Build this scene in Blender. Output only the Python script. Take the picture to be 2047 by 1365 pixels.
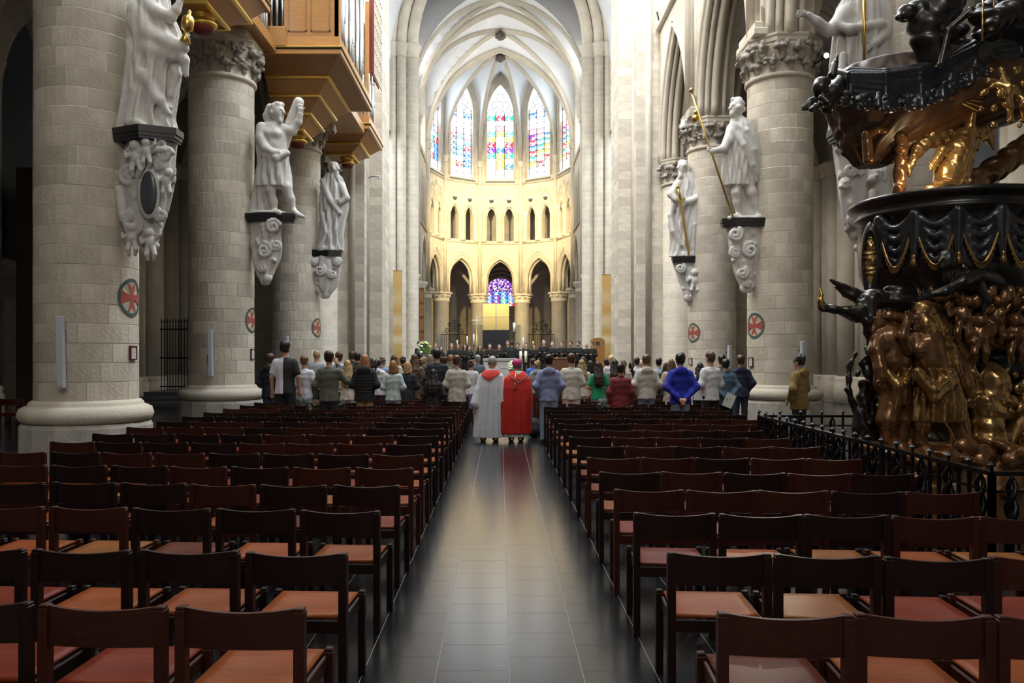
import bpy, bmesh, math, random
import numpy as np
from mathutils import Vector, Matrix

for o in list(bpy.data.objects): bpy.data.objects.remove(o, do_unlink=True)
SC = bpy.context.scene
COL = SC.collection
PI = math.pi
R = math.radians

# ------------------------------------------------------------------ camera, sky, daylight, exposure
EYE, FPX, VX, VY = 1.70, 1600.0, 1000.0, 710.0          # eye height (m), focal length and vanishing point in pixels of a 2047 x 1365 frame
cam_d = bpy.data.cameras.new('camera'); cam = bpy.data.objects.new('camera', cam_d); COL.objects.link(cam)
cam.location = (0, 0, EYE); cam.rotation_euler = (PI/2, 0, 0)
cam_d.sensor_width = 36.0; cam_d.lens = FPX/2047*36.0
cam_d.shift_x = (1023.5-VX)/2047; cam_d.shift_y = (VY-682.5)/2047
cam_d.clip_start = 0.05; cam_d.clip_end = 300
SC.camera = cam
SC.view_settings.view_transform = 'Standard'; SC.view_settings.look = 'None'
SC.view_settings.gamma = 1.0; SC.view_settings.use_curve_mapping = False
SC.view_settings.exposure = 1.0
wd = bpy.data.worlds.new('overcast_sky'); SC.world = wd; wd.use_nodes = True
wd.node_tree.nodes['Background'].inputs[0].default_value = (0.75, 0.86, 1.0, 1)
wd.node_tree.nodes['Background'].inputs[1].default_value = 0.02

def lamp(kind, name, loc, target, energy, color, size=None, size_y=None, spot=None, blend=.6):
    l = bpy.data.lights.new(name, kind); o = bpy.data.objects.new(name, l); COL.objects.link(o)
    o.location = loc; l.energy = energy; l.color = color
    if kind == 'AREA':
        l.shape = 'RECTANGLE'; l.size = size; l.size_y = size_y or size
    elif size: l.shadow_soft_size = size
    if kind == 'SPOT': l.spot_size = R(spot); l.spot_blend = blend
    if target is not None:
        v = Vector(target)-Vector(loc); o.rotation_euler = v.to_track_quat('-Z', 'Y').to_euler()
    return o
COOL, DAY, WARM = (0.80, 0.90, 1.0), (1.0, 0.97, 0.92), (1.0, 0.75, 0.35)
# daylight entering by the clerestory windows of the nave (one per bay and side), the transept windows, the choir clerestory
for yb in (9.4, 15.7, 22.0, 28.3):
    e = 1120 if yb > 13 else 430
    lamp('AREA', 'clerestory_daylight', (5.9, yb, 20.0), (-3.5, yb+1.0, 5.0), e, COOL, 4.0, 5.5)
    lamp('AREA', 'clerestory_daylight', (-5.9, yb, 20.0), (3.5, yb+1.0, 5.0), e, DAY, 4.0, 5.5)
lamp('AREA', 'transept_daylight', (17.0, 38.2, 13.0), (-4, 38.2, 7.0), 4300, COOL, 8.0, 14.0)
lamp('AREA', 'transept_daylight', (-17.0, 38.2, 13.0), (4, 38.2, 7.0), 4300, COOL, 8.0, 14.0)
lamp('AREA', 'west_window_daylight', (0, -9.0, 13.0), (0, 20, 6.5), 640, DAY, 6.0, 8.0)
for yb in (46.7, 51.75):
    for s in (-1, 1):
        lamp('AREA', 'choir_daylight', (s*4.85, yb, 17.6), (-s*4, yb+(2 if yb > 50 else 0), 15.0 if yb > 50 else 18.5), 140 if yb > 50 else 60, DAY, 2.4, 4.0)
# warm floodlights on the apse, fixed to the back of the choir piers
for s in (-1, 1):
    lamp('SPOT', 'choir_flood', (s*4.2, 47.0, 13.2), (-s*1.6, 60.3, 10.0), 5200, WARM, .2, spot=62, blend=.8)
# ------------------------------------------------------------------ helpers
rng = random.Random(7)
def W(px, py, d):                                        # photo pixel at a known depth -> point
    return Vector(((px-VX)/FPX*d, d, EYE-(py-VY)/FPX*d))
def PM(d): return d/FPX                                  # metres per photo pixel at a depth

MATS = {}
def mat(name, base, rough=.6, metal=0, var=None, scale=6, bump=0, bscale=30, emit=None, estr=0, coords='Object', spec=None, fine=None, coat=0):
    if name in MATS: return MATS[name]
    m = bpy.data.materials.new(name); m.use_nodes = True; nt = m.node_tree; b = nt.nodes['Principled BSDF']
    b.inputs['Base Color'].default_value = (*base, 1); b.inputs['Roughness'].default_value = rough; b.inputs['Metallic'].default_value = metal
    if spec is not None: b.inputs['Specular IOR Level'].default_value = spec
    if coat: b.inputs['Coat Weight'].default_value = coat; b.inputs['Coat Roughness'].default_value = .18
    tc = nt.nodes.new('ShaderNodeTexCoord')
    if var is not None:
        n = nt.nodes.new('ShaderNodeTexNoise'); n.inputs['Scale'].default_value = scale; n.inputs['Detail'].default_value = 6; n.inputs['Roughness'].default_value = .65
        nt.links.new(tc.outputs[coords], n.inputs['Vector'])
        r = nt.nodes.new('ShaderNodeValToRGB'); r.color_ramp.elements[0].position = .32; r.color_ramp.elements[1].position = .68
        r.color_ramp.elements[0].color = (*var, 1); r.color_ramp.elements[1].color = (*base, 1)
        nt.links.new(n.outputs['Fac'], r.inputs['Fac'])
        out = r.outputs['Color']
        oi = nt.nodes.new('ShaderNodeObjectInfo')
        hv = nt.nodes.new('ShaderNodeHueSaturation'); hv.inputs['Hue'].default_value = .5
        mr = nt.nodes.new('ShaderNodeMapRange'); mr.inputs['To Min'].default_value = .84; mr.inputs['To Max'].default_value = 1.14
        nt.links.new(oi.outputs['Random'], mr.inputs['Value']); nt.links.new(mr.outputs['Result'], hv.inputs['Value'])
        nt.links.new(out, hv.inputs['Color']); nt.links.new(hv.outputs['Color'], b.inputs['Base Color'])
    if bump:
        n2 = nt.nodes.new('ShaderNodeTexNoise'); n2.inputs['Scale'].default_value = bscale; n2.inputs['Detail'].default_value = 4
        nt.links.new(tc.outputs[coords], n2.inputs['Vector'])
        bp = nt.nodes.new('ShaderNodeBump'); bp.inputs['Strength'].default_value = bump; bp.inputs['Distance'].default_value = .02
        nt.links.new(n2.outputs['Fac'], bp.inputs['Height']); nt.links.new(bp.outputs['Normal'], b.inputs['Normal'])
    if emit is not None:
        b.inputs['Emission Color'].default_value = (*emit, 1); b.inputs['Emission Strength'].default_value = estr
    MATS[name] = m; return m

def ashlar(name, base, var, mortar, bw, bh, coords='Object', axes='XZ', rough=.85):
    """coursed stone too far away to build block by block: a brick pattern with relief"""
    if name in MATS: return MATS[name]
    m = mat(name, base, rough, var=var, scale=2.2); nt = m.node_tree; b = nt.nodes['Principled BSDF']
    tc = [n for n in nt.nodes if n.type == 'TEX_COORD'][0]
    sp = nt.nodes.new('ShaderNodeSeparateXYZ'); cb = nt.nodes.new('ShaderNodeCombineXYZ')
    nt.links.new(tc.outputs[coords], sp.inputs[0])
    if axes == 'SUM':
        ad = nt.nodes.new('ShaderNodeMath'); ad.operation = 'ADD'
        nt.links.new(sp.outputs['X'], ad.inputs[0]); nt.links.new(sp.outputs['Y'], ad.inputs[1]); nt.links.new(ad.outputs[0], cb.inputs[0])
    else: nt.links.new(sp.outputs[axes[0]], cb.inputs[0])
    nt.links.new(sp.outputs['Z'], cb.inputs[1])
    br = nt.nodes.new('ShaderNodeTexBrick'); br.inputs['Scale'].default_value = 1; br.inputs['Brick Width'].default_value = bw; br.inputs['Row Height'].default_value = bh
    br.inputs['Mortar Size'].default_value = .012; br.inputs['Mortar Smooth'].default_value = .3; br.inputs['Bias'].default_value = -.2
    br.inputs['Color1'].default_value = (.86, .86, .86, 1); br.inputs['Color2'].default_value = (1.0, .985, .96, 1); br.inputs['Mortar'].default_value = (*mortar, 1)
    nt.links.new(cb.outputs[0], br.inputs['Vector'])
    src = b.inputs['Base Color'].links[0].from_socket
    mx = nt.nodes.new('ShaderNodeMix'); mx.data_type = 'RGBA'; mx.blend_type = 'MULTIPLY'; mx.inputs['Factor'].default_value = 1
    nt.links.new(src, mx.inputs['A']); nt.links.new(br.outputs['Color'], mx.inputs['B']); nt.links.new(mx.outputs['Result'], b.inputs['Base Color'])
    bp = nt.nodes.new('ShaderNodeBump'); bp.inputs['Strength'].default_value = .5; bp.inputs['Distance'].default_value = .012; bp.invert = True
    nt.links.new(br.outputs['Fac'], bp.inputs['Height']); nt.links.new(bp.outputs['Normal'], b.inputs['Normal'])
    return m

STONE = mat('limestone', (.64, .585, .485), .85, var=(.50, .445, .36), scale=1.6, bump=.35, bscale=26, coords='Object')
STONEB = mat('limestone_block', (.64, .585, .485), .85, var=(.49, .43, .345), scale=2.4, bump=.5, bscale=22)
MORTAR = mat('lime_mortar', (.74, .70, .62), .9, var=(.62, .58, .51), scale=5)
STONED = mat('limestone_base', (.50, .47, .41), .85, var=(.33, .31, .28), scale=2.5, bump=.4)
ASH = ashlar('limestone_courses', (.64, .585, .485), (.52, .465, .38), (1.12, 1.12, 1.12), .62, .29, axes='SUM')
ASHAPSE = ashlar('limestone_courses_choir', (.64, .59, .49), (.55, .50, .41), (.93, .93, .93), .62, .33, axes='SUM')
PLASTER = mat('vault_plaster', (.74, .75, .765), .9, var=(.66, .665, .68), scale=.5)
RIB = mat('rib_stone', (.55, .50, .41), .85, var=(.44, .40, .33), scale=1.5)
STATUE = mat('statue_stone', (.72, .70, .665), .6, var=(.55, .53, .50), scale=3.0, bump=.15, bscale=40)
SLATE = mat('black_marble', (.012, .012, .013), .35)
GOLD = mat('gilding', (.80, .55, .16), .3, 1.0, var=(.62, .40, .10), scale=9)
IRON = mat('black_iron', (.010, .011, .013), .32, .6)

def link(o, parent=None):
    COL.objects.link(o)
    if parent is not None: o.parent = parent
    return o
def mesh_np(name, V, F, smooth=True):
    """V (n,3) array, F (m,k) array of equal-sized faces"""
    me = bpy.data.meshes.new(name); V = np.asarray(V, 'f4'); F = np.asarray(F, 'i4')
    k = F.shape[1]; me.vertices.add(len(V)); me.vertices.foreach_set('co', V.ravel())
    me.loops.add(F.size); me.loops.foreach_set('vertex_index', F.ravel())
    me.polygons.add(len(F)); me.polygons.foreach_set('loop_start', np.arange(0, F.size, k, dtype='i4'))
    me.polygons.foreach_set('use_smooth', np.full(len(F), smooth))
    me.materials.append(None); me.update(calc_edges=True); return me
def put(name, me, m, parent=None, loc=(0, 0, 0), rot=(0, 0, 0), scale=None):
    o = bpy.data.objects.new(name, me); link(o, parent)
    o.location = loc; o.rotation_euler = rot
    if scale is not None: o.scale = scale if hasattr(scale, '__len__') else (scale,)*3
    if me is not None:
        if len(me.materials) == 0: me.materials.append(None)
        o.material_slots[0].link = 'OBJECT'; o.material_slots[0].material = m
    return o
def empty(name, loc=(0, 0, 0), rotz=0, scale=1):
    o = bpy.data.objects.new(name, None); o.empty_display_size = .2; link(o); o.location = loc; o.rotation_euler = (0, 0, rotz); o.scale = (scale,)*3
    return o
def tag(o, label, cat, group=None):
    o['label'] = label; o['category'] = cat
    if group: o['group'] = group
    return o
def struct(o, label=None, cat=None):
    o['kind'] = 'structure'
    if label: o['label'] = label
    if cat: o['category'] = cat
    return o
def clone_tree(root, loc, rotz=None):
    r = root.copy(); COL.objects.link(r); r.location = loc
    if rotz is not None: r.rotation_euler = (0, 0, rotz)
    for ch in root.children:
        c = ch.copy(); COL.objects.link(c); c.parent = r
        for g in ch.children:
            d = g.copy(); COL.objects.link(d); d.parent = c
    return r

class MB:
    """collects polygons for one mesh"""
    def __init__(s): s.v = []; s.f = []; s.sm = []
    def add(s, V, F, smooth=False):
        n = len(s.v); s.v += [tuple(p) for p in V]; s.f += [tuple(i+n for i in f) for f in F]; s.sm += [smooth]*len(F); return s
    def box(s, lo, hi, bev=0):
        x0, y0, z0 = lo; x1, y1, z1 = hi
        if bev:
            b = bev; V = []
            for (z, i) in ((z0, b), (z0+b, 0), (z1-b, 0), (z1, b)):
                V += [(x0+i, y0+i, z), (x1-i, y0+i, z), (x1-i, y1-i, z), (x0+i, y1-i, z)]
            F = [(3, 2, 1, 0), (12, 13, 14, 15)]
            for k in range(3):
                for j in range(4): a = 4*k+j; c = 4*k+(j+1) % 4; F.append((a, c, c+4, a+4))
            return s.add(V, F)
        V = [(x0, y0, z0), (x1, y0, z0), (x1, y1, z0), (x0, y1, z0), (x0, y0, z1), (x1, y0, z1), (x1, y1, z1), (x0, y1, z1)]
        return s.add(V, [(3, 2, 1, 0), (4, 5, 6, 7), (0, 1, 5, 4), (1, 2, 6, 5), (2, 3, 7, 6), (3, 0, 4, 7)])
    def obox(s, a, b, w, h, up=(0, 0, 1)):
        """beam from a to b, width w, height h"""
        a = Vector(a); b = Vector(b); t = (b-a).normalized(); u = t.cross(Vector(up))
        if u.length < 1e-4: u = t.cross(Vector((0, 1, 0)))
        u.normalize(); n = u.cross(t).normalized(); V = []
        for p in (a, b):
            for (i, j) in ((-1, -1), (1, -1), (1, 1), (-1, 1)): V.append(p+u*(i*w/2)+n*(j*h/2))
        return s.add(V, [(3, 2, 1, 0), (4, 5, 6, 7), (0, 1, 5, 4), (1, 2, 6, 5), (2, 3, 7, 6), (3, 0, 4, 7)])
    def lathe(s, prof, n=24, c=(0, 0), a0=0, a1=2*PI, smooth=True, phase=0):
        full = abs(a1-a0-2*PI) < 1e-6; m = n if full else n+1; V = []
        for (r, z) in prof:
            for i in range(m):
                a = a0+(a1-a0)*i/n+phase; V.append((c[0]+r*math.cos(a), c[1]+r*math.sin(a), z))
        F = []
        for k in range(len(prof)-1):
            for i in range(n):
                j = (i+1) % m; F.append((k*m+i, k*m+j, (k+1)*m+j, (k+1)*m+i))
        if full:
            if prof[0][0] > 1e-5: F.append(tuple(range(m-1, -1, -1)))
            if prof[-1][0] > 1e-5: F.append(tuple((len(prof)-1)*m+i for i in range(m)))
        return s.add(V, F, smooth)
    def tube(s, P, r, n=8, closed=False, smooth=True, sx=1.0):
        P = [Vector(p) for p in P]; rr = r if hasattr(r, '__len__') else [r]*len(P); V = []; N = len(P); up = None
        for i, p in enumerate(P):
            t = (P[(i+1) % N]-P[i-1]) if closed else (P[min(i+1, N-1)]-P[max(i-1, 0)])
            t = t.normalized() if t.length > 1e-9 else Vector((0, 0, 1))
            if up is None:
                up = Vector((0, 0, 1)) if abs(t.z) < .9 else Vector((0, 1, 0))
            u = (up-t*up.dot(t))
            u = u.normalized() if u.length > 1e-6 else t.orthogonal().normalized()
            up = u; w = t.cross(u)
            for j in range(n):
                a = 2*PI*j/n; V.append(p+(u*math.cos(a)*sx+w*math.sin(a))*rr[i])
        F = []
        for i in range(N if closed else N-1):
            k = (i+1) % N
            for j in range(n):
                l = (j+1) % n; F.append((i*n+j, i*n+l, k*n+l, k*n+j))
        if not closed: F += [tuple(range(n-1, -1, -1)), tuple((N-1)*n+j for j in range(n))]
        return s.add(V, F, smooth)
    def prism(s, poly, z0, z1):
        n = len(poly); V = [(x, y, z0) for x, y in poly]+[(x, y, z1) for x, y in poly]
        return s.add(V, [tuple(range(n-1, -1, -1)), tuple(range(n, 2*n))]+[(i, (i+1) % n, n+(i+1) % n, n+i) for i in range(n)])
    def mesh(s, name):
        me = bpy.data.meshes.new(name); me.from_pydata(s.v, [], s.f); me.polygons.foreach_set('use_smooth', s.sm)
        me.materials.append(None); me.update(); return me
    def put(s, name, m, parent=None, loc=(0, 0, 0), rot=(0, 0, 0)): return put(name, s.mesh(name), m, parent, loc, rot)

def arch_pts(a, zs, za, n=12):
    """pointed arch from (-a,zs) over (0,za) to (a,zs)"""
    h = za-zs
    if h >= a*.999:
        r = (a*a+h*h)/(2*a); cx = -a+r; t0 = PI; t1 = PI-math.asin(min(1, h/r)); L = [(cx+r*math.cos(t0+(t1-t0)*i/n), zs+r*math.sin(t0+(t1-t0)*i/n)) for i in range(n+1)]
    else: L = [(-a*math.cos(PI/2*i/n), zs+h*math.sin(PI/2*i/n)) for i in range(n+1)]
    return L+[(-x, z) for x, z in reversed(L[:-1])]
def frame_map(O, U, T):
    O = Vector(O); U = Vector(U).normalized(); T = Vector(T).normalized()
    return lambda u, t, z: O+U*u+T*t+Vector((0, 0, z))
def arch_wall(mb, M, u0, u1, z0, z1, holes, t0, t1):
    """wall u0..u1, z0..z1 between depths t0 (seen face) and t1, pierced by arched holes (uc, a, sill, spring, apex)"""
    def quad(a, b, c, d, t): mb.add([M(*a[:1], t, a[1]), M(b[0], t, b[1]), M(c[0], t, c[1]), M(d[0], t, d[1])], [(0, 1, 2, 3)])
    holes = sorted(holes); edges = []
    for t, _ in ((t0, 0), (t1, 1)):
        u = u0
        for (uc, a, sill, zs, za) in holes:
            if uc-a > u+1e-6: quad((u, z0), (uc-a, z0), (uc-a, z1), (u, z1), t)
            if sill > z0+1e-6: quad((uc-a, z0), (uc+a, z0), (uc+a, sill), (uc-a, sill), t)
            P = arch_pts(a, zs, za)
            for (p, q) in zip(P[:-1], P[1:]): quad((uc+p[0], p[1]), (uc+q[0], q[1]), (uc+q[0], z1), (uc+p[0], z1), t)
            u = uc+a
        if u1 > u+1e-6: quad((u, z0), (u1, z0), (u1, z1), (u, z1), t)
    for (uc, a, sill, zs, za) in holes:
        P = [(-a, sill)]+arch_pts(a, zs, za)+[(a, sill)]
        for (p, q) in zip(P[:-1], P[1:]): mb.add([M(uc+p[0], t0, p[1]), M(uc+q[0], t0, q[1]), M(uc+q[0], t1, q[1]), M(uc+p[0], t1, p[1])], [(0, 1, 2, 3)], False)
        if sill > z0: mb.add([M(uc-a, t0, sill), M(uc+a, t0, sill), M(uc+a, t1, sill), M(uc-a, t1, sill)], [(0, 1, 2, 3)])
    for (a, b) in (((u0, z0), (u0, z1)), ((u1, z0), (u1, z1)), ((u0, z1), (u1, z1))):
        mb.add([M(a[0], t0, a[1]), M(b[0], t0, b[1]), M(b[0], t1, b[1]), M(a[0], t1, a[1])], [(0, 1, 2, 3)])
def arch_tube(mb, M, uc, a, zs, za, t, r, zb=None, n=8):
    P = arch_pts(a, zs, za, 14)
    if zb is not None: P = [(-a, zb)]+P+[(a, zb)]
    mb.tube([M(uc+p[0], t, p[1]) for p in P], r, n)

# ------------------------------------------------------------------ sculpting: a signed distance field meshed with surface nets
class Sculpt:
    def __init__(s): s.p = []
    def _a(s, lo, hi, fn, k, op='u'): s.p.append((np.array(lo, 'f4'), np.array(hi, 'f4'), fn, k, op)); return s
    def ell(s, c, r, k=.03, rot=None, op='u'):
        c = np.array(c, 'f4'); r = np.array(r if hasattr(r, '__len__') else (r,)*3, 'f4'); m = float(r.max()); rm = float(r.min())
        Q = None if rot is None else np.array(Matrix(rot) if not hasattr(rot, 'to_matrix') else rot.to_matrix(), 'f4')
        def fn(x, y, z):
            x = x-c[0]; y = y-c[1]; z = z-c[2]
            if Q is not None: x, y, z = Q[0, 0]*x+Q[1, 0]*y+Q[2, 0]*z, Q[0, 1]*x+Q[1, 1]*y+Q[2, 1]*z, Q[0, 2]*x+Q[1, 2]*y+Q[2, 2]*z
            q = np.sqrt((x/r[0])**2+(y/r[1])**2+(z/r[2])**2); g = np.sqrt((x/r[0]**2)**2+(y/r[1]**2)**2+(z/r[2]**2)**2)+1e-6
            return q*(q-1)/g
        return s._a(c-m, c+m, fn, k, op)
    def cap(s, a, b, ra, rb=None, k=.03, op='u', rip=0, fr=40):
        a = np.array(a, 'f4'); b = np.array(b, 'f4'); rb = ra if rb is None else rb; ab = b-a; L = float(ab@ab)+1e-9; m = max(ra, rb)
        def fn(x, y, z):
            t = np.clip(((x-a[0])*ab[0]+(y-a[1])*ab[1]+(z-a[2])*ab[2])/L, 0, 1)
            d = np.sqrt((x-a[0]-t*ab[0])**2+(y-a[1]-t*ab[1])**2+(z-a[2]-t*ab[2])**2)-(ra+(rb-ra)*t)
            if rip: d = d+rip*np.sin(fr*(x*.8+z+.6*y)+2*np.sin(9*(x-z+y)))
            return d
        return s._a(np.minimum(a, b)-m-abs(rip), np.maximum(a, b)+m+abs(rip), fn, k, op)
    def chain(s, P, r, k=.03, op='u', rip=0, fr=40):
        r = r if hasattr(r, '__len__') else [r]*len(P)
        for i in range(len(P)-1): s.cap(P[i], P[i+1], r[i], r[i+1], k, op, rip, fr)
        return s
    def box(s, c, hs, rad=.01, k=.01, rot=None, op='u'):
        c = np.array(c, 'f4'); hs = np.array(hs, 'f4'); m = float(np.linalg.norm(hs))+rad; Q = None if rot is None else np.array(rot.to_matrix() if hasattr(rot, 'to_matrix') else rot, 'f4')
        def fn(x, y, z):
            x = x-c[0]; y = y-c[1]; z = z-c[2]
            if Q is not None: x, y, z = Q[0, 0]*x+Q[1, 0]*y+Q[2, 0]*z, Q[0, 1]*x+Q[1, 1]*y+Q[2, 1]*z, Q[0, 2]*x+Q[1, 2]*y+Q[2, 2]*z
            qx = np.abs(x)-hs[0]+rad; qy = np.abs(y)-hs[1]+rad; qz = np.abs(z)-hs[2]+rad
            return np.sqrt(np.maximum(qx, 0)**2+np.maximum(qy, 0)**2+np.maximum(qz, 0)**2)+np.minimum(np.maximum(np.maximum(qx, qy), qz), 0)-rad
        return s._a(c-m, c+m, fn, k, op)
    def loft(s, rows, k=.03, nf=0, amp=0, tw=0, ph=0, op='u', amp_top=None):
        """rows of (z, cx, cy, ax, ay) bottom to top; nf folds of depth amp (fading to amp_top)"""
        rows = sorted(rows); A = np.array(rows, 'f4'); zz = A[:, 0]; at = amp if amp_top is None else amp_top
        lo = (float((A[:, 1]-A[:, 3]).min())-amp, float((A[:, 2]-A[:, 4]).min())-amp, float(zz[0])); hi = (float((A[:, 1]+A[:, 3]).max())+amp, float((A[:, 2]+A[:, 4]).max())+amp, float(zz[-1]))
        def fn(x, y, z):
            cx = np.interp(z, zz, A[:, 1]).astype('f4'); cy = np.interp(z, zz, A[:, 2]).astype('f4'); ax = np.interp(z, zz, A[:, 3]).astype('f4'); ay = np.interp(z, zz, A[:, 4]).astype('f4')
            dx = (x-cx)/ax; dy = (y-cy)/ay; q = np.sqrt(dx*dx+dy*dy)
            d = (q-1)*np.minimum(ax, ay)
            if amp:
                th = np.arctan2(dy, dx); u = (z-zz[0])/(zz[-1]-zz[0]); am = amp+(at-amp)*u
                w = 2*np.abs(np.cos(.5*(nf*th+tw*z+ph+1.2*np.sin(2*th+3*z+ph))))-1; d = d-am*(w*.75+.25*np.sin(2*nf*th-tw*1.4*z+2*ph))*np.clip(q, 0, 1)
            return np.maximum(d, np.maximum(zz[0]-z, z-zz[-1]))
        return s._a(lo, hi, fn, k, op)
    def half(s, p, n, k=.0):
        """cut away the side the normal points to"""
        p = np.array(p, 'f4'); n = np.array(n, 'f4'); n = n/np.linalg.norm(n)
        def fn(x, y, z): return (x-p[0])*n[0]+(y-p[1])*n[1]+(z-p[2])*n[2]
        return s._a((-99,)*3, (99,)*3, fn, k, 'i')
    def ripple(s, amp, fr, seed=0, lo=(-99,)*3, hi=(99,)*3):
        r = np.random.RandomState(seed); D = r.normal(size=(3, 3)); D /= np.linalg.norm(D, axis=1)[:, None]
        def fn(x, y, z):
            w = np.sin(fr*(x*D[0, 0]+y*D[0, 1]+z*D[0, 2])+2*np.sin(.43*fr*(x*D[1, 0]+y*D[1, 1]+z*D[1, 2])))
            return amp*(w+.5*np.sin(1.9*fr*(x*D[2, 0]+y*D[2, 1]+z*D[2, 2])+w))
        return s._a(lo, hi, fn, 0, 'r')
    def mesh(s, name, h):
        U = [p for p in s.p if p[4] == 'u']
        lo = np.min([p[0] for p in U], axis=0)-2.5*h; hi = np.max([p[1] for p in U], axis=0)+2.5*h
        n = np.ceil((hi-lo)/h).astype(int)+1; ax = [(lo[i]+h*np.arange(n[i])).astype('f4') for i in range(3)]; D = np.full(n, 1.0, 'f4')
        for (l, u, fn, k, op) in s.p:
            m = k+2.5*h; sl = []
            for i in range(3):
                a = max(0, int((l[i]-m-lo[i])/h)); b = min(n[i], int((u[i]+m-lo[i])/h)+2); sl.append(slice(a, max(a, b)))
            x = ax[0][sl[0]][:, None, None]; y = ax[1][sl[1]][None, :, None]; z = ax[2][sl[2]][None, None, :]
            if x.size == 0 or y.size == 0 or z.size == 0: continue
            d = fn(x, y, z); c = D[tuple(sl)]
            if op == 'u':
                if k > 0: q = np.maximum(k-np.abs(c-d), 0)/k; D[tuple(sl)] = np.minimum(c, d)-q*q*k*.25
                else: D[tuple(sl)] = np.minimum(c, d)
            elif op == 's': D[tuple(sl)] = np.maximum(c, -d)
            elif op == 'i': D[tuple(sl)] = np.maximum(c, d)
            elif op == 'r': D[tuple(sl)] = c+d
        D[0], D[-1], D[:, 0], D[:, -1], D[:, :, 0], D[:, :, -1] = 1, 1, 1, 1, 1, 1
        return nets(name, D, lo, h)
def nets(name, D, lo, h):
    I = D < 0; nx, ny, nz = D.shape
    cor = [(a, b, c) for a in (0, 1) for b in (0, 1) for c in (0, 1)]
    cs = lambda A, q: A[q[0]:nx-1+q[0], q[1]:ny-1+q[1], q[2]:nz-1+q[2]]
    cnt = np.zeros((nx-1, ny-1, nz-1), 'u1')
    for q in cor: cnt += cs(I, q)
    act = (cnt > 0) & (cnt < 8); ijk = np.argwhere(act); idx = np.full(act.shape, -1, 'i4'); idx[act] = np.arange(len(ijk))
    dv = {q: D[ijk[:, 0]+q[0], ijk[:, 1]+q[1], ijk[:, 2]+q[2]] for q in cor}
    P = np.zeros((len(ijk), 3), 'f4'); N = np.zeros(len(ijk), 'f4')
    for q in cor:
        for a in range(3):
            if q[a] == 0:
                p = list(q); p[a] = 1; p = tuple(p); d0, d1 = dv[q], dv[p]; mk = (d0 < 0) != (d1 < 0)
                t = np.where(mk, d0/(d0-d1+1e-12), 0); e = np.array(q, 'f4')[None].repeat(len(ijk), 0); e[:, a] = t
                P += e*mk[:, None]; N += mk
    P = (P/np.maximum(N, 1)[:, None]+ijk)*h+lo
    F = []
    for a in range(3):
        b, c = (a+1) % 3, (a+2) % 3
        sl0 = [slice(1, -1)]*3; sl1 = list(sl0); sl0[a] = slice(0, -1); sl1[a] = slice(1, None)
        A = I[tuple(sl0)]; B = I[tuple(sl1)]; ch = np.argwhere(A != B); ins = A[A != B]
        off = np.ones(3, int); off[a] = 0; g = ch+off
        def cell(db, dc):
            w = g.copy(); w[:, b] += db; w[:, c] += dc; return idx[w[:, 0], w[:, 1], w[:, 2]]
        q = np.stack([cell(-1, -1), cell(0, -1), cell(0, 0), cell(-1, 0)], 1)
        q[~ins] = q[~ins][:, ::-1]; F.append(q)
    F = np.concatenate(F); F = F[(F >= 0).all(1)]
    return mesh_np(name, P, F)
# ------------------------------------------------------------------ floor
FLOORM = mat('floor_slate', (.011, .0115, .0135), .20, var=(.007, .0072, .009), scale=5, bump=.03, bscale=18, spec=.5)
GROUT = mat('floor_grout', (.24, .24, .24), .6)
mb = MB(); mb.box((-20, -10, -.3), (20, 72, -.0012))
floor = struct(mb.put('floor', GROUT), 'dark slate tiled church floor with thin pale joints', 'floor')
TW, TL, TX0 = .392, .385, -.735
tm = MB(); tm.box((.0016, .0008, -.02), (TW-.0016, TL-.0008, 0), .0008); tile_me = tm.mesh('floor_tile')
near = set()
for j in range(37):
    for i in range(-2, 6):
        near.add((i, j)); sh = (.19 if i % 2 else 0)
        put('floor_tile', tile_me, FLOORM, floor, (TX0+TW*i, 2.2+TL*j+sh, 0))
tm = MB()
for i in range(-30, 33):
    for j in range(-2, 78):
        if (i, j) in near: continue
        sh = (.19 if i % 2 else 0); x = TX0+TW*i; y = 2.2+TL*j+sh
        if abs(x) > 6 and j < 0: continue
        a, b, c, d = x+.0016, x+TW-.0016, y+.0008, y+TL-.0008
        tm.add([(a, c, 0), (b, c, 0), (b, d, 0), (a, d, 0), (a, c, -.02), (b, c, -.02), (b, d, -.02), (a, d, -.02)], [(0, 1, 2, 3), (4, 5, 1, 0), (5, 6, 2, 1), (6, 7, 3, 2), (7, 4, 0, 3)])
o = tm.put('floor_tiles', FLOORM, floor); o['kind'] = 'stuff'

# altar platform in the crossing
mb = MB()
for k in range(3): mb.box((-5.2+.35*k*0, 32.0+.38*k, .17*k-.02 if k else -.003), (5.2, 58, .17*(k+1)))
struct(mb.put('floor_platform', mat('platform_stone', (.13, .13, .13), .35, var=(.09, .09, .09), scale=3)), 'raised stone platform of the altar', 'floor')
PLAT = .51

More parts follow.
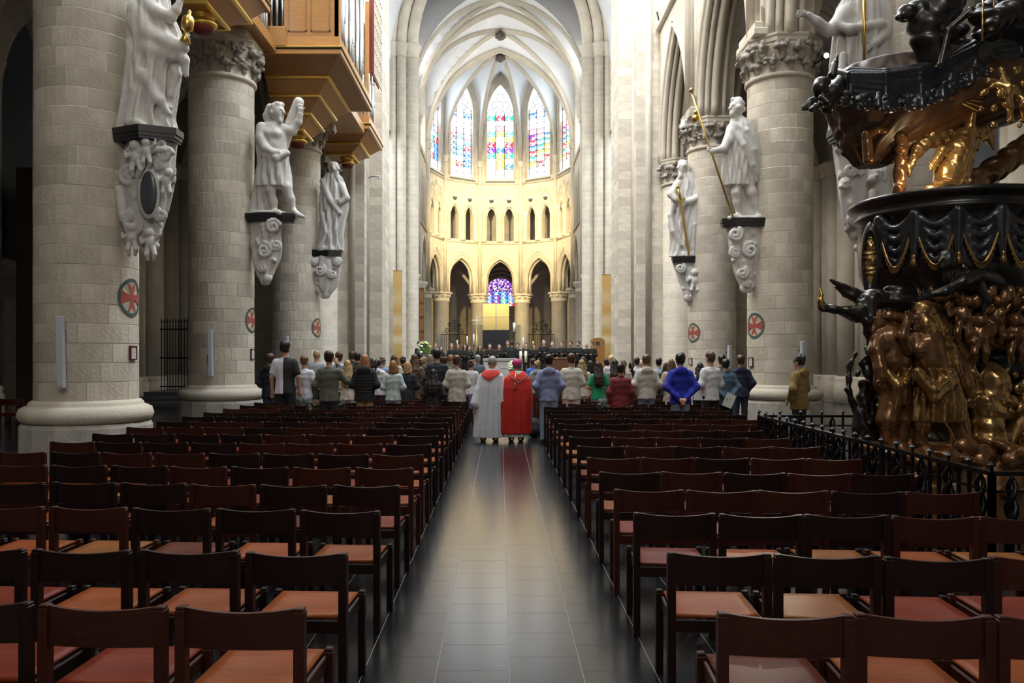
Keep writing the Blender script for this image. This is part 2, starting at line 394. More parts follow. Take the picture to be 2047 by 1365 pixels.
# ------------------------------------------------------------------ nave columns
NX, CR = 6.6, .74
CX = {(-1, 0): -6.5, (-1, 1): -6.58, (-1, 2): -6.42, (1, 0): 6.6, (1, 1): 6.6, (1, 2): 6.66}
def leaf_mesh(name, seed):
    r = random.Random(seed); s = Sculpt()
    s.cap((0, 0, -.14), (0, .05, .02), .05, .07, .04)
    for i in range(9):
        a = r.uniform(-1, 1); s.ell((a*.15, .06+r.uniform(0, .06), r.uniform(-.02, .12)), (r.uniform(.035, .06), r.uniform(.035, .055), r.uniform(.03, .055)), .015)
    s.ripple(.008, 55, seed)
    return s.mesh(name, .019)
LEAFS = [leaf_mesh('capital_leaf', i) for i in range(3)]
LEAFM = mat('capital_leaf_stone', (.40, .36, .31), .85, var=(.22, .20, .17), scale=7)
BLK = {}
def curved_block(deg, hh, r0, r1):
    key = (deg, round(hh, 3), r0, r1)
    if key not in BLK:
        g = .0035; n = 6; a0 = g/r1; a1 = R(deg)-g/r1; V = []; F = []
        for (z, rr) in ((g, r1-.004), (g+.005, r1), (hh-g-.005, r1), (hh-g, r1-.004)):
            for i in range(n+1): a = a0+(a1-a0)*i/n; V.append((rr*math.cos(a), rr*math.sin(a), z))
        m = n+1
        for k in range(3):
            for i in range(n): F.append((k*m+i, k*m+i+1, (k+1)*m+i+1, (k+1)*m+i))
        b = len(V)
        for z in (g, hh-g):
            for i in range(m): a = a0+(a1-a0)*i/n; V.append((r0*math.cos(a), r0*math.sin(a), z))
        for i in range(n): F.append((b+i+1, b+i, i, i+1)[::-1]); F.append((3*m+i, 3*m+i+1, b+m+i+1, b+m+i))
        F.append((0, m, 2*m, 3*m, b+m, b)); F.append((n, b+n, b+m+n, 3*m+n, 2*m+n, m+n))
        q = MB(); q.add(V, F); BLK[key] = q.mesh('stone_block')
    return BLK[key]
SPLITS = [(60,)*6, (50, 70, 60, 50, 70, 60), (70, 50, 60, 70, 50, 60), (45, 70, 65, 55, 70, 55)]
def capital(root, z, r, leaves, a0=0, a1=2*PI):
    c = MB(); c.lathe([(r+.0, z-.02), (r+.05, z), (r+.065, z+.045), (r+.05, z+.09), (r, z+.11), (r-.01, z+.2), (r+.03, z+.5), (r+.10, z+.70), (r+.10, z+.74)], 32)
    c.lathe([(r+.13, z+.74), (r+.17, z+.78), (r+.17, z+.86), (r+.20, z+.90), (r+.20, z+.95)], 8, smooth=False, phase=PI/8)
    cap = c.put('capital', STONE, root)
    for row, (zz, rr, n) in enumerate(((z+.30, r-.02, leaves), (z+.60, r+.04, leaves))):
        for i in range(n):
            a = a0+(a1-a0)*(i+.5*row)/n; put('leaf', LEAFS[(i+row) % 3], LEAFM, cap, (rr*math.cos(a), rr*math.sin(a), zz), (0, 0, a-PI/2), 1.15+.2*row)
    return cap
def column(x, y, label, z1=8.05, group=None):
    root = empty('nave_column', (x, y, 0)); root['kind'] = 'structure'; tag(root, label, 'column')
    b = MB(); b.lathe([(.95, 0), (.95, .60), (.92, .66)], 16, smooth=False); b.put('plinth', STONED, root)
    b = MB(); b.lathe([(.86, .66), (.94, .70), (.97, .78), (.94, .88), (.86, .92), (.82, .93), (.82, .96), (.78, 1.0), (CR-.02, 1.02)], 40); b.put('base_moulding', STONE, root)
    b = MB(); b.lathe([(CR-.004, .9), (CR-.004, z1)], 56); b.put('mortar_core', MORTAR, root)
    n = 24; hh = (z1-1.0)/n
    for k in range(n):
        a = rng.uniform(0, 360)
        for w in SPLITS[rng.randrange(4)]:
            put('stone_block', curved_block(w, hh, CR-.05, CR+rng.choice((0, .002, .004))), STONEB, root, (0, 0, 1.0+hh*k), (0, 0, R(a))); a += w
    capital(root, z1, CR, 12)
    return root
LBL = {(-1, 0): 'massive round limestone column with notice frame and statue of robed figure with gold chalice', (-1, 1): 'round limestone column carrying the bare-chested statue with the log',
       (-1, 2): 'round limestone column below the organ with bowed robed statue', (1, 0): 'round limestone column behind the carved dark pulpit', (1, 1): 'round limestone column carrying the pilgrim statue with gold staff',
       (1, 2): 'round limestone column carrying the bearded statue with gold sword'}
COLY = (12.6, 18.9, 25.2); NAVECOL = {}
for s in (-1, 1):
    for i, y in enumerate(COLY): NAVECOL[(s, i)] = column(CX[(s, i)], y, LBL[(s, i)])

# ------------------------------------------------------------------ nave side walls with arcade
BAYS = ((3.15, 2.5), (9.45, 2.5), (15.75, 2.5), (22.05, 2.5), (28.0, 2.15))
for s, side in ((-1, 'left'), (1, 'right')):
    M = frame_map((s*6.05, 0, 0), (0, 1, 0), (s, 0, 0))
    w = MB()
    arch_wall(w, M, -8, 30.3, 9.0, 14.0, [(c, a, 9.0, 9.0, 13.1) for c, a in BAYS], 0, 1.1)
    arch_wall(w, M, -8, 45.2, 14.0, 26.0, [(c, 2.0, 17.2, 20.5, 23.2) for c, a in BAYS[:-1]]+[(28.0, 1.8, 17.2, 20.5, 23.2)]+[(38.2, 4.4, 14.0, 19, 25.5)], 0, 1.1)
    wall = struct(w.put('wall_'+side, ASH), 'limestone nave wall above the pointed arcade, '+('behind the organ' if s < 0 else 'above the pilgrim statue'), 'wall')
    for c, a in BAYS[1:]:
        q = MB()
        for (da, t, r) in ((.26, -.01, .05), (.13, .0, .075), (.0, .10, .09), (-.08, .27, .08), (-.13, .50, .13), (-.10, .78, .08)):
            arch_tube(q, M, c, a+da, 9.0, 13.1+da*1.3, t, r)
        q.put('arch_moulding', STONE, wall)
    q = MB(); q.box((min(s*5.88, s*6.06), 6, 13.95), (max(s*5.88, s*6.06), 30.3, 14.12), .03); q.put('string_course', RIB, wall)
    for y in COLY:
        q = MB(); q.tube([(s*6.0, y, 9.0), (s*6.0, y, 14.0), (s*6.0, y, 18.5)], .19, 12)
        for e in (-1, 1): q.tube([(s*6.02, y+.33*e, 9.0), (s*6.02, y+.33*e, 18.5)], .11, 10); q.tube([(s*6.05, y+.56*e, 9.0), (s*6.05, y+.56*e, 14)], .08, 8)
        q.box((min(s*5.78, s*6.1), y-.7, 9.0), (max(s*5.78, s*6.1), y+.7, 9.16), .02); q.box((min(s*5.82, s*6.1), y-.62, 9.16), (max(s*5.82, s*6.1), y+.62, 9.34), .03)
        q.put('wall_shaft', STONE, wall)
    for k, (c, a) in enumerate(BAYS[:-1]):
        q = MB(); P = [(-2.0, 17.2)]+arch_pts(2.0, 20.5, 23.2)+[(2.0, 17.2)]
        q.add([M(c+u, .55, z) for u, z in P], [tuple(range(len(P)))])
        struct(q.put('window_%d' % (20+k+(10 if s > 0 else 0)), mat('pale_leaded_glass', (.75, .8, .85), .3, emit=(.8, .9, 1), estr=1.2)), 'pale clerestory window high in the nave wall', 'window')
# ceilings closing the church above the frame
mb = MB(); NP = arch_pts(6.05, 18.0, 26.0, 12)
for (p, q) in zip(NP[:-1], NP[1:]): mb.add([(p[0], -8, p[1]), (q[0], -8, q[1]), (q[0], 45.0, q[1]), (p[0], 45.0, p[1])], [(0, 1, 2, 3)], True)
struct(mb.put('ceiling', PLASTER), 'pale plaster nave vault', 'ceiling')
mb = MB(); mb.box((-6.1, -9.6, 0), (6.1, -9.2, 26)); struct(mb.put('wall_back', ASH), 'west end wall of the nave', 'wall')

# ------------------------------------------------------------------ aisles
for s, side in ((-1, 'left'), (1, 'right')):
    M = frame_map((s*12.8, 0, 0), (0, 1, 0), (s, 0, 0)); w = MB()
    arch_wall(w, M, 0, 45.2, 0, 14, [(c, 1.5, 4.2, 8.2, 11.0) for c in (9.45, 15.75, 22.05, 34.7)], 0, .8)
    wall = struct(w.put('wall_aisle_'+side, ASH), 'outer aisle wall of grey limestone, '+('in deep shade' if s < 0 else 'behind the pulpit'), 'wall')
    for y in (12.6, 18.9, 25.2, 28.6, 31.5):
        q = MB(); x = s*12.75
        for (dx, dy, r) in ((-.35, 0, .36), (-.15, -.55, .17), (-.15, .55, .17), (-.05, -.95, .26), (-.05, .95, .26)):
            q.tube([(x+s*dx, y+dy, .9), (x+s*dx, y+dy, 8.6)], r, 14)
            q.lathe([(r+.10, 0), (r+.10, .7), (r+.05, .8), (r+.09, .86), (r+.02, .95)], 14, (x+s*dx, y+dy))
            q.lathe([(r, 8.5), (r+.05, 8.55), (r+.02, 8.62), (r+.14, 8.95), (r+.14, 9.05)], 14, (x+s*dx, y+dy))
        q.put('wall_respond', STONE, wall)
        q = MB()
        for (da, r) in ((0, .16), (.35, .1), (-.35, .1)):
            q.tube([(s*12.4, y+da, 9.0), (s*11.9, y+da, 10.6), (s*10.6, y+da, 12.2), (s*9.6, y+da, 12.8)], r, 8); q.tube([(s*9.6, y+da, 12.8), (s*8.4, y+da, 12.2), (s*7.5, y+da, 10.6), (s*7.2, y+da, 9.0)], r, 8)
        q.put('vault_rib', RIB, wall)
    for k, c in enumerate((9.45, 15.75, 22.05, 34.7)):
        q = MB(); P = [(-1.5, 4.2)]+arch_pts(1.5, 8.2, 11.0)+[(1.5, 4.2)]
        q.add([M(c+u, .4, z) for u, z in P], [tuple(range(len(P)))])
        struct(q.put('window_%d' % (40+k+(10 if s > 0 else 0)), mat('dark_leaded_glass', (.10, .12, .15), .3)), 'dark aisle window in the outer wall', 'window')
    mb = MB(); mb.box((min(s*7.1, s*13.6), -8, 12.9), (max(s*7.1, s*13.6), 33, 13.2)); struct(mb.put('ceiling_aisle_'+side, PLASTER), 'aisle vault', 'ceiling')
    mb = MB(); mb.box((min(s*8.1, s*13.0), 33.0, 0), (max(s*8.1, s*13.0), 33.4, 13.2)); struct(mb.put('wall_aisle_end_'+side, ASH), 'wall added across the aisle end to hide the transept light', 'wall')  # added to block the view of the transept area light through the aisle
    # transept arm
    mb = MB(); mb.box((min(s*13.0, s*21), 31.0, 0), (max(s*13.0, s*21), 31.6, 26)); mb.box((min(s*6.3, s*21), 45.2, 0), (max(s*6.3, s*21), 45.9, 26)); mb.box((min(s*20.4, s*21), 31.6, 0), (max(s*20.4, s*21), 45.2, 26)); mb.box((min(s*6.2, s*21), 31, 26), (max(s*6.2, s*21), 46, 26.4))
    struct(mb.put('wall_transept_'+side, ASH), 'transept wall', 'wall')

# ------------------------------------------------------------------ crossing piers, west pair (dressed block by block)
def flat_block(L, H):
    key = ('f', round(L, 3), round(H, 3))
    if key not in BLK: q = MB(); q.box((.005, -.05, .005), (L-.005, .004, H-.005), .004); BLK[key] = q.mesh('stone_block')
    return BLK[key]
def dress(root, a, b, z0, z1, hh, lens):
    """stone blocks along the wall foot from a to b; outward is to the right of the walking direction turned back"""
    a = Vector((*a, 0)); b = Vector((*b, 0)); L = (b-a).length; ang = math.atan2(b.y-a.y, b.x-a.x); k = 0; z = z0
    while z < z1-1e-6:
        opts = lens[k % len(lens)]; t = sum(opts); u = 0
        for l in opts:
            ll = l/t*L; p = a+(b-a)*(u/L); put('stone_block', flat_block(ll, hh), STONEB, root, (p.x, p.y, z), (0, 0, ang+PI if False else ang)); u += ll
        z += hh; k += 1
for s, side in ((-1, 'left'), (1, 'right')):
    root = empty('crossing_pier', (s*5.2, 31.8, 0)); root['kind'] = 'structure'; tag(root, 'broad limestone crossing pier '+('beneath the far end of the organ' if s < 0 else 'beyond the bearded statue with the sword'), 'pier')
    rel = lambda x, y: (s*(x-5.2), y-31.8)
    q = MB(); 
    def bx(x0, x1, y0, y1, z0, z1, bev=0): q.box((min(s*(x0-5.2), s*(x1-5.2)), y0-31.8, z0), (max(s*(x0-5.2), s*(x1-5.2)), y1-31.8, z1), bev)
    bx(5.15, 8.2, 30.34, 33.6, 0, 26); bx(4.58, 5.15, 31.04, 33.0, 0, 26)
    q.put('core', ASH, root)
    q = MB(); bx(5.05, 8.3, 30.2, 33.7, 0, .8, .05); bx(4.46, 5.15, 30.92, 33.1, 0, .8, .05); q.put('plinth', STONED, root)
    hh = .335; zt = 16.3
    for (p, t, lens) in (((6.35, 30.34), (5.15, 30.34), [(1, 1.3), (1.4, .9)]), ((5.15, 30.34), (5.15, 31.04), [(1,)]), ((5.15, 31.04), (4.58, 31.04), [(1,)]), ((4.58, 31.04), (4.58, 33.0), [(1, 1.2), (1.3, .8)])):
        A, B = rel(*p), rel(*t)
        if s > 0: A, B = B, A                     # outward normal of flat_block is local +y
        dress(root, B, A, .8, zt, hh, lens)
    q = MB()
    for (x, y, r) in ((5.22, 30.95, .16), (5.62, 30.32, .12)): q.tube([(s*(x-5.2), y-31.8, .8), (s*(x-5.2), y-31.8, 18.0)], r, 12)
    q.put('corner_shaft', STONE, root)
    # respond: half column that takes the last arcade arch
    rp = empty('respond', (s*6.75, 30.25, 0)); rp.parent = root; rp.location = (s*(6.75-5.2), 30.25-31.8, 0)
    q = MB(); q.lathe([(.75, 0), (.75, .6), (.68, .66), (.76, .76), (.64, .95), (.6, 1.0), (.6, 8.05)], 32); q.put('shaft', ASH, rp)
    c = capital(rp, 8.05, .6, 10)

# ------------------------------------------------------------------ east crossing piers and choir arch
for s, side in ((-1, 'left'), (1, 'right')):
    root = empty('choir_pier', (s*5.3, 44.9, 0)); root['kind'] = 'structure'; tag(root, 'tall clustered pier of the choir arch beside '+('the flower bouquet' if s < 0 else 'the oak throne'), 'pier')
    q = MB(); x0, x1 = sorted((s*(4.95-5.3), s*(7.2-5.3))); q.box((x0, -.4, 0), (x1, .8, 19.0)); q.put('core', ASH, root)
    for (x, y, r) in ((4.92, 44.72, .36), (5.48, 44.42, .27), (5.98, 44.36, .22), (6.4, 44.42, .22)):
        q = MB(); c = (s*(x-5.3), y-44.9)
        q.lathe([(r+.14, PLAT), (r+.14, 1.2), (r+.06, 1.3), (r+.1, 1.38), (r, 1.5), (r, 18.25)], 20, c); q.put('shaft', ASH, root)
        q = MB(); q.lathe([(r, 18.2), (r+.06, 18.26), (r+.02, 18.34), (r+.03, 18.5), (r+.15, 18.85), (r+.15, 18.98)], 16, c); q.put('capital', STONE, root)
for (a, y, r, za) in ((4.92, 44.72, .36, 26.0), (5.48, 44.42, .30, 26.8), (5.98, 44.36, .24, 27.3), (6.4, 44.4, .26, 27.8)):
    pass
q = MB(); MC = frame_map((0, 0, 0), (1, 0, 0), (0, 1, 0))
for (a, y, r, za) in ((4.92, 44.72, .34, 26.0), (5.48, 44.42, .28, 26.8), (5.98, 44.36, .24, 27.3), (6.4, 44.4, .26, 27.8)): arch_tube(q, MC, 0, a, 18.9, za, y, r, n=12)
ca = struct(q.put('trim_1', STONE), 'moulded pointed choir arch of limestone', 'arch')
q = MB(); arch_wall(q, MC, -7.5, 7.5, 18.9, 30, [(0, 5.0, 18.9, 18.9, 26.1)], 44.75, 45.6); q.put('arch_wall', ASH, ca)

# ------------------------------------------------------------------ choir side walls and vault
DC, AR, ZS, ZK = 55.5, 5.05, 16.2, 22.7
RR = (AR*AR+(ZK-ZS)**2)/(2*AR)
def rib_z(rho, a=AR, zs=ZS, zk=ZK):
    h = zk-zs; r = (a*a+h*h)/(2*a); return zs+math.sqrt(max(0, r*r-(rho+r-a)**2))
PANEC = mat('choir_window_glass', (.8, .85, .9), .3, emit=(.85, .93, 1), estr=.5)
for s, side in ((-1, 'left'), (1, 'right')):
    M = frame_map((s*AR, 45.6, 0), (0, 1, 0), (s, 0, 0)); w = MB()
    arch_wall(w, M, 0, 9.9, 6.3, 10.1, [(2.6, 1.7, 6.3, 7.2, 9.4), (7.3, 1.7, 6.3, 7.2, 9.4)], 0, .8)
    arch_wall(w, M, 0, 9.9, 10.1, 14.7, [(c, .38, 10.3, 12.3, 13.1) for c in (.9, 2.0, 3.1, 4.2, 5.7, 6.8, 7.9, 9.0)], 0, .8)
    arch_wall(w, M, 0, 9.9, 14.7, 23.2, [(1.6, 1.1, 15.2, 19.4, 21.4), (6.2, 1.9, 15.2, 19.0, 21.6)], 0, .8)
    wall = struct(w.put('wall_choir_'+side, ASHAPSE), 'side wall of the choir with arcade, beyond the '+('flower bouquet' if s < 0 else 'oak throne'), 'wall')
    q = MB()
    for z in (10.15, 14.75): q.tube([(s*(AR-.03), 45.6, z), (s*(AR-.03), 55.5, z)], .09, 8)
    for u in (2.6, 7.3): arch_tube(q, M, u, 1.82, 7.2, 9.65, 0, .07, 6.3); arch_tube(q, M, u, 1.68, 7.2, 9.4, .2, .09, 6.3)
    for c in (.9, 2.0, 3.1, 4.2, 5.7, 6.8, 7.9, 9.0): arch_tube(q, M, c, .5, 12.4, 13.7, 0, .05, 10.3)
    q.put('arch_moulding', RIB, wall)
    for y in (48.6, 54.9):
        q = MB(); q.tube([(s*(AR-.06), y, 6.3), (s*(AR-.06), y, 16.2)], .15, 12)
        for e in (-.24, .24): q.tube([(s*(AR-.03), y+e, 6.3), (s*(AR-.03), y+e, 16.2)], .09, 8)
        q.lathe([(.16, 15.85), (.2, 15.9), (.17, 15.95), (.3, 16.2), (.3, 16.28)], 12, (s*(AR-.08), y)); q.put('wall_shaft', RIB, wall)
    for y in (45.9, 50.6):
        q = MB(); c = (s*(AR+.3), y); q.lathe([(.75, PLAT), (.75, 1.1), (.62, 1.2), (.58, 1.3), (.58, 5.65), (.64, 5.7), (.6, 5.78), (.62, 5.95), (.76, 6.2), (.76, 6.32)], 24, c)
        q.put('arcade_column', ASHAPSE, wall)
    q = MB()
    for (c, a, z0, zs, za) in ((1.6, 1.1, 15.2, 19.4, 21.4), (6.2, 1.9, 15.2, 19.0, 21.6)):
        P = [(-a, z0)]+arch_pts(a, zs, za)+[(a, z0)]; q.add([M(c+u, .45, z) for u, z in P], [tuple(range(len(P)))])
    struct(q.put('window_%d' % (8 if s < 0 else 9), PANEC), 'tall clerestory window in the choir side wall', 'window')
    # outer aisle of the choir
    q = MB(); x0, x1 = sorted((s*10.5, s*10.9)); q.box((x0, 45.9, 0), (x1, 58, 12)); x0, x1 = sorted((s*5.8, s*10.9)); q.box((x0, 45.9, 10.1), (x1, 58, 10.4)); struct(q.put('wall_ambulatory_'+side, ASH), 'outer wall beside the choir', 'wall')
# quadripartite bays
def groin(y0, y1, n=20):
    V = []; F = []; yc = (y0+y1)/2; hy = (y1-y0)/2
    for j in range(n+1):
        for i in range(n+1):
            x = AR*(2*i/n-1); y = y0+(y1-y0)*j/n; za = rib_z(abs(x)); zb = rib_z(abs(y-yc), hy+.01); V.append((x, y, max(za, zb)+.06))
    for j in range(n):
        for i in range(n): k = j*(n+1)+i; F.append((k, k+1, k+n+2, k+n+1))
    return V, F
mb = MB()
for (a, b) in ((45.6, 48.6), (48.6, 54.9)): mb.add(*groin(a, b), smooth=False)
VERT = [(AR*math.sin(R(t)), DC+AR*math.cos(R(t))) for t in (-90, -54, -18, 18, 54, 90)]
for f in range(5):                                        # apse cells
    n = 14; V = []; F = []; A, B = VERT[f], VERT[f+1]
    hw = .5*math.hypot(A[0]-B[0], A[1]-B[1]); FA = arch_pts(1, 19.6, 23.0, 7)
    for j in range(n+1):
        rho = AR*(1-j/n)**.8*1.0; fr = (rib_z(rho)-ZS)/(ZK-ZS)
        for i in range(len(FA)):
            u = (FA[i][0]+1)/2; wz = FA[i][1] if 0 < i < len(FA)-1 else ZS
            k = rho/AR; x = (A[0]+(B[0]-A[0])*u)*k; y = DC+((A[1]-DC)+(B[1]-A[1])*u)*k
            V.append((x, y, rib_z(rho)+(wz-ZS)*(1-fr)+.06))
    m = len(FA)
    for j in range(n):
        for i in range(m-1): F.append((j*m+i, j*m+i+1, (j+1)*m+i+1, (j+1)*m+i))
    mb.add(V, F, False)
mb.add([(-AR, 54.9, 25.0), (AR, 54.9, 25), (AR, 45, 25), (-AR, 45, 25)], [(0, 1, 2, 3)])
vault = struct(mb.put('ceiling_choir', PLASTER), 'pale plaster webs of the choir vault between stone ribs', 'ceiling')
def rib(P, r, name='vault_rib'):
    q = MB(); q.tube(P, r, 10, sx=1.3); q.tube([Vector(p)+Vector((0, 0, -r*.9)) for p in P], r*.5, 8); q.put(name, RIB, vault)
N = 22
for y in (48.6, 54.9): rib([(x, y, z) for x, z in arch_pts(AR-.02, ZS, ZK, 16)], .21, 'transverse_rib')
for (y0, y1) in ((48.6, 54.9), (45.6, 48.6)):
    yc = (y0+y1)/2
    for sx in (-1, 1):
        for (ya) in (y0, y1):
            rib([(sx*AR*(1-i/N), ya+(yc-ya)*i/N, rib_z(AR*(1-i/N))) for i in range(N+1)], .14, 'diagonal_rib')
for (x, y) in VERT:
    rib([(x*(1-i/N), DC+(y-DC)*(1-i/N), rib_z(AR*(1-i/N))) for i in range(N+1)], .14, 'radial_rib')
for (y, z, sd) in ((51.75, 22.5, 1), (DC, 22.45, 2)):
    s = Sculpt(); r_ = random.Random(sd); s.cap((0, 0, -.2), (0, 0, .3), .26, .2, .05)
    for i in range(14): a = i*.9; s.ell((.26*math.cos(a), .26*math.sin(a), -.15+r_.uniform(-.15, .15)), (.11, .11, .09), .03)
    if sd == 2:
        s.cap((-.25, 0, .05), (-.38, 0, .3), .07, .03); s.cap((.25, 0, .05), (.38, 0, .3), .07, .03)
    put('keystone', s.mesh('keystone', .04), mat('keystone_dark', (.12, .10, .08), .7, var=(.05, .045, .04), scale=4), vault, (0, y, z))

# ------------------------------------------------------------------ apse
WHITE_G = (.92, .97, 1.0)
def glass(name, col, e=2.6, white=.5):
    if name in MATS: return MATS[name]
    m = mat(name, col, .25); nt = m.node_tree; b = nt.nodes['Principled BSDF']; tc = [n for n in nt.nodes if n.type == 'TEX_COORD'][0]
    v = nt.nodes.new('ShaderNodeTexVoronoi'); v.inputs['Scale'].default_value = 9; nt.links.new(tc.outputs['Object'], v.inputs['Vector'])
    sp = nt.nodes.new('ShaderNodeSeparateColor'); nt.links.new(v.outputs['Color'], sp.inputs[0])
    r = nt.nodes.new('ShaderNodeValToRGB'); r.color_ramp.interpolation = 'CONSTANT'; E = r.color_ramp.elements
    E[0].position = 0; E[0].color = (*col, 1); E[1].position = 1-white; E[1].color = (*WHITE_G, 1)
    e2 = E.new(min(.97, 1-white*.35)); e2.color = tuple(min(1, c*.5+.5*w) for c, w in zip(col, WHITE_G))+(1,)
    nt.links.new(sp.outputs[0], r.inputs['Fac'])
    v2 = nt.nodes.new('ShaderNodeTexVoronoi'); v2.feature = 'DISTANCE_TO_EDGE'; v2.inputs['Scale'].default_value = 9; nt.links.new(tc.outputs['Object'], v2.inputs['Vector'])
    ls = nt.nodes.new('ShaderNodeMath'); ls.operation = 'GREATER_THAN'; ls.inputs[1].default_value = .022; nt.links.new(v2.outputs['Distance'], ls.inputs[0])
    ml = nt.nodes.new('ShaderNodeMath'); ml.operation = 'MULTIPLY_ADD'; ml.inputs[1].default_value = e*.75; ml.inputs[2].default_value = e*.25; nt.links.new(ls.outputs[0], ml.inputs[0])
    nt.links.new(r.outputs['Color'], b.inputs['Emission Color']); nt.links.new(r.outputs['Color'], b.inputs['Base Color']); nt.links.new(ml.outputs[0], b.inputs['Emission Strength'])
    return m
G = {'w': glass('glass_white', (.55, .78, .95), 3.4, .8), 'b': glass('glass_blue', (.03, .16, .62), 1.15, .42), 'r': glass('glass_red', (.62, .03, .06), 1.1, .45), 'g': glass('glass_green', (.03, .42, .28), 1.1, .45),
     'y': glass('glass_gold', (1.0, .60, .07), 1.3, .40), 'p': glass('glass_purple', (.20, .04, .38), 1.0, .35), 't': glass('glass_teal', (.08, .48, .66), 1.3, .5), 'k': glass('glass_pink', (.85, .25, .32), 1.3, .45),
     'B': glass('glass_pale_blue', (.35, .62, 1.0), 2.2, .5), 'e': glass('glass_emblem', (.85, .75, .35), 2.4, .7)}
LEAD = mat('window_lead', (.012, .013, .015), .6)
def lancet(k, M, t, a, sill, zs, za, rows, label, lights=3, trac='w'):
    root = empty('window_%d' % k); struct(root, label, 'window'); Mw = lambda u, z, dt=0: M(u, t+dt, z)
    n = len(rows); top = zs+.05; hh = (top-sill)/n; wv = 2*a/lights; g = .016
    for j, row in enumerate(rows):
        for i in range(lights):
            u0, u1, z0, z1 = -a+wv*i+g+.012, -a+wv*(i+1)-g-.012, sill+hh*j+g, sill+hh*(j+1)-g
            c = Mw((u0+u1)/2, (z0+z1)/2); q = MB()
            q.add([Mw(u, z, d)-c for d in (0, .02) for u, z in ((u0, z0), (u1, z0), (u1, z1), (u0, z1))], [(0, 1, 2, 3), (7, 6, 5, 4), (0, 4, 5, 1), (1, 5, 6, 2), (2, 6, 7, 3), (3, 7, 4, 0)])
            q.put('pane', G[row[i % len(row)]], root, c)
    P = arch_pts(a-.02, zs, za, 10); q = MB(); q.add([Mw(u, max(z, top+.02), .005) for u, z in P], [tuple(range(len(P)))]); q.put('tracery_pane', G[trac], root)
    q = MB()
    for i in range(lights+1): u = -a+wv*i; q.obox(Mw(u, sill), Mw(u, top), .06, .06)
    for j in range(n+1): z = sill+hh*j; q.obox(Mw(-a, z), Mw(a, z), .035, .035)
    q.put('glazing_bars', LEAD, root)
    q = MB(); h = za-zs
    for i in range(lights):
        u = -a+wv*(i+.5); hl = wv/2; arch = arch_pts(hl, top, top+hl*1.35, 6); q.tube([Mw(u+p, z, -.02) for p, z in arch], .03, 6)
    for (u, z, r) in ((0, zs+h*.60, a*.30), (-a*.42, zs+h*.36, a*.25), (a*.42, zs+h*.36, a*.25)):
        q.tube([Mw(u+r*math.cos(x*PI/6), z+r*math.sin(x*PI/6), -.02) for x in range(12)], .03, 6, closed=True)
    q.obox(Mw(0, zs+h*.9), Mw(0, za), .05, .05)
    q.put('tracery', LEAD, root)
    return root
APW = struct(empty('wall_apse', (0, 0, 0)), 'polygonal apse wall with arcade, triforium and tall windows', 'wall')
CENTRE = ['wew', 'BeB', 'wyb', 'wyw', 'gyg', 'pbp', 'rwr', 'ywy', 'tyt', 'wkw', 'www', 'grg']
SIDE1 = ['www', 'weB', 'yrb', 'wwb', 'btb', 'bgr', 'bwt', 'rtk', 'kkB', 'www', 'www', 'bBb']
SIDE2 = ['www', 'Bew', 'yrw', 'ger', 'ryy', 'bgy', 'rtg', 'pkb', 'kkw', 'www', 'wBw', 'bBb']
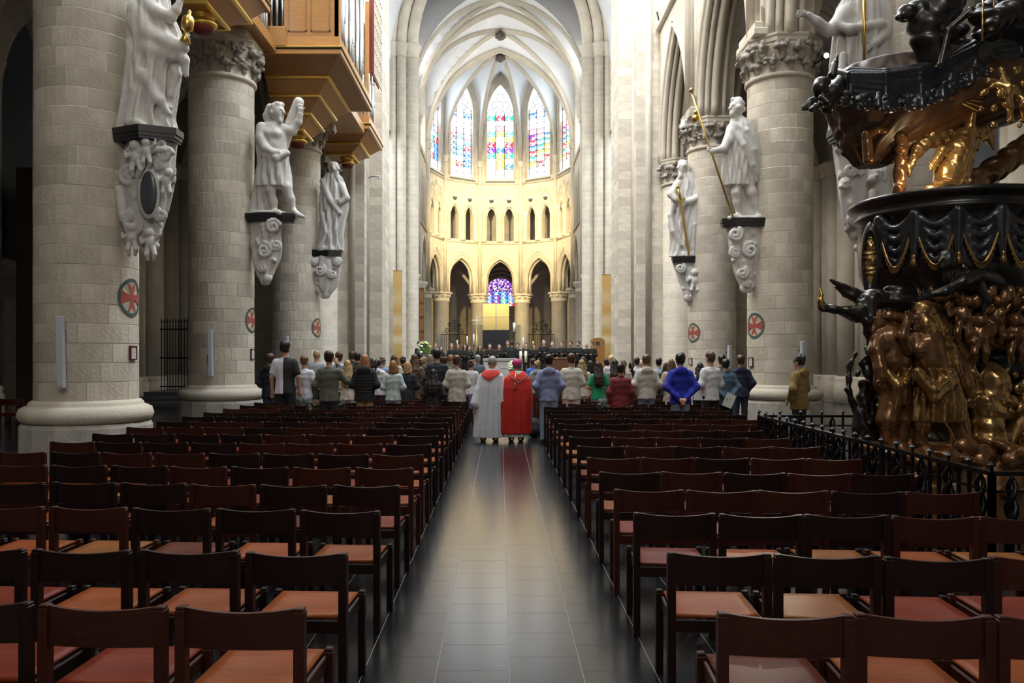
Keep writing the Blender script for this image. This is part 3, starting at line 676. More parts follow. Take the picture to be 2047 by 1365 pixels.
for f, al in enumerate((-72, -36, 0, 36, 72)):
    n = Vector((math.sin(R(al)), math.cos(R(al)), 0)); U = (math.cos(R(al)), -math.sin(R(al)), 0)
    M = frame_map(Vector((0, DC, 0))+n*AR*math.cos(R(18)), U, n); hw = AR*math.sin(R(18))
    w = MB(); arch_wall(w, M, -hw, hw, 6.3, 10.1, [(0, 1.08, 6.3, 7.4, 8.95)], 0, .7)
    arch_wall(w, M, -hw, hw, 10.1, 14.7, [(-.66, .36, 10.3, 12.2, 12.95), (.66, .36, 10.3, 12.2, 12.95)], 0, .45)
    arch_wall(w, M, -hw, hw, 14.7, 23.1, [(0, 1.0, 14.95, 19.8, 22.1)], 0, .55)
    w.put('wall_panel', ASHAPSE, APW)
    w = MB(); w.add([M(-hw*1.25, 1.5, 10), M(hw*1.25, 1.5, 10), M(hw*1.25, 1.5, 14.7), M(-hw*1.25, 1.5, 14.7)], [(0, 1, 2, 3)]); w.add([M(-hw*1.2, 0.1, 10.12), M(hw*1.2, 0.1, 10.12), M(hw*1.25, 1.5, 10.12), M(-hw*1.25, 1.5, 10.12)], [(0, 1, 2, 3)]); w.add([M(-hw*1.2, 0.1, 14.6), M(hw*1.2, 0.1, 14.6), M(hw*1.25, 1.5, 14.6), M(-hw*1.25, 1.5, 14.6)], [(0, 1, 2, 3)])
    w.put('passage_wall', STONED, APW)
    w = MB()
    for (a, za, t, r) in ((1.34, 9.42, -.01, .045), (1.22, 9.2, .01, .06), (1.08, 8.97, .12, .09), (1.0, 8.85, .34, .10)): arch_tube(w, M, 0, a, 7.4, za, t, r, 6.4)
    for e in (-1, 1):
        arch_tube(w, M, e*.66, .56, 12.45, 13.95, -.01, .055, 12.4); arch_tube(w, M, e*.66, .43, 12.35, 13.45, .0, .05, 12.4); arch_tube(w, M, e*.66, .33, 12.2, 12.8, .05, .045)
        w.tube([M(e*.66, .03, 12.98), M(e*.66, .03, 12.75)], [.09, .03], 8)
    w.tube([M(.2*math.cos(x*PI/8), 0, 14.0+.2*math.sin(x*PI/8)) for x in range(16)], .035, 6, closed=True); w.tube([M(.09*math.cos(x*PI/4), 0, 14.0+.09*math.sin(x*PI/4)) for x in range(8)], .03, 6, closed=True)
    for (a, za, t, r) in ((1.16, 22.45, -.01, .06), (1.04, 22.2, .05, .07)): arch_tube(w, M, 0, a, 19.8, za, t, r, 14.95)
    for z, r in ((10.12, .07), (14.62, .09)): w.tube([M(-hw, -.02, z), M(hw, -.02, z)], r, 8)
    w.put('arch_moulding', RIB if False else ASHAPSE, APW)
    w = MB(); w.add([M(-1.12, -.16, 14.72), M(1.12, -.16, 14.72), M(1.0, .2, 14.97), M(-1.0, .2, 14.97), M(-1.12, -.02, 14.6), M(1.12, -.02, 14.6)], [(0, 1, 2, 3), (4, 5, 1, 0)]); w.put('window_sill', mat('sill_slate', (.16, .17, .19), .7), APW)
    for (u, r) in ((0, .20), (-1.24, .15), (1.24, .15)):
        c = M(u, .06, 0); w = MB(); w.lathe([(r+.06, 10.2), (r+.08, 10.32), (r+.02, 10.42), (r, 10.5), (r, 12.0), (r+.03, 12.04), (r+.01, 12.1), (r+.09, 12.36), (r+.09, 12.46)], 14, (c.x, c.y)); w.put('colonette', ASHAPSE, APW)
    rows = CENTRE if al == 0 else (SIDE1 if al < 0 else SIDE2)
    lancet(f+1, M, .3, 1.0, 14.95, 19.8, 22.1, rows, ['narrow stained-glass window at the organ-side edge of the apse', 'stained-glass window left of the enthroned figure, with blue top corners', 'central stained-glass window with enthroned figure in yellow and purple', 'stained-glass window with pink roofed shrine and golden figures', 'narrow stained-glass window at the pulpit-side edge of the apse'][f])
for (x, y) in VERT:
    dx, dy = x/AR, (y-DC)/AR; w = MB()
    px, py = -dy, dx
    w.tube([(x-dx*.05, y-dy*.05, 6.4), (x-dx*.05, y-dy*.05, ZS)], .13, 12)
    for e in (-1, 1): w.tube([(x+e*px*.2-dx*.0, y+e*py*.2, 6.4), (x+e*px*.2, y+e*py*.2, ZS)], .075, 8); w.tube([(x+e*px*.34+dx*.05, y+e*py*.34+dy*.05, 14.7), (x+e*px*.34+dx*.05, y+e*py*.34+dy*.05, 20.5)], .07, 8)
    w.lathe([(.14, ZS-.4), (.18, ZS-.36), (.16, ZS-.3), (.27, ZS-.02), (.27, ZS+.06)], 12, (x-dx*.06, y-dy*.06)); w.put('wall_shaft', ASHAPSE, APW)
    w = MB(); c = (x+dx*.3, y+dy*.3)
    w.lathe([(.82, PLAT), (.82, 1.0), (.7, 1.1), (.66, 1.2), (.58, 1.3), (.58, 5.6), (.64, 5.64), (.65, 5.7), (.6, 5.75), (.62, 5.95), (.72, 6.15)], 28, c)
    w.put('arcade_column', ASHAPSE, APW)
    w = MB(); w.lathe([(.78, 6.15), (.82, 6.18), (.82, 6.32), (.6, 6.33)], 8, c, smooth=False); 
    cp = w.put('capital', ASHAPSE, APW)
    for i in range(10):
        a = 2*PI*i/10; put('leaf', LEAFS[i % 3], ASHAPSE, cp, (c[0]+.6*math.cos(a), c[1]+.6*math.sin(a), 6.0), (0, 0, a-PI/2), .75)
# floodlights hung in the triforium arches
for f, al in ((1, -36), (2, 0), (3, 36)):
    n = Vector((math.sin(R(al)), math.cos(R(al)), 0)); U = Vector((math.cos(R(al)), -math.sin(R(al)), 0)); O = Vector((0, DC, 0))+n*AR*math.cos(R(18))
    for e in (-1, 1):
        p = O+U*e*.66-n*.02+Vector((0, 0, 13.32)); root = empty('floodlight', p, -R(al)); tag(root, 'small dark floodlight in a triforium arch under '+['', 'the window with blue top corners', 'the window of the enthroned figure', 'the window with the pink shrine'][f], 'lamp', 'triforium floodlights')
        s = Sculpt(); s.ell((0, 0, 0), (.17, .16, .17), .02); s.half((0, 0, .08), (0, 0, 1)); put('housing', s.mesh('housing', .02), mat('lamp_grey', (.05, .06, .075), .5), root)
        q = MB(); q.lathe([(.0, .085), (.13, .085), (.13, .1), (0, .1)], 14); q.put('lens', mat('lamp_lens', (.8, .85, .9), .2, emit=(.9, .95, 1), estr=.6), root)
        q = MB(); q.obox((0, .1, 0), (0, .45, 0), .04, .04); q.put('bracket', IRON, root)
# ambulatory behind the arcade
OW = [(10.6*math.sin(R(t)), DC+10.6*math.cos(R(t))) for t in (-90, -54, -22, 22, 54, 90)]
w = MB()
for i in (0, 1, 3, 4):
    A, B = OW[i], OW[i+1]; w.add([(*A, 0), (*B, 0), (*B, 11), (*A, 11)], [(0, 1, 2, 3)])
for e in (-1, 1): A = OW[2] if e < 0 else OW[3]; w.add([(*A, 0), (A[0]*.55, 71, 0), (A[0]*.55, 71, 11), (*A, 11)], [(0, 1, 2, 3)])
amb = struct(w.put('wall_ambulatory', ASH), 'ambulatory and chapel walls behind the apse columns', 'wall')
M = frame_map((0, 70.2, 0), (1, 0, 0), (0, 1, 0)); w = MB(); arch_wall(w, M, -3, 3, 0, 11, [(0, 1.25, 6.0, 7.2, 8.45)], 0, .4); w.put('chapel_wall', ASH, amb)
w = MB()
for (a, t, r) in ((1.45, 0, .09), (1.75, -.1, .12), (2.1, -.4, .14)): arch_tube(w, M, 0, a, 7.2, 7.2+a, t, r, 5.5)
w.put('arch_moulding', ASH, amb)
w = MB()
for (A, B, C, D) in zip(VERT[:-1], VERT[1:], OW[:-1], OW[1:]):
    e = lambda p: (p[0]*1.1, DC+(p[1]-DC)*1.1, 10.0)
    w.add([e(A), e(B), (D[0]*1.05, D[1], 10.3), (C[0]*1.05, C[1], 10.3)], [(0, 1, 2, 3)])
w.add([(-4.2, 64.5, 10.3), (4.2, 64.5, 10.3), (4.2, 72, 10.3), (-4.2, 72, 10.3)], [(0, 1, 2, 3)])
w.put('ambulatory_vault', PLASTER, amb)
for (x, y), (ox, oy) in zip(VERT, OW):
    dx, dy = x/AR, (y-DC)/AR; ix, iy = x+dx*.5, y+dy*.5; w = MB()
    for e in (-1, 0, 1):
        tx, ty = ox-e*dy*2.2, oy+e*dx*2.2
        w.tube([(ix+(tx-ix)*u, iy+(ty-iy)*u, 6.3+3.9*math.sin(PI*min(1, u/1.0)*.5)) for u in [i/10*.62 for i in range(11)]], .13, 8)
        w.tube([(tx*.97, DC+(ty-DC)*.97, 0), (tx*.97, DC+(ty-DC)*.97, 7.5)], .16, 8)
    w.tube([(ox*.96, DC+(oy-DC)*.96, 0), (ox*.96, DC+(oy-DC)*.96, 7.6)], .3, 10); w.put('vault_rib', STONE, amb)
lancet(6, M, .2, 1.25, 6.0, 7.25, 8.45, ['rpbr', 'bpgb', 'bpbb', 'pbbp'], 'round-arched stained-glass window of the chapel behind the apse, mostly blue', 4, 'p')
# ------------------------------------------------------------------ chairs
def wood(name, base, var, rough=.3, coat=.3, gs=9, spec=.5):
    """grained timber: noise stretched along the board"""
    if name in MATS: return MATS[name]
    m = mat(name, base, rough, var=var, scale=1, coat=coat, spec=spec); nt = m.node_tree
    n = [x for x in nt.nodes if x.type == 'TEX_NOISE'][0]; tc = [x for x in nt.nodes if x.type == 'TEX_COORD'][0]
    mp = nt.nodes.new('ShaderNodeMapping'); mp.inputs['Scale'].default_value = (gs*.6, gs*6, gs*6); nt.links.new(tc.outputs['Object'], mp.inputs['Vector']); nt.links.new(mp.outputs['Vector'], n.inputs['Vector'])
    return m
FRAMEM = [wood('chair_frame_dark', (.016, .0052, .0036), (.009, .0032, .0024), .45, 0, 9, .22), wood('chair_frame_red', (.052, .0105, .005), (.028, .006, .003), .45, 0, 9, .22)]
SEATM = [('orange-brown', wood('seat_orange', (.235, .056, .010), (.15, .032, .006), .5, 0, 9, .13)), ('red-brown', wood('seat_red', (.15, .021, .0065), (.09, .012, .004), .5, 0, 9, .13)), ('dark brown', wood('seat_brown', (.095, .021, .0075), (.055, .012, .005), .5, 0, 9, .13)), ('honey-brown', wood('seat_honey', (.22, .078, .014), (.14, .046, .009), .5, 0, 9, .13))]
def chair_meshes():
    q = MB(); q.box((-.02, -.021, 0), (.02, .021, .735), .004); q.box((-.018, -.019, .735), (.018, .019, .747), .004); post = q.mesh('rear_leg')
    q = MB(); q.box((-.019, -.02, 0), (.019, .02, .43), .004); q.box((-.017, -.018, .43), (.017, .018, .445), .005); fleg = q.mesh('front_leg')
    q = MB(); n = 10; V = []
    for (dz, top) in ((.592, 0), (.745, 1)):
        for t in (0, .018):
            for i in range(n+1):
                u = -1+2*i/n; V.append((.212*u, -.028*(1-u*u)-.012+t, dz-(.012*(1-u*u) if top else -.004*(1-u*u))))
    m = n+1; F = []
    for i in range(n):
        F += [(i, i+1, 2*m+i+1, 2*m+i), (m+i+1, m+i, 3*m+i, 3*m+i+1), (2*m+i, 2*m+i+1, 3*m+i+1, 3*m+i), (i+1, i, m+i, m+i+1)]
    F += [(0, 2*m, 3*m, m), (n, m+n, 3*m+n, 2*m+n)]; q.add(V, F, False); back = q.mesh('backrest')
    q = MB(); n = 8; V = []
    for k, t in enumerate((.435, .418)):
        for j in range(n+1):
            for i in range(n+1):
                u = -1+2*i/n; v = -1+2*j/n; dip = -.012*max(0, 1-(u*u*1.3+(v+.2)**2*1.2)) if k == 0 else 0
                V.append((.203*u, .225+.198*v, t+dip))
    F = []; m = n+1
    for j in range(n):
        for i in range(n): a = j*m+i; F.append((a, a+1, a+m+1, a+m)); b = a+m*m; F.append((b+m, b+m+1, b+1, b))
    for i in range(n):
        F.append((i+m*m, i+1+m*m, i+1, i)); a = n*m+i; F.append((a, a+1, a+1+m*m, a+m*m)); a = i*m; F.append((a, a+m, a+m+m*m, a+m*m)); a = i*m+n; F.append((a+m*m, a+m+m*m, a+m, a))
    q.add(V, F, True); seat = q.mesh('seat')
    q = MB(); q.box((-.009, 0, .355), (.009, .40, .416), .003); side = q.mesh('side_rail')
    q = MB(); q.box((-.205, -.009, .355), (.205, .009, .416), .003); cross = q.mesh('seat_rail')
    return post, fleg, back, seat, side, cross
CH = chair_meshes()
def make_chair(x, y, rz, label, fm, sm, group):
    root = empty('church_chair', (x, y, 0), rz); tag(root, label, 'chair', group)
    for e in (-1, 1):
        put('leg', CH[0], fm, root, (e*.228, 0, 0)); put('leg', CH[1], fm, root, (e*.226, .42, 0)); put('side_rail', CH[4], fm, root, (e*.214, .01, 0))
    put('backrest', CH[2], fm, root); put('seat', CH[3], sm, root); put('seat_rail', CH[5], fm, root, (0, .012, 0)); put('seat_rail', CH[5], fm, root, (0, .415, 0))
    return root
LY = [3.02, 3.86, 4.92, 5.87, 6.78, 7.70]; RY = [2.98, 3.86, 4.84, 5.71, 6.57, 7.50, 8.45]
while len(LY) < 20: LY.append(LY[-1]+.92)
while len(RY) < 20: RY.append(RY[-1]+.92)
SL = -.055
def row_y(side, k, x): return (LY if side < 0 else RY)[k]+SL*(x-side*.8)
cr = random.Random(21)
ORD = ['first', 'second', 'third', 'fourth', 'fifth', 'sixth', 'seventh', 'eighth', 'ninth', 'tenth', 'eleventh', 'twelfth', 'thirteenth', 'fourteenth', 'fifteenth']
for k in range(20):
    for side in (-1, 1):
        y0 = (LY if side < 0 else RY)[k]
        if side < 0: n = min(8, int((1.12*y0/1.6*1.0-.5)/.535)+1 if y0 < 6 else 8); xs = [-.985-.535*i for i in range(n)]
        else:
            n = (3 if k == 0 else 4 if k == 1 else 6 if k == 2 else 5) if k < 9 else 6
            xs = [1.055+(.506 if k < 9 else .53)*i for i in range(n)]
        for i, x in enumerate(xs):
            nm, sm = SEATM[cr.choice((0, 0, 0, 1, 1, 1, 2, 3))]; fi = cr.choice((0, 1))
            n_ = 14-k; rw = ('%s row behind the clergymen' % ORD[n_-1]) if n_ > 0 else ('%s row before the clergymen' % ORD[-n_])
            lab = '%s chair, %s seat, %s from the aisle, %s, %s side' % (('dark', 'reddish')[fi], nm, ORD[i], rw, 'organ' if side < 0 else 'pulpit')
            make_chair(x+cr.uniform(-.003, .003), y0+SL*(x-side*.8)+cr.uniform(-.02, .02), math.atan(SL)+cr.uniform(-.012, .012), lab, FRAMEM[fi], sm, 'church chairs '+('opposite the pulpit' if side < 0 else 'on the pulpit side'))
for x, y, w_ in ((-10.75, 17.6, 'nearer the added altar furniture'), (-10.15, 17.5, 'nearer the column')): make_chair(x, y, .1, 'reddish wooden chair standing in the dark side aisle, '+w_, FRAMEM[1], SEATM[1][1], 'chairs in the dark aisle')
# ------------------------------------------------------------------ pipe organ hung on the nave wall
OAK = wood('organ_oak', (.52, .26, .075), (.42, .20, .055), .4, .2, 4); OAKD = wood('organ_oak_dark', (.40, .19, .055), (.32, .145, .04), .42, .2, 4)
TIN = mat('organ_tin', (.62, .66, .70), .24, 1.0); GILT = mat('organ_gilt', (.72, .48, .10), .35, .7); ORED = mat('organ_red', (.16, .014, .014), .6); OBLK = mat('organ_black', (.012, .012, .012), .5)
CRM = mat('organ_cream', (.78, .72, .58), .6)
organ = empty('pipe_organ', (-5.5, 22.0, 7.5)); tag(organ, 'oak pipe organ with silver pipes hanging from the nave wall', 'organ')
OO = Vector((-5.5, 22.0, 7.5))
def obox(name, lo, hi, m, parent=organ, bev=.01):
    lo = Vector(lo)-OO; hi = Vector(hi)-OO; q = MB(); q.box(lo, hi, bev); return q.put(name, m, parent)
def frustum(name, xa, ya, yb, za, xb, yc, yd, zb, m, wall=-6.04):
    q = MB(); ch = .0
    V = [(wall, ya, za), (xa, ya, za), (xa, yb, za), (wall, yb, za), (wall, yc, zb), (xb, yc, zb), (xb, yd, zb), (wall, yd, zb)]
    q.add([Vector(v)-OO for v in V], [(0, 1, 2, 3)[::-1], (4, 5, 6, 7), (0, 1, 5, 4), (1, 2, 6, 5), (2, 3, 7, 6), (3, 0, 4, 7)]); return q.put(name, m, organ)
PIPES = {}
def pipe_mesh(r, L, foot):
    k = (r, L, foot)
    if k not in PIPES:
        q = MB(); q.lathe([(.012, 0), (.03, .02), (r, foot), (r, foot+.02), (r, L)], 14)
        a = .55; q.add([(r*1.06*math.cos(t), r*1.06*math.sin(t), z) for z in (foot+.03, foot+.03+r*1.8) for t in (-a, 0, a)]+[(r*1.1, 0, foot+.03+r*2.5)], [(0, 1, 4, 3), (1, 2, 5, 4), (3, 4, 6), (4, 5, 6)], True)
        PIPES[k] = q.mesh('pipe')
    return PIPES[k]
MOUTHS = {}
def pipe(x, y, z, r, L, foot, rot):
    p = put('pipe', pipe_mesh(r, L, foot), TIN, organ, Vector((x, y, z))-OO, (0, 0, rot))
    key = r
    if key not in MOUTHS: q = MB(); q.add([(r*1.075*math.cos(t), r*1.075*math.sin(t), z_) for z_ in (.03, .03+r*.55) for t in (-.5, 0, .5)], [(0, 1, 4, 3), (1, 2, 5, 4)], True); MOUTHS[key] = q.mesh('mouth')
    put('mouth', MOUTHS[key], OBLK, p, (0, 0, foot-.02))
def tower(yc, tiers, corn, ztop, small):
    (cx, chl, cz) = corn; prev = None
    for i, (x, hl, z) in enumerate(tiers):                # tiers from the lowest upward: moulding at (x, half length, z)
        nx, nh, nz = tiers[i+1] if i+1 < len(tiers) else (cx, chl, cz)
        frustum('hull_tier', x-.06, yc-hl+.05, yc+hl-.05, z, nx-.02, yc-nh+.03, yc+nh-.03, nz-.02, OAKD if i % 2 else OAK)
        obox('hull_moulding', (x-.05, yc-hl-.03, z-.045), (x+.03, yc+hl+.03, z+.02), GILT)
        for e in (-1, 1): ya, yb = sorted((yc+e*(hl+.03), yc+e*(hl-.05))); obox('hull_moulding', (-6.04, ya, z-.045), (x-.05, yb, z+.02), GILT)
    px = tiers[0][0]-.28; z0 = tiers[0][2]
    q = MB(); q.lathe([(.02, -.36), (.16, -.34), (.20, -.26), (.20, -.2)], 20, (px-OO.x, yc-OO.y)); p = q.put('pendant', ORED, organ, (0, 0, z0-OO.z))
    q = MB(); q.lathe([(.20, -.24), (.26, -.21), (.26, -.16), (.20, -.13), (.2, -.05), (.26, -.03), (.26, .0)], 20, (px-OO.x, yc-OO.y)); q.put('ring', GILT, p)
    # cornice
    obox('cornice', (-6.04, yc-chl-.05, cz-.02), (cx+.05, yc+chl+.05, cz+.10), OAK); obox('cornice_band', (-6.04, yc-chl-.07, cz+.10), (cx+.07, yc+chl+.07, cz+.135), OBLK)
    obox('cornice_band', (-6.04, yc-chl-.08, cz+.135), (cx+.08, yc+chl+.08, cz+.17), GILT); obox('cornice', (-6.04, yc-chl-.02, cz+.17), (cx+.02, yc+chl+.02, cz+.42), OAK)
    zb = cz+.42; x0 = -6.04; n0 = yc-chl
    # case: back mass, near cheek with pipe niche and panels
    obox('case', (x0, n0+.35, zb), (cx-.45, yc+chl-.02, ztop), OAKD)
    if not small:
        obox('case_post', (x0, n0, zb), (x0+.30, n0+.36, ztop), OAKD); obox('case_cheek', (x0+.72, n0, zb), (cx-.02, n0+.36, ztop), OAK)
        obox('niche_base', (x0+.30, n0-.10, cz+.16), (x0+.78, n0+.2, zb+.22), OAK); obox('niche_back', (x0+.30, n0+.3, zb), (x0+.72, n0+.36, ztop), OBLK)
        for i in range(3): pipe(x0+.38+.14*i, n0+.10, zb+.22, .065-.008*i, 4.6, .95-.06*i, -PI/2)
        for (a, b) in ((x0+.82, x0+1.28), (x0+1.38, x0+1.86)):
            q = MB(); y = n0-.012
            for (u0, u1, v0, v1) in ((a, b, zb+.12, zb+.16), (a, b, zb+2.6, zb+2.64), (a, a+.03, zb+.12, zb+2.64), (b-.03, b, zb+.12, zb+2.64)): q.box(Vector((u0, y, v0))-OO, Vector((u1, y+.03, v1))-OO)
            q.put('panel_moulding', OAKD, organ)
    else:
        obox('case_cheek', (x0, n0, zb), (cx-.4, n0+.36, ztop), OAK); obox('panel', (x0+.5, n0-.015, zb+.15), (cx-.6, n0+.02, zb+1.2), OAKD)
    obox('case_post', (cx-.12, n0, zb), (cx, n0+.12, ztop), OAK)
    # pipes of the front facing the nave, standing in shallow V groups
    L = 2*chl-.3; n = 18 if not small else 9
    for i in range(n):
        u = i/(n-1); v = abs((u*(3 if not small else 1)) % 1-.5)*2; pipe(cx-.10-.28*v*.8, n0+.18+L*u, zb, .075-.02*v, 3.6-.9*v-(1.4 if small else 0), .7-.2*v, 0)
    for k in range(4 if not small else 2):
        y = n0+.06+(2*chl-.12)*k/(3 if not small else 1); obox('case_post', (cx-.34, y-.05, zb), (cx-.24, y+.05, ztop), OAK)
MAIN = [(-5.29, .55, 7.75), (-5.03, .81, 8.10), (-4.73, 1.07, 8.49), (-4.41, 1.44, 8.85)]
SMALL = [(-5.12, .62, 8.66), (-4.78, 1.0, 8.95)]
tower(22.0, MAIN, (-3.96, 2.3, 9.12), 15.6, False)
tower(28.3, SMALL, (-4.42, 1.4, 9.32), 13.6, True)
tower(15.7, [(a-.42, b, c-.3) for a, b, c in SMALL], (-4.98, 1.4, 9.05), 13.6, True)
for yc in (25.6, 18.4):
    fx = -4.55 if yc > 22 else -5.5
    obox('pipe_flat_case', (-6.04, yc-1.15, 9.35), (fx-.35, yc+1.15, 14.2), OAKD); obox('cornice', (-6.04, yc-1.2, 9.12), (fx, yc+1.2, 9.4), OAK)
    for i in range(13): pipe(fx-.2, yc-1.05+.175*i, 9.4, .06, 2.1+.9*abs(i-6)/6, .5, 0)
    if yc < 22: continue
    yc = 28.3                                             # lattice screen with red cloth on the end tower
    q = MB()
    for k in range(8): y = yc-1.0+2.0*k/7; q.box(Vector((-4.36, y-.022, 11.4))-OO, Vector((-4.32, y+.022, 14.4))-OO)
    for k in range(8): z = 11.4+3.0*k/7; q.box(Vector((-4.36, yc-1.0, z-.022))-OO, Vector((-4.32, yc+1.0, z+.022))-OO)
    q.put('lattice', CRM, organ); obox('lattice_frame', (-4.46, yc-1.1, 11.3), (-4.30, yc-1.0, 14.5), ORED); obox('lattice_cloth', (-4.46, yc-.7, 11.4), (-4.42, yc+.9, 14.4), ORED)
# ------------------------------------------------------------------ statues on their consoles
class PX:
    """sculpt in the picture plane of a thing standing at depth d: pixels right / up from the foot, depth in pixels too"""
    def __init__(s, x0, y0, d): s.x0, s.y0, s.d, s.m = x0, y0, d, d/FPX; s.s = Sculpt()
    def j(s, x, y, dy=0): k = 1+dy*s.m/s.d; return ((x-VX)*s.m*k-(s.x0-VX)*s.m, dy*s.m, (VY-y)*s.m*k-(VY-s.y0)*s.m)
    def ch(s, P, k=6, rip=0, fr=40):
        """points (x, y, dy, r)"""
        s.s.chain([s.j(*p[:3]) for p in P], [p[3]*s.m for p in P], k*s.m, rip=rip*s.m, fr=fr); return s
    def el(s, x, y, dy, rx, ry, rz, k=5, tilt=0, op='u'): s.s.ell(s.j(x, y, dy), (rx*s.m, ry*s.m, rz*s.m), k*s.m, Matrix.Rotation(R(tilt), 3, 'Y') if tilt else None, op); return s
    def lo(s, rows, nf=7, amp=4, tw=3, ph=0, k=6, amp_top=None):
        """rows (y, xl, xr, half depth, dy)"""
        s.s.loft([(s.j(0, y, dy)[2], s.j((a+b)/2, 0, dy)[0], dy*s.m, (b-a)/2*s.m, hd*s.m) for y, a, b, hd, dy in rows], k*s.m, nf, amp*s.m, tw, ph, amp_top=None if amp_top is None else amp_top*s.m); return s
    def head(s, x, y, dy, h, face=1, beard=False, seed=1, hair=True):
        """h = half height in px; face=+1 looks right, -1 left; 3/4 towards the camera"""
        fx, fy = face*.85, -.5; q = h*.78
        s.el(x, y, dy, q*.92, q*.95, h, 3); s.el(x+fx*q*.35, y+h*.35, dy+fy*q*.35, q*.6, q*.6, h*.62, 3)
        s.ch([(x+fx*q*.85, y-h*.15, dy+fy*q*.85, h*.12), (x+fx*q*1.12, y+h*.18, dy+fy*q*1.12, h*.16)], 2)
        s.ch([(x+fx*q*.8-fy*q*.35, y-h*.2, dy+fy*q*.8+fx*q*.35, h*.1), (x+fx*q*.8+fy*q*.35, y-h*.2, dy+fy*q*.8-fx*q*.35, h*.1)], 2)
        s.ch([(x+fx*q*.85, y+h*.45, dy+fy*q*.85, h*.13), (x+fx*q*.8, y+h*.75, dy+fy*q*.75, h*.16)], 2)
        r = random.Random(seed)
        if hair:
            for i in range(16):
                a = r.uniform(0, 2*PI); b = r.uniform(-.35, 1.0); cx = math.cos(a)*math.cos(b); cy = math.sin(a)*math.cos(b)
                if cx*fx+cy*fy > .45 and b < .75: continue
                s.el(x+cx*q*.9, y-math.sin(b)*h*.9, dy+cy*q*.9, q*.34, q*.34, h*.28, 2)
        if beard:
            for i in range(9): s.el(x+fx*q*(.55+r.uniform(-.15, .25)), y+h*(.85+r.uniform(-.15, .75)), dy+fy*q*.6+r.uniform(-.3, .3)*q, q*.3, q*.3, h*.32, 2)
        s.ch([(x, y+h*.6, dy, q*.55), (x-face*q*.1, y+h*1.6, dy+2, q*.62)], 4); return s
    def hand(s, x, y, dy, r, dx, dyy, up=1):
        """palm plus five fingers pointing along (dx, dyy)"""
        n = math.hypot(dx, dyy); dx, dyy = dx/n, dyy/n; px, py = -dyy, dx
        s.el(x, y, dy, r, r*.6, r, 2)
        for i in range(4):
            o = (i-1.5)*r*.42; L = r*(1.25, 1.6, 1.5, 1.1)[i]
            s.ch([(x+px*o+dx*r*.6, y+py*o+dyy*r*.6, dy, r*.25), (x+px*o*1.2+dx*(r*.6+L*.6), y+py*o*1.2+dyy*(r*.6+L*.6), dy-r*.15, r*.22), (x+px*o*1.3+dx*(r*.5+L), y+py*o*1.3+dyy*(r*.5+L), dy+r*.1, r*.18)], 1)
        s.ch([(x+px*r*.6*up, y+py*r*.6*up, dy-r*.2, r*.28), (x+px*r*1.3*up+dx*r*.5, y+py*r*1.3*up+dyy*r*.5, dy-r*.4, r*.22)], 1); return s
    def mesh(s, name, hpx): return s.s.mesh(name, hpx*s.m)
def spiral(P, x, y, dy, r, turn, start, w):
    pts = []
    for i in range(22):
        t = i/21; a = start+turn*t*2*PI*1.6; rr = r*(1-.82*t); pts.append((x+rr*math.cos(a), y-rr*math.sin(a), dy-3*t, w*(1-.45*t)))
    P.ch(pts, 1.5)
def console(root, x0, y0, d, rows, vol, lumps, cher, seed, slab, mirror=None):
    """slab: list of (px, dy px) plan points; rows of the carved bracket below it"""
    m = PM(d); q = MB()
    for (g, z0, z1) in ((0, -.10, 0), (-.04, -.16, -.10), (-.08, -.20, -.16)):
        pts = [((x-x0)*m, dy*m) for x, dy in slab]; cx = sum(p[0] for p in pts)/len(pts); cy = sum(p[1] for p in pts)/len(pts)
        pts = [(cx+(p[0]-cx)*(1+g), cy+(p[1]-cy)*(1+g)) for p in pts]; a = sum(pts[i-1][0]*pts[i][1]-pts[i][0]*pts[i-1][1] for i in range(len(pts)))
        q.prism(pts if a > 0 else pts[::-1], z0, z1)
    q.put('slab', SLATE, root)
    P = PX(x0, y0, d); r = random.Random(seed)
    P.lo(rows, 5, 3, 2, seed, 5)
    for (x, y, dy, rr, t, st, w) in vol: spiral(P, x, y, dy, rr, t, st, w)
    for _ in range(lumps):
        i = r.randrange(len(rows)-1); u = r.random(); y = rows[i][0]+(rows[i+1][0]-rows[i][0])*u; a = rows[i][1]+(rows[i+1][1]-rows[i][1])*u; b = rows[i][2]+(rows[i+1][2]-rows[i][2])*u; hd = rows[i][3]; f = r.uniform(0, 1); x = a+(b-a)*f
        P.el(x, y, rows[i][4]-hd*math.sqrt(max(0, 1-(2*f-1)**2)), r.uniform(3, 6)*cher, r.uniform(3, 5)*cher, r.uniform(3, 7)*cher, 2.5, r.uniform(-40, 40))
    if mirror:
        P.s.ell(P.j(mirror[0], mirror[1], mirror[4]), (mirror[2]*1.35*m, 8*m, mirror[3]*1.2*m), 4*m)
    put('carved_bracket', P.mesh('carved_bracket', max(1.15, .022/m)), STATUE, root)
    if mirror:
        s = Sculpt(); s.ell((0, 0, 0), (mirror[2]*m, 5*m, mirror[3]*m), 0); put('oval_plaque', s.mesh('oval_plaque', .02), mat('dark_plaque', (.06, .065, .075), .25), root, P.j(mirror[0], mirror[1], mirror[4]-6))
def cherub(P, x, y, dy, r, lean=0):
    P.el(x, y, dy, r, r, r*1.05, 2); P.el(x+lean*r, y+r*2, dy+1, r*1.05, r*.9, r*1.35, 3)
    for e in (-1, 1):
        P.ch([(x+lean*r+e*r*.9, y+r*1.3, dy, r*.4), (x+lean*r+e*r*1.8, y+r*(1.2-.8*e), dy-2, r*.33), (x+lean*r+e*r*2.0, y+r*(.2-.9*e), dy-2, r*.26)], 2)
        P.ch([(x+lean*r+e*r*.5, y+r*3, dy, r*.55), (x+lean*r+e*r*.8, y+r*4.3, dy-3, r*.45), (x+lean*r+e*r*.6, y+r*5.4, dy+1, r*.33)], 2)
STAT = []
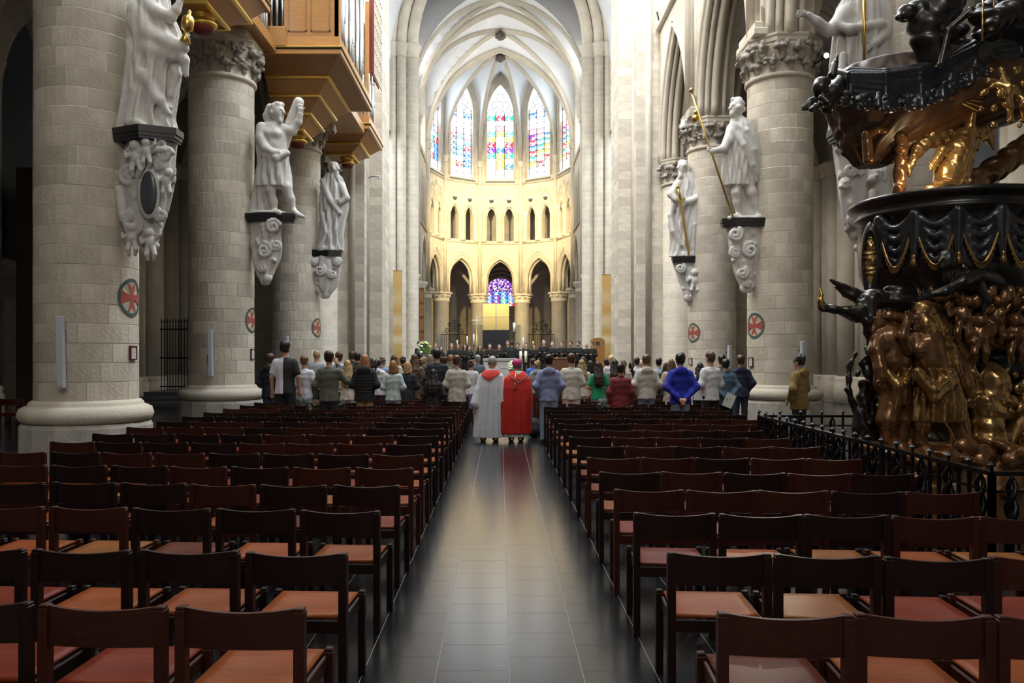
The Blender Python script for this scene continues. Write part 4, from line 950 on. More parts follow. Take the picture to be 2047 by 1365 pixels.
def statue(x0, y0, d, label):
    root = empty('apostle_statue', W(x0, y0, d)); tag(root, label, 'statue', 'apostle statues on the nave columns'); STAT.append(root); return root

# --- robed figure with the chalice (first column opposite the pulpit)
d = 12.35; root = statue(295, 262, d, 'stone statue of robed apostle raising one arm and holding a gold chalice'); P = PX(295, 262, d)
P.lo([(262, 240, 345, 30, 0), (235, 246, 338, 30, 0), (190, 252, 345, 30, 0), (150, 258, 352, 32, 0), (110, 262, 362, 34, 0), (70, 264, 356, 32, 0), (30, 264, 340, 30, 0), (0, 268, 335, 28, 0), (-25, 285, 322, 20, 0)], 11, 8.5, 2.2, .5, amp_top=5)
P.ch([(270, 20, -18, 15), (300, 70, -26, 16), (345, 92, -26, 14), (368, 96, -20, 10)], 14); P.ch([(266, 45, -18, 12), (296, 98, -26, 13), (345, 115, -24, 10)], 12); P.ch([(262, 90, -18, 9), (285, 150, -28, 9), (318, 200, -26, 7), (338, 226, -18, 4)], 12)
P.ch([(262, 110, -18, 8), (268, 180, -26, 9), (256, 245, -24, 8)], 5); P.ch([(340, 110, -10, 12), (352, 150, -10, 9), (340, 190, -12, 7)], 6)
P.ch([(350, 98, -20, 12), (368, 120, -16, 10), (372, 150, -12, 5)], 5)
P.ch([(285, 0, -10, 18), (312, 25, -24, 15), (340, 34, -26, 11), (352, 20, -26, 8.5), (358, 8, -26, 7)], 5); P.hand(360, 0, -26, 7.5, .1, -1)
P.ch([(335, 75, -10, 12), (356, 92, -24, 8), (368, 84, -28, 6)], 5); P.hand(371, 78, -28, 7, .3, -1)
P.head(312, -62, -4, 24, 1, False, 3)
P.ch([(262, 242, -16, 9), (272, 246, -28, 10), (284, 250, -38, 8)], 3)                       # foot
P.ch([(322, 262, -4, 14), (326, 242, -6, 14), (332, 222, -8, 8), (335, 212, -10, 6), (341, 214, -12, 3)], 4); P.ch([(318, 238, -12, 6), (322, 255, -14, 9)], 3)   # eagle
P.lo([(262, 244, 345, 26, 0), (252, 250, 340, 24, 0)], 0, 0)
put('figure', P.mesh('figure', 1.9), STATUE, root)
q = MB(); m = PM(d); q.lathe([(8*m, -24*m), (11*m, -22*m), (5*m, -8*m), (3.5*m, -4*m), (6*m, 0), (11*m, 4*m), (11.5*m, 14*m), (11.5*m, 24*m), (9*m, 26*m), (9*m, 28*m), (3*m, 32*m), (4*m, 38*m), (1*m, 42*m)], 18); q.put('chalice', GOLD, root, P.j(373, 62, -28), (0, .15, 0))
console(root, 295, 262, d, [(505, 290, 305, 8, 6), (470, 262, 318, 16, 4), (420, 240, 335, 22, 4), (370, 232, 345, 26, 4), (320, 245, 348, 30, 4), (285, 258, 350, 32, 4), (276, 250, 352, 32, 4)],
        [(258, 352, -22, 20, 1, 1.2, 6), (250, 432, -18, 14, -1, 1, 5), (330, 310, -26, 15, 1, .3, 6), (318, 330, -26, 12, -1, 2, 5), (322, 430, -20, 13, 1, 2, 5)], 46, 1.7, 5, [(232, 6), (232, -22), (300, -52), (362, -24), (362, 14)], (297, 385, 17, 44, -26))
P = PX(295, 262, d); cherub(P, 270, 292, -34, 11, .2); cherub(P, 292, 285, -36, 9, .1); cherub(P, 337, 345, -24, 9, -.5); cherub(P, 298, 465, -20, 10, .3); cherub(P, 264, 455, -16, 10); P.ch([(262, 300, -26, 8), (330, 300, -28, 8)], 4); P.ch([(240, 380, -16, 10), (246, 430, -16, 9), (262, 470, -14, 8)], 3)
put('cherubs', P.mesh('cherubs', 1.6), STATUE, root)

# --- bare-chested figure with the log
d = 18.7; root = statue(545, 428, d, 'stone statue of bare-chested bearded apostle embracing a diagonal log'); P = PX(545, 428, d)
P.lo([(310, 531, 572, 17, 0), (298, 530, 573, 18, 0), (280, 524, 574, 18, 0), (262, 518, 573, 18, 0), (250, 524, 566, 14, 0), (243, 538, 558, 8, 0)], 0, 0)
P.el(552, 268, -13, 11, 8, 9, 4); P.el(536, 266, -13, 11, 8, 9, 4); P.el(548, 290, -13, 9, 6, 10, 4)
P.lo([(374, 513, 580, 19, 2), (350, 516, 578, 19, 1), (325, 522, 576, 19, 0), (305, 528, 574, 18, 0)], 11, 4.2, 4, 1, amp_top=2)
P.ch([(528, 310, -12, 7), (552, 316, -18, 7), (574, 306, -12, 6)], 4)
P.lo([(426, 496, 546, 12, 8), (400, 504, 540, 12, 8), (365, 512, 536, 12, 8), (320, 516, 534, 10, 8), (275, 513, 528, 9, 9)], 6, 3, 4, 2)
P.ch([(552, 350, 0, 13), (540, 380, -6, 9.5), (546, 404, -3, 8.5), (548, 420, -2, 6)], 4); P.ch([(548, 422, -3, 6), (556, 425, -14, 5), (560, 426, -20, 4)], 3)
P.ch([(564, 345, 0, 13), (573, 374, -5, 10), (581, 398, -2, 8.5), (586, 418, 0, 5.5)], 4); P.ch([(587, 421, -1, 6), (597, 430, -6, 5), (606, 433, -10, 3.5)], 3)
P.ch([(524, 256, -6, 12), (521, 276, -12, 10), (530, 296, -16, 8.5), (544, 304, -20, 6.5)], 4); P.hand(549, 304, -21, 6, .8, .4)
P.ch([(566, 258, 0, 11), (584, 262, 2, 9), (596, 244, 0, 7.5), (600, 228, -4, 6)], 4); P.hand(601, 220, -6, 6.5, -.2, -1)
P.head(554, 222, -4, 19, 1, True, 5)
P.ch([(540, 215, 2, 8), (534, 232, 4, 8), (536, 244, 4, 7)], 3)
P.lo([(428, 498, 575, 20, 2), (423, 505, 570, 18, 2)], 0, 0)
put('figure', P.mesh('figure', 1.35), STATUE, root)
P2 = PX(545, 428, d); P2.ch([(597, 205, 4, 10.5), (580, 250, 7, 11), (562, 300, 11, 12), (548, 345, 13, 12)], 2); put('log', P2.mesh('log', 1.5), STATUE, root)
console(root, 545, 428, d, [(570, 525, 536, 5, 6), (548, 515, 545, 9, 5), (520, 506, 556, 13, 4), (490, 503, 560, 15, 4), (465, 510, 560, 16, 4), (440, 506, 565, 16, 4)],
        [(546, 452, -15, 14, 1, .3, 5), (528, 500, -12, 15, -1, 1.5, 4.5), (552, 490, -12, 12, 1, 2.5, 4), (524, 535, -8, 10, 1, 1, 3.5), (534, 556, -6, 8, -1, .4, 3)], 22, 1.2, 8, [(494, 8), (494, -14), (570, -20), (592, -6), (592, 12)])
# --- bowed robed figure (third column)
d = 24.9; root = statue(655, 500, d, 'stone statue of robed apostle bowing the head, below the organ'); P = PX(655, 500, d)
P.lo([(500, 633, 682, 12, 0), (470, 640, 682, 12, 0), (440, 643, 688, 13, 0), (405, 642, 694, 14, 0), (375, 643, 690, 14, 0), (355, 648, 682, 12, 0), (346, 655, 674, 9, 0)], 9, 4.2, 3, 1, amp_top=2.6)
P.ch([(645, 362, -8, 6), (660, 400, -13, 6), (678, 425, -12, 5)], 3); P.ch([(682, 372, -6, 8), (692, 395, -10, 7), (680, 405, -14, 5)], 3); P.ch([(645, 430, -8, 5), (652, 465, -12, 5), (640, 495, -10, 5)], 3); P.hand(678, 402, -16, 4.5, -.6, .2)
P.head(668, 336, -5, 13, 1, True, 9); P.lo([(501, 632, 684, 14, 0), (496, 634, 680, 13, 0)], 0, 0)
put('figure', P.mesh('figure', 1.2), STATUE, root)
console(root, 655, 500, d, [(597, 646, 654, 4, 4), (575, 632, 668, 8, 3), (545, 622, 678, 11, 3), (520, 618, 682, 12, 3), (512, 620, 680, 12, 3)], [(674, 524, -9, 8, 1, .3, 3.2), (640, 540, -10, 11, -1, 1, 3), (664, 548, -9, 9, 1, 2, 3), (626, 522, -8, 7, -1, .3, 3)], 16, .8, 3, [(617, 8), (617, -8), (660, -14), (684, -8), (684, 10)])
# --- robed figure with outstretched arm (pulpit column)
d = 12.4; root = statue(1716, 262, d, 'stone statue of robed apostle stretching out one open hand, behind the pulpit canopy'); P = PX(1716, 262, d)
P.lo([(262, 1668, 1775, 30, 0), (200, 1668, 1772, 30, 0), (130, 1666, 1770, 32, 0), (90, 1670, 1772, 32, 0), (50, 1674, 1782, 32, 0), (15, 1680, 1776, 28, 0), (-12, 1695, 1750, 20, 0)], 12, 8, 2, 0, amp_top=4.5)
P.ch([(1672, 52, -22, 9), (1700, 58, -34, 9), (1760, 50, -28, 10), (1778, 70, -12, 8), (1776, 130, -8, 8)], 5)
P.ch([(1772, 60, -10, 16), (1770, 110, -12, 12), (1760, 150, -12, 9)], 6); P.ch([(1686, 110, -28, 7), (1680, 180, -28, 8)], 4); P.ch([(1725, 100, -32, 7), (1730, 180, -30, 8)], 4)
P.ch([(1690, 30, -6, 20), (1672, 52, -14, 15), (1658, 62, -18, 11), (1634, 44, -22, 9), (1616, 30, -24, 6.5)], 5); P.hand(1606, 27, -24, 7.5, -1, .1)
P.ch([(1768, 40, -6, 18), (1766, 70, -22, 12), (1750, 86, -34, 8)], 5); P.hand(1742, 90, -36, 7.5, -.8, .5)
P.head(1722, -48, -4, 24, -1, True, 12)
put('figure', P.mesh('figure', 1.9), STATUE, root)
q = MB(); q.tube([P.j(1728, 150, -44), P.j(1727, -60, -40)], .024, 10); q.put('staff', GOLD, root)
console(root, 1716, 262, d, [(500, 1712, 1722, 8, 4), (450, 1690, 1740, 16, 4), (400, 1682, 1765, 22, 4), (350, 1678, 1785, 26, 4), (300, 1672, 1788, 30, 4), (276, 1668, 1790, 32, 4)], [(1722, 322, -26, 15, 1, .5, 5), (1700, 340, -22, 14, -1, 1, 5), (1708, 440, -16, 14, 1, 1, 5)], 20, 1.5, 11, [(1655, 8), (1655, -24), (1716, -54), (1780, -24), (1780, 14)])
P = PX(1716, 262, d)
for (x, y, dy, r) in ((1752, 350, -34, 17), (1688, 368, -22, 11)):
    P.el(x, y, dy, r, r, r*1.1, 3); P.el(x-r*.6, y+r*.5, dy-r*.5, r*.5, r*.6, r*.5, 3)
    rr = random.Random(int(x))
    for i in range(34): a = rr.uniform(0, 6.28); b = rr.uniform(-.8, 1.3); P.el(x+r*.25+math.cos(a)*math.cos(b)*r*1.05, y-math.sin(b)*r*1.05, dy+math.sin(a)*math.cos(b)*r, r*.24, r*.24, r*.24, 1.5)
P.ch([(1760, 368, -28, 18), (1765, 400, -24, 20), (1752, 440, -20, 13), (1740, 470, -16, 8)], 5); P.ch([(1745, 385, -38, 8), (1742, 410, -38, 7), (1738, 432, -30, 6)], 4)
put('lion_heads', P.mesh('lion_heads', 1.7), STATUE, root)
# --- pilgrim with gold staff
d = 18.6; root = statue(1490, 438, d, 'stone statue of bearded pilgrim apostle in a cloak, holding a long gold staff'); P = PX(1490, 438, d)
P.lo([(372, 1446, 1500, 17, 0), (340, 1444, 1504, 18, 0), (305, 1446, 1506, 19, 0), (280, 1452, 1504, 19, 0), (255, 1458, 1498, 17, 0), (240, 1466, 1490, 11, 0), (232, 1472, 1484, 8, 0)], 10, 3.8, 4, 0, amp_top=1.4)
P.lo([(366, 1496, 1523, 12, 6), (335, 1486, 1523, 17, 4), (300, 1470, 1517, 20, 1), (270, 1462, 1508, 20, 0), (250, 1466, 1500, 17, 0), (238, 1474, 1490, 10, 0)], 9, 4, 5, 2, amp_top=2)
P.ch([(1466, 248, -10, 6), (1492, 262, -18, 6), (1506, 300, -16, 6), (1512, 345, -8, 5)], 3); P.ch([(1464, 262, -14, 6), (1486, 290, -20, 6), (1504, 330, -16, 6), (1508, 362, -6, 4)], 3)
P.ch([(1474, 350, 0, 12), (1471, 385, -6, 9), (1474, 405, -3, 8), (1477, 428, 0, 5.5)], 4); P.ch([(1476, 431, -2, 6), (1466, 434, -10, 5), (1458, 436, -14, 4)], 3)
P.ch([(1490, 350, 2, 13), (1502, 385, -4, 10), (1510, 408, -1, 8), (1512, 424, 0, 5.5)], 4); P.ch([(1512, 428, 0, 6), (1518, 433, -8, 5), (1510, 436, -14, 4)], 3)
P.lo([(436, 1478, 1510, 8, 10), (400, 1480, 1505, 8, 10), (370, 1482, 1512, 8, 8)], 5, 2, 3, 0)
P.ch([(1464, 258, -6, 12), (1456, 282, -12, 10), (1446, 298, -16, 8), (1430, 301, -18, 6)], 4); P.hand(1424, 302, -18, 6, -.5, -.4)
P.head(1473, 213, -4, 19, -1, True, 15); P.lo([(438, 1455, 1524, 18, 0), (433, 1460, 1520, 16, 0)], 0, 0)
put('figure', P.mesh('figure', 1.35), STATUE, root)
q = MB(); q.tube([P.j(1382, 184, -20), P.j(1466, 436, -16)], .022, 10); zt = P.j(1382, 184, -20)[2]; q.lathe([(.0, zt-.02), (.04, zt), (.055, zt+.04), (.04, zt+.08), (.02, zt+.10)], 12, P.j(1382, 184, -20)[:2]); q.put('staff', GOLD, root)
s = Sculpt(); s.ell(P.j(1390, 237, -20), (.085, .085, .085), .02); s.ell(P.j(1391, 225, -20), (.05, .05, .055), .02); put('gourd', s.mesh('gourd', .015), GOLD, root)
console(root, 1490, 438, d, [(585, 1488, 1500, 5, 5), (560, 1476, 1508, 9, 4), (525, 1466, 1515, 13, 4), (490, 1462, 1520, 15, 4), (465, 1458, 1522, 16, 4), (450, 1456, 1525, 16, 4)], [(1470, 468, -16, 14, -1, 1, 5), (1500, 500, -13, 15, 1, 1.5, 4.5), (1484, 545, -10, 12, -1, 1, 4), (1494, 568, -6, 8, 1, .4, 3), (1470, 505, -10, 11, 1, 2, 4)], 22, 1.2, 17, [(1441, 8), (1441, -8), (1464, -20), (1534, -20), (1534, 12)])
# --- bearded figure with gold sword
d = 25.0; root = statue(1370, 513, d, 'stone statue of bearded robed apostle resting both hands on a gold sword'); P = PX(1370, 513, d)
P.lo([(512, 1345, 1395, 12, 0), (480, 1346, 1395, 13, 0), (450, 1341, 1397, 14, 0), (415, 1346, 1397, 14, 0), (385, 1346, 1398, 14, 0), (365, 1352, 1396, 13, 0), (352, 1358, 1386, 10, 0), (344, 1364, 1380, 7, 0)], 9, 4.4, 3.5, 2, amp_top=2.2)
P.ch([(1392, 370, -6, 9), (1396, 395, -10, 8), (1380, 402, -16, 6), (1370, 404, -20, 5)], 3); P.ch([(1354, 368, -6, 8), (1342, 388, -12, 8), (1350, 398, -18, 6)], 3); P.hand(1352, 398, -19, 4.5, 1, .2); P.hand(1368, 408, -20, 4.5, -.6, .5)
P.ch([(1348, 405, -10, 6), (1340, 430, -8, 5), (1346, 462, -10, 5), (1362, 490, -10, 4)], 3); P.ch([(1390, 410, -10, 5), (1388, 450, -12, 5), (1384, 495, -10, 4)], 3)
P.head(1365, 333, -4, 14, -1, True, 19); P.lo([(513, 1342, 1399, 14, 0), (508, 1346, 1396, 13, 0)], 0, 0)
put('figure', P.mesh('figure', 1.2), STATUE, root)
q = MB(); q.tube([P.j(1355, 374, -24), P.j(1361, 400, -24)], .04, 8); q.obox(P.j(1354, 403, -24), P.j(1369, 397, -24), .06, .06); q.obox(P.j(1361, 400, -24), P.j(1377, 508, -18), .07, .02, (0, 1, 0)); q.tube([P.j(1354, 371, -24), P.j(1355, 376, -24)], .055, 8); q.put('sword', GOLD, root)
console(root, 1370, 513, d, [(610, 1378, 1388, 4, 4), (585, 1368, 1394, 7, 3), (555, 1360, 1398, 10, 3), (530, 1352, 1402, 11, 3), (522, 1350, 1402, 12, 3)], [(1360, 536, -10, 10, -1, 1, 3.2), (1384, 560, -9, 9, 1, 1, 3), (1374, 595, -6, 7, -1, .3, 2.6)], 14, .8, 23, [(1343, 6), (1343, -6), (1356, -14), (1405, -14), (1405, 10)])
P = PX(1370, 513, d); cherub(P, 1388, 545, -14, 8, .1); put('cherub', P.mesh('cherub', 1.1), STATUE, root)
# ------------------------------------------------------------------ carved pulpit
PW = mat('pulpit_dark', (.014, .011, .009), .30, var=(.008, .007, .006), scale=6, coat=.3); PB = mat('pulpit_brown', (.27, .13, .05), .24, .6, var=(.12, .055, .022), scale=5, bump=.1, bscale=30, coat=.4)
PG = mat('pulpit_gilt', (.58, .36, .14), .22, .8, var=(.30, .17, .06), scale=7, coat=.3); PBL = mat('pulpit_cloth', (.016, .018, .026), .28, var=(.010, .010, .014), scale=5, coat=.5)
PO = mat('pulpit_oak', (.30, .13, .04), .4, var=(.20, .085, .028), scale=3)
PD = 8.7; PX0, PY0 = 1880, 1022                            # foot of the pulpit: pixel on the floor below its centre
def pp(): return PX(PX0, PY0, PD)
pulpit = empty('pulpit', W(PX0, PY0, PD)); tag(pulpit, 'huge dark carved baroque pulpit with canopy, gilded figures and tree', 'pulpit')
def pput(name, P, m, h=2.4):
    if m in (PB, PG): P.s.ripple(.0016, 75, len(name))
    return put(name, P.mesh(name, h), m, pulpit)
pr = random.Random(3)
# rock base
P = pp(); P.lo([(1022, 1720, 2120, 130, 10), (960, 1735, 2110, 120, 10), (905, 1760, 2100, 100, 20), (880, 1790, 2090, 80, 25)], 9, 9, 3, 0)
for i in range(40): P.el(pr.uniform(1740, 2090), pr.uniform(890, 1000), pr.uniform(-120, -60), pr.uniform(12, 30), pr.uniform(12, 25), pr.uniform(8, 22), 6, pr.uniform(-40, 40))
pput('rock_base', P, PB, 3.6)
# tree trunks and dark mass behind the figures
P = pp(); P.ch([(1880, 900, 60, 70), (1885, 760, 60, 60), (1895, 640, 50, 62), (1930, 580, 40, 90)], 20, 4, 18); P.ch([(1965, 880, 50, 60), (1985, 720, 60, 55), (2010, 600, 40, 70)], 20, 4, 18); pput('trunk_mass', P, PW, 4)
P = pp(); P.ch([(1985, 960, -40, 36), (1976, 880, -45, 29), (1974, 800, -45, 27), (1984, 760, -45, 26), (1978, 738, -45, 14)], 8, 2.2, 24); P.ch([(1984, 850, -50, 14), (2006, 800, -60, 12), (2010, 770, -60, 9)], 6, 2, 30); P.ch([(1995, 752, -45, 12), (2010, 738, -50, 6)], 4)
pput('tree_stump', P, PG)
P = pp()
for i in range(70): a = pr.uniform(2005, 2110); P.el(a, pr.uniform(730, 930), pr.uniform(-60, 0), pr.uniform(5, 14), pr.uniform(4, 9), pr.uniform(5, 14), 2.5, pr.uniform(-60, 60))
P.ch([(2010, 900, -20, 16), (2050, 820, -20, 22), (2090, 760, -10, 26)], 8); pput('foliage', P, PG, 2.6)
P = pp()
for i in range(46): P.el(pr.uniform(1880, 2100), pr.uniform(585, 690)+0, pr.uniform(-90, -30), pr.uniform(7, 20), pr.uniform(7, 12), pr.uniform(6, 16), 4, pr.uniform(-60, 60))
for (x, y) in ((1924, 600), (1958, 640), (1990, 605), (2030, 640)): cherub(P, x, y, -80, 15, .1)
pput('carved_clusters', P, PB, 2.6)
# vine openwork on the stair side
P = pp()
for k in range(9):
    x, y = 1722+pr.uniform(0, 45), 905; pts = []
    for i in range(9): pts.append((x, y, -20+pr.uniform(-8, 8), 9-.6*i)); x += pr.uniform(-16, 18); y -= pr.uniform(20, 30)
    P.ch(pts, 3, 1, 40)
for i in range(26): P.el(pr.uniform(1715, 1775), pr.uniform(690, 890), -26, pr.uniform(4, 10), 4, pr.uniform(4, 11), 2, pr.uniform(-60, 60))
P.ch([(1722, 930, -20, 17), (1720, 850, -20, 13), (1726, 770, -20, 9)], 4, 2, 30); pput('vine_openwork', P, PW, 2.3)
# expelled man
P = pp(); P.ch([(1775, 765, -50, 27), (1782, 720, -58, 32), (1774, 672, -58, 30), (1768, 655, -56, 20)], 10); P.el(1790, 690, -75, 16, 12, 14, 6); P.el(1768, 692, -78, 15, 11, 13, 6)
P.ch([(1758, 668, -64, 17), (1752, 700, -80, 14), (1760, 735, -92, 11), (1762, 752, -96, 9)], 6); P.hand(1763, 760, -97, 9, 0, 1)
P.ch([(1798, 668, -60, 16), (1812, 640, -70, 12), (1788, 632, -80, 9)], 6); P.hand(1780, 630, -82, 9, -1, -.2)
P.ch([(1786, 780, -52, 26), (1772, 838, -62, 18), (1776, 880, -55, 14), (1782, 912, -50, 9)], 8); P.ch([(1800, 780, -45, 24), (1806, 840, -45, 16), (1800, 905, -40, 10)], 8); P.ch([(1782, 912, -52, 9), (1772, 918, -74, 7)], 4)
P.head(1756, 640, -64, 23, -1, True, 31); pput('man_figure', P, PB, 2.2)
P = pp(); P.lo([(808, 1764, 1806, 26, -50), (770, 1768, 1806, 30, -52), (735, 1772, 1812, 30, -55)], 9, 5, 12, 0); P.ch([(1770, 740, -75, 9), (1795, 770, -86, 10), (1790, 812, -74, 7)], 5); pput('man_loincloth', P, PG, 2.2)
# expelled woman
P = pp(); P.ch([(1862, 760, -62, 33), (1856, 715, -66, 30), (1850, 682, -66, 31), (1848, 660, -64, 17)], 10)
P.el(1838, 700, -84, 14, 11, 14, 10); P.el(1866, 700, -84, 14, 11, 14, 10)
P.ch([(1826, 672, -66, 14), (1810, 700, -84, 12), (1803, 672, -96, 10), (1812, 645, -98, 8)], 6); P.hand(1815, 638, -98, 9, .2, -1)
P.ch([(1894, 690, -60, 15), (1926, 730, -62, 12), (1936, 770, -66, 10), (1940, 790, -68, 8)], 6); P.hand(1942, 800, -69, 9, .1, 1)
P.ch([(1850, 800, -62, 22), (1843, 850, -66, 15), (1838, 885, -62, 12), (1836, 908, -60, 8)], 8); P.ch([(1890, 790, -62, 22), (1902, 835, -66, 15), (1920, 872, -60, 12), (1940, 905, -58, 8)], 8)
P.ch([(1836, 912, -62, 9), (1828, 918, -84, 7)], 4); P.ch([(1942, 908, -60, 9), (1954, 916, -78, 7)], 4); P.head(1842, 640, -72, 26, -1, False, 33, False); pput('woman_figure', P, PB, 2.2)
P = pp()
for (dx, e) in ((-14, 0), (-4, 1), (6, 2), (16, 3), (24, 4), (30, 5)):
    x = 1856+dx; P.ch([(1850+dx*.6, 616, -70+e*3, 12), (x+6, 648, -84+e*6, 12), (x+16+e*4, 690, -84+e*6, 10), (x+14+e*8, 726, -82+e*5, 8.5), (x+26+e*9, 762, -78+e*4, 4)], 4, 1.6, 26)
P.el(1848, 622, -66, 24, 22, 20, 5); pput('woman_hair', P, PG, 2.0)
P = pp(); P.lo([(842, 1826, 1918, 34, -62), (800, 1828, 1920, 38, -62), (765, 1836, 1906, 38, -62), (735, 1834, 1894, 38, -64)], 15, 6, 5, 1); P.ch([(1834, 742, -98, 9), (1866, 778, -106, 10), (1900, 748, -92, 9)], 5); P.ch([(1836, 756, -98, 8), (1868, 795, -106, 9), (1904, 764, -92, 8)], 5)
P.lo([(900, 1908, 1940, 16, -52), (840, 1900, 1932, 18, -52), (770, 1890, 1916, 16, -54)], 7, 4, 4, 0); pput('woman_skirt', P, PG, 2.2)
# avenging figure reaching out to the left with a flaming torch, its wing
P = pp(); P.ch([(1748, 600, -40, 24), (1730, 615, -52, 20), (1712, 628, -62, 15), (1690, 622, -70, 10), (1668, 619, -76, 8), (1648, 617, -78, 7)], 7, 1.2, 40); P.hand(1643, 614, -78, 8, -.2, -1)
P.ch([(1790, 600, -30, 30), (1830, 612, -26, 34)], 10, 3, 26); P.ch([(1745, 605, -60, 10), (1735, 640, -66, 12), (1742, 680, -60, 10), (1756, 700, -50, 6)], 5, 2, 30); P.el(1742, 600, -60, 17, 16, 18, 4)
P.ch([(1730, 602, -40, 14), (1706, 588, -44, 11), (1682, 574, -46, 7), (1660, 560, -48, 3)], 5, 1.5, 40); P.ch([(1738, 596, -30, 14), (1716, 592, -34, 10), (1690, 588, -36, 5), (1668, 574, -36, 2.4)], 5, 1, 40); pput('avenging_figure', P, PW, 2.2)
P = pp(); P.ch([(1643, 612, -80, 4.5), (1640, 600, -80, 5), (1642, 590, -80, 4), (1639, 577, -80, 1.4)], 2); pput('torch_flame', P, GOLD, 1.2)
# tub
cx = 1925; m = PM(PD)
q = MB(); z = lambda y: (PY0-y)*m; rr = lambda p: p*m
q.lathe([(rr(30), z(660)), (rr(90), z(640)), (rr(120), z(606))], 40, ((cx-PX0)*m, .30)); q.put('tub_underside', PO, pulpit)
q = MB(); q.lathe([(rr(122), z(606)), (rr(150), z(585)), (rr(168), z(540)), (rr(172), z(480)), (rr(166), z(436)), (rr(178), z(430)), (rr(178), z(424)), (rr(170), z(418)), (rr(182), z(408)), (rr(190), z(404)), (rr(190), z(395)), (rr(176), z(393)), (rr(150), z(398))], 48, ((cx-PX0)*m, .30)); q.put('tub', PW, pulpit)
def on_tub(a, y, out=0): r = (168+out)*m; return ((cx-PX0)*m+r*math.sin(a), .30-r*math.cos(a), z(y))
s = Sculpt()
for k in range(8):
    a0 = -1.25+k*.42; a1 = a0+.42
    for (y0, dip, w) in ((438, 26, 9), (442, 44, 9), (448, 62, 8), (452, 78, 6)):
        s.chain([on_tub(a0+(a1-a0)*i/8, y0+dip*math.sin(PI*i/8), 4) for i in range(9)], w*m, .02)
    s.chain([on_tub(a0, 440, 6), on_tub(a0, 520, 8)], [12*m, 7*m], .02)
put('tub_drapery', s.mesh('tub_drapery', .013), PBL, pulpit)
for k in range(7):
    a0 = -1.25+k*.42; a1 = a0+.42; q = MB(); q.tube([on_tub(a0+(a1-a0)*i/10, 456+84*math.sin(PI*i/10), 10) for i in range(11)], .016, 6)
    for i in range(1, 20): p = Vector(on_tub(a0+(a1-a0)*i/20, 458+84*math.sin(PI*i/20), 11)); q.obox(p, p+Vector((0, 0, -.045)), .016, .01)
    q.put('gold_fringe', PG, pulpit)
    p = on_tub(a0, 520, 12); q = MB(); q.lathe([(.006, .08), (.01, .02), (.028, .0), (.02, -.02), (.026, -.05), (.04, -.11), (.0, -.11)], 12, p[:2]); q.put('tassel', PG, pulpit, (0, 0, p[2]))
P = pp(); P.s.ell(P.j(1741, 520, -24), (19*P.m, 16*P.m, 76*P.m), .01); P.s.ell(P.j(1739, 520, -36), (13*P.m, 12*P.m, 62*P.m), 0, None, 's'); pput('medallion_frame', P, PW, 1.6)
P = pp(); P.s.ell(P.j(1741, 520, -22), (13*P.m, 12*P.m, 60*P.m), .01); P.s.ripple(.006, 90, 4); pput('medallion_relief', P, PG, 1.6)
P = pp()
for i in range(30): a = -1.2+i*.085; p = on_tub(a, 596+pr.uniform(-10, 14), -18); P.s.ell(p, (.05, .05, .05+pr.uniform(0, .04)), .02)
pput('tub_figures', P, PB, 2.4)
P = pp(); P.ch([(1862, 588, -118, 6), (1890, 582, -122, 9), (1925, 562, -120, 11), (1955, 548, -105, 15), (1985, 560, -70, 30)], 6); P.hand(1853, 590, -118, 9, -1, .2); P.head(1894, 520, -112, 21, -1, False, 51); P.ch([(1905, 545, -100, 14), (1950, 565, -80, 26)], 8); P.ch([(1925, 530, -100, 6), (1950, 560, -105, 9), (1972, 600, -100, 8), (1966, 620, -100, 4)], 5); pput('death_figure', P, PW, 2.2)
# post, angel and branch between tub and canopy
P = pp(); P.ch([(1796, 402, -20, 12), (1798, 340, -20, 11), (1804, 270, -20, 12), (1802, 225, -20, 12)], 4, 1.5, 40); P.ch([(1765, 262, -20, 7), (1840, 235, -20, 7)], 3); P.ch([(1736, 320, -20, 10), (1732, 270, -20, 9), (1800, 232, -10, 10)], 4); pput('post', P, PB, 2.0)
P = pp(); P.ch([(1895, 398, 0, 16), (1930, 370, 10, 22), (1990, 335, 30, 24), (2060, 290, 50, 26)], 8, 2, 24); pput('branch', P, PB, 2.4)
P = pp(); P.ch([(1890, 385, -20, 26), (1900, 340, -26, 28), (1916, 300, -30, 26), (1926, 272, -30, 18)], 8); P.lo([(392, 1872, 1920, 24, -20), (350, 1882, 1935, 28, -24), (310, 1892, 1942, 26, -28), (280, 1906, 1944, 20, -30)], 7, 4, 9, 1)
P.ch([(1930, 285, -34, 12), (1938, 255, -36, 9), (1944, 228, -38, 7)], 5); P.hand(1946, 218, -38, 8, .1, -1); P.ch([(1910, 290, -36, 13), (1884, 300, -44, 10), (1872, 320, -46, 8)], 5); P.hand(1868, 326, -46, 8, -.4, .8); P.head(1952, 268, -28, 17, 1, False, 41)
P.ch([(1892, 372, -34, 18), (1862, 385, -50, 15), (1850, 394, -54, 10)], 6, 2, 30); pput('angel_figure', P, PG, 2.0)
P = pp()
for i in range(11):
    t = i/10; x0, y0 = 1905-20*t, 258+24*t; P.ch([(1902-t*8, 262+t*22, -14, 7), (1868-18*t, 262+28*t, -12, 9), (1836-12*t, 290+30*t, -10, 7.5), (1812+6*t, 330+14*t+10*math.sin(i), -8, 3)], 2.5, .8, 50)
pput('angel_wing', P, PG, 1.9)
P = pp()
for i in range(7): t = i/6; P.ch([(1940+6*t, 270+14*t, 0, 6), (1965+8*t, 250+22*t, 6, 8), (1985, 262+34*t, 8, 4)], 2.5)
pput('angel_wing', P, PG, 2.2)
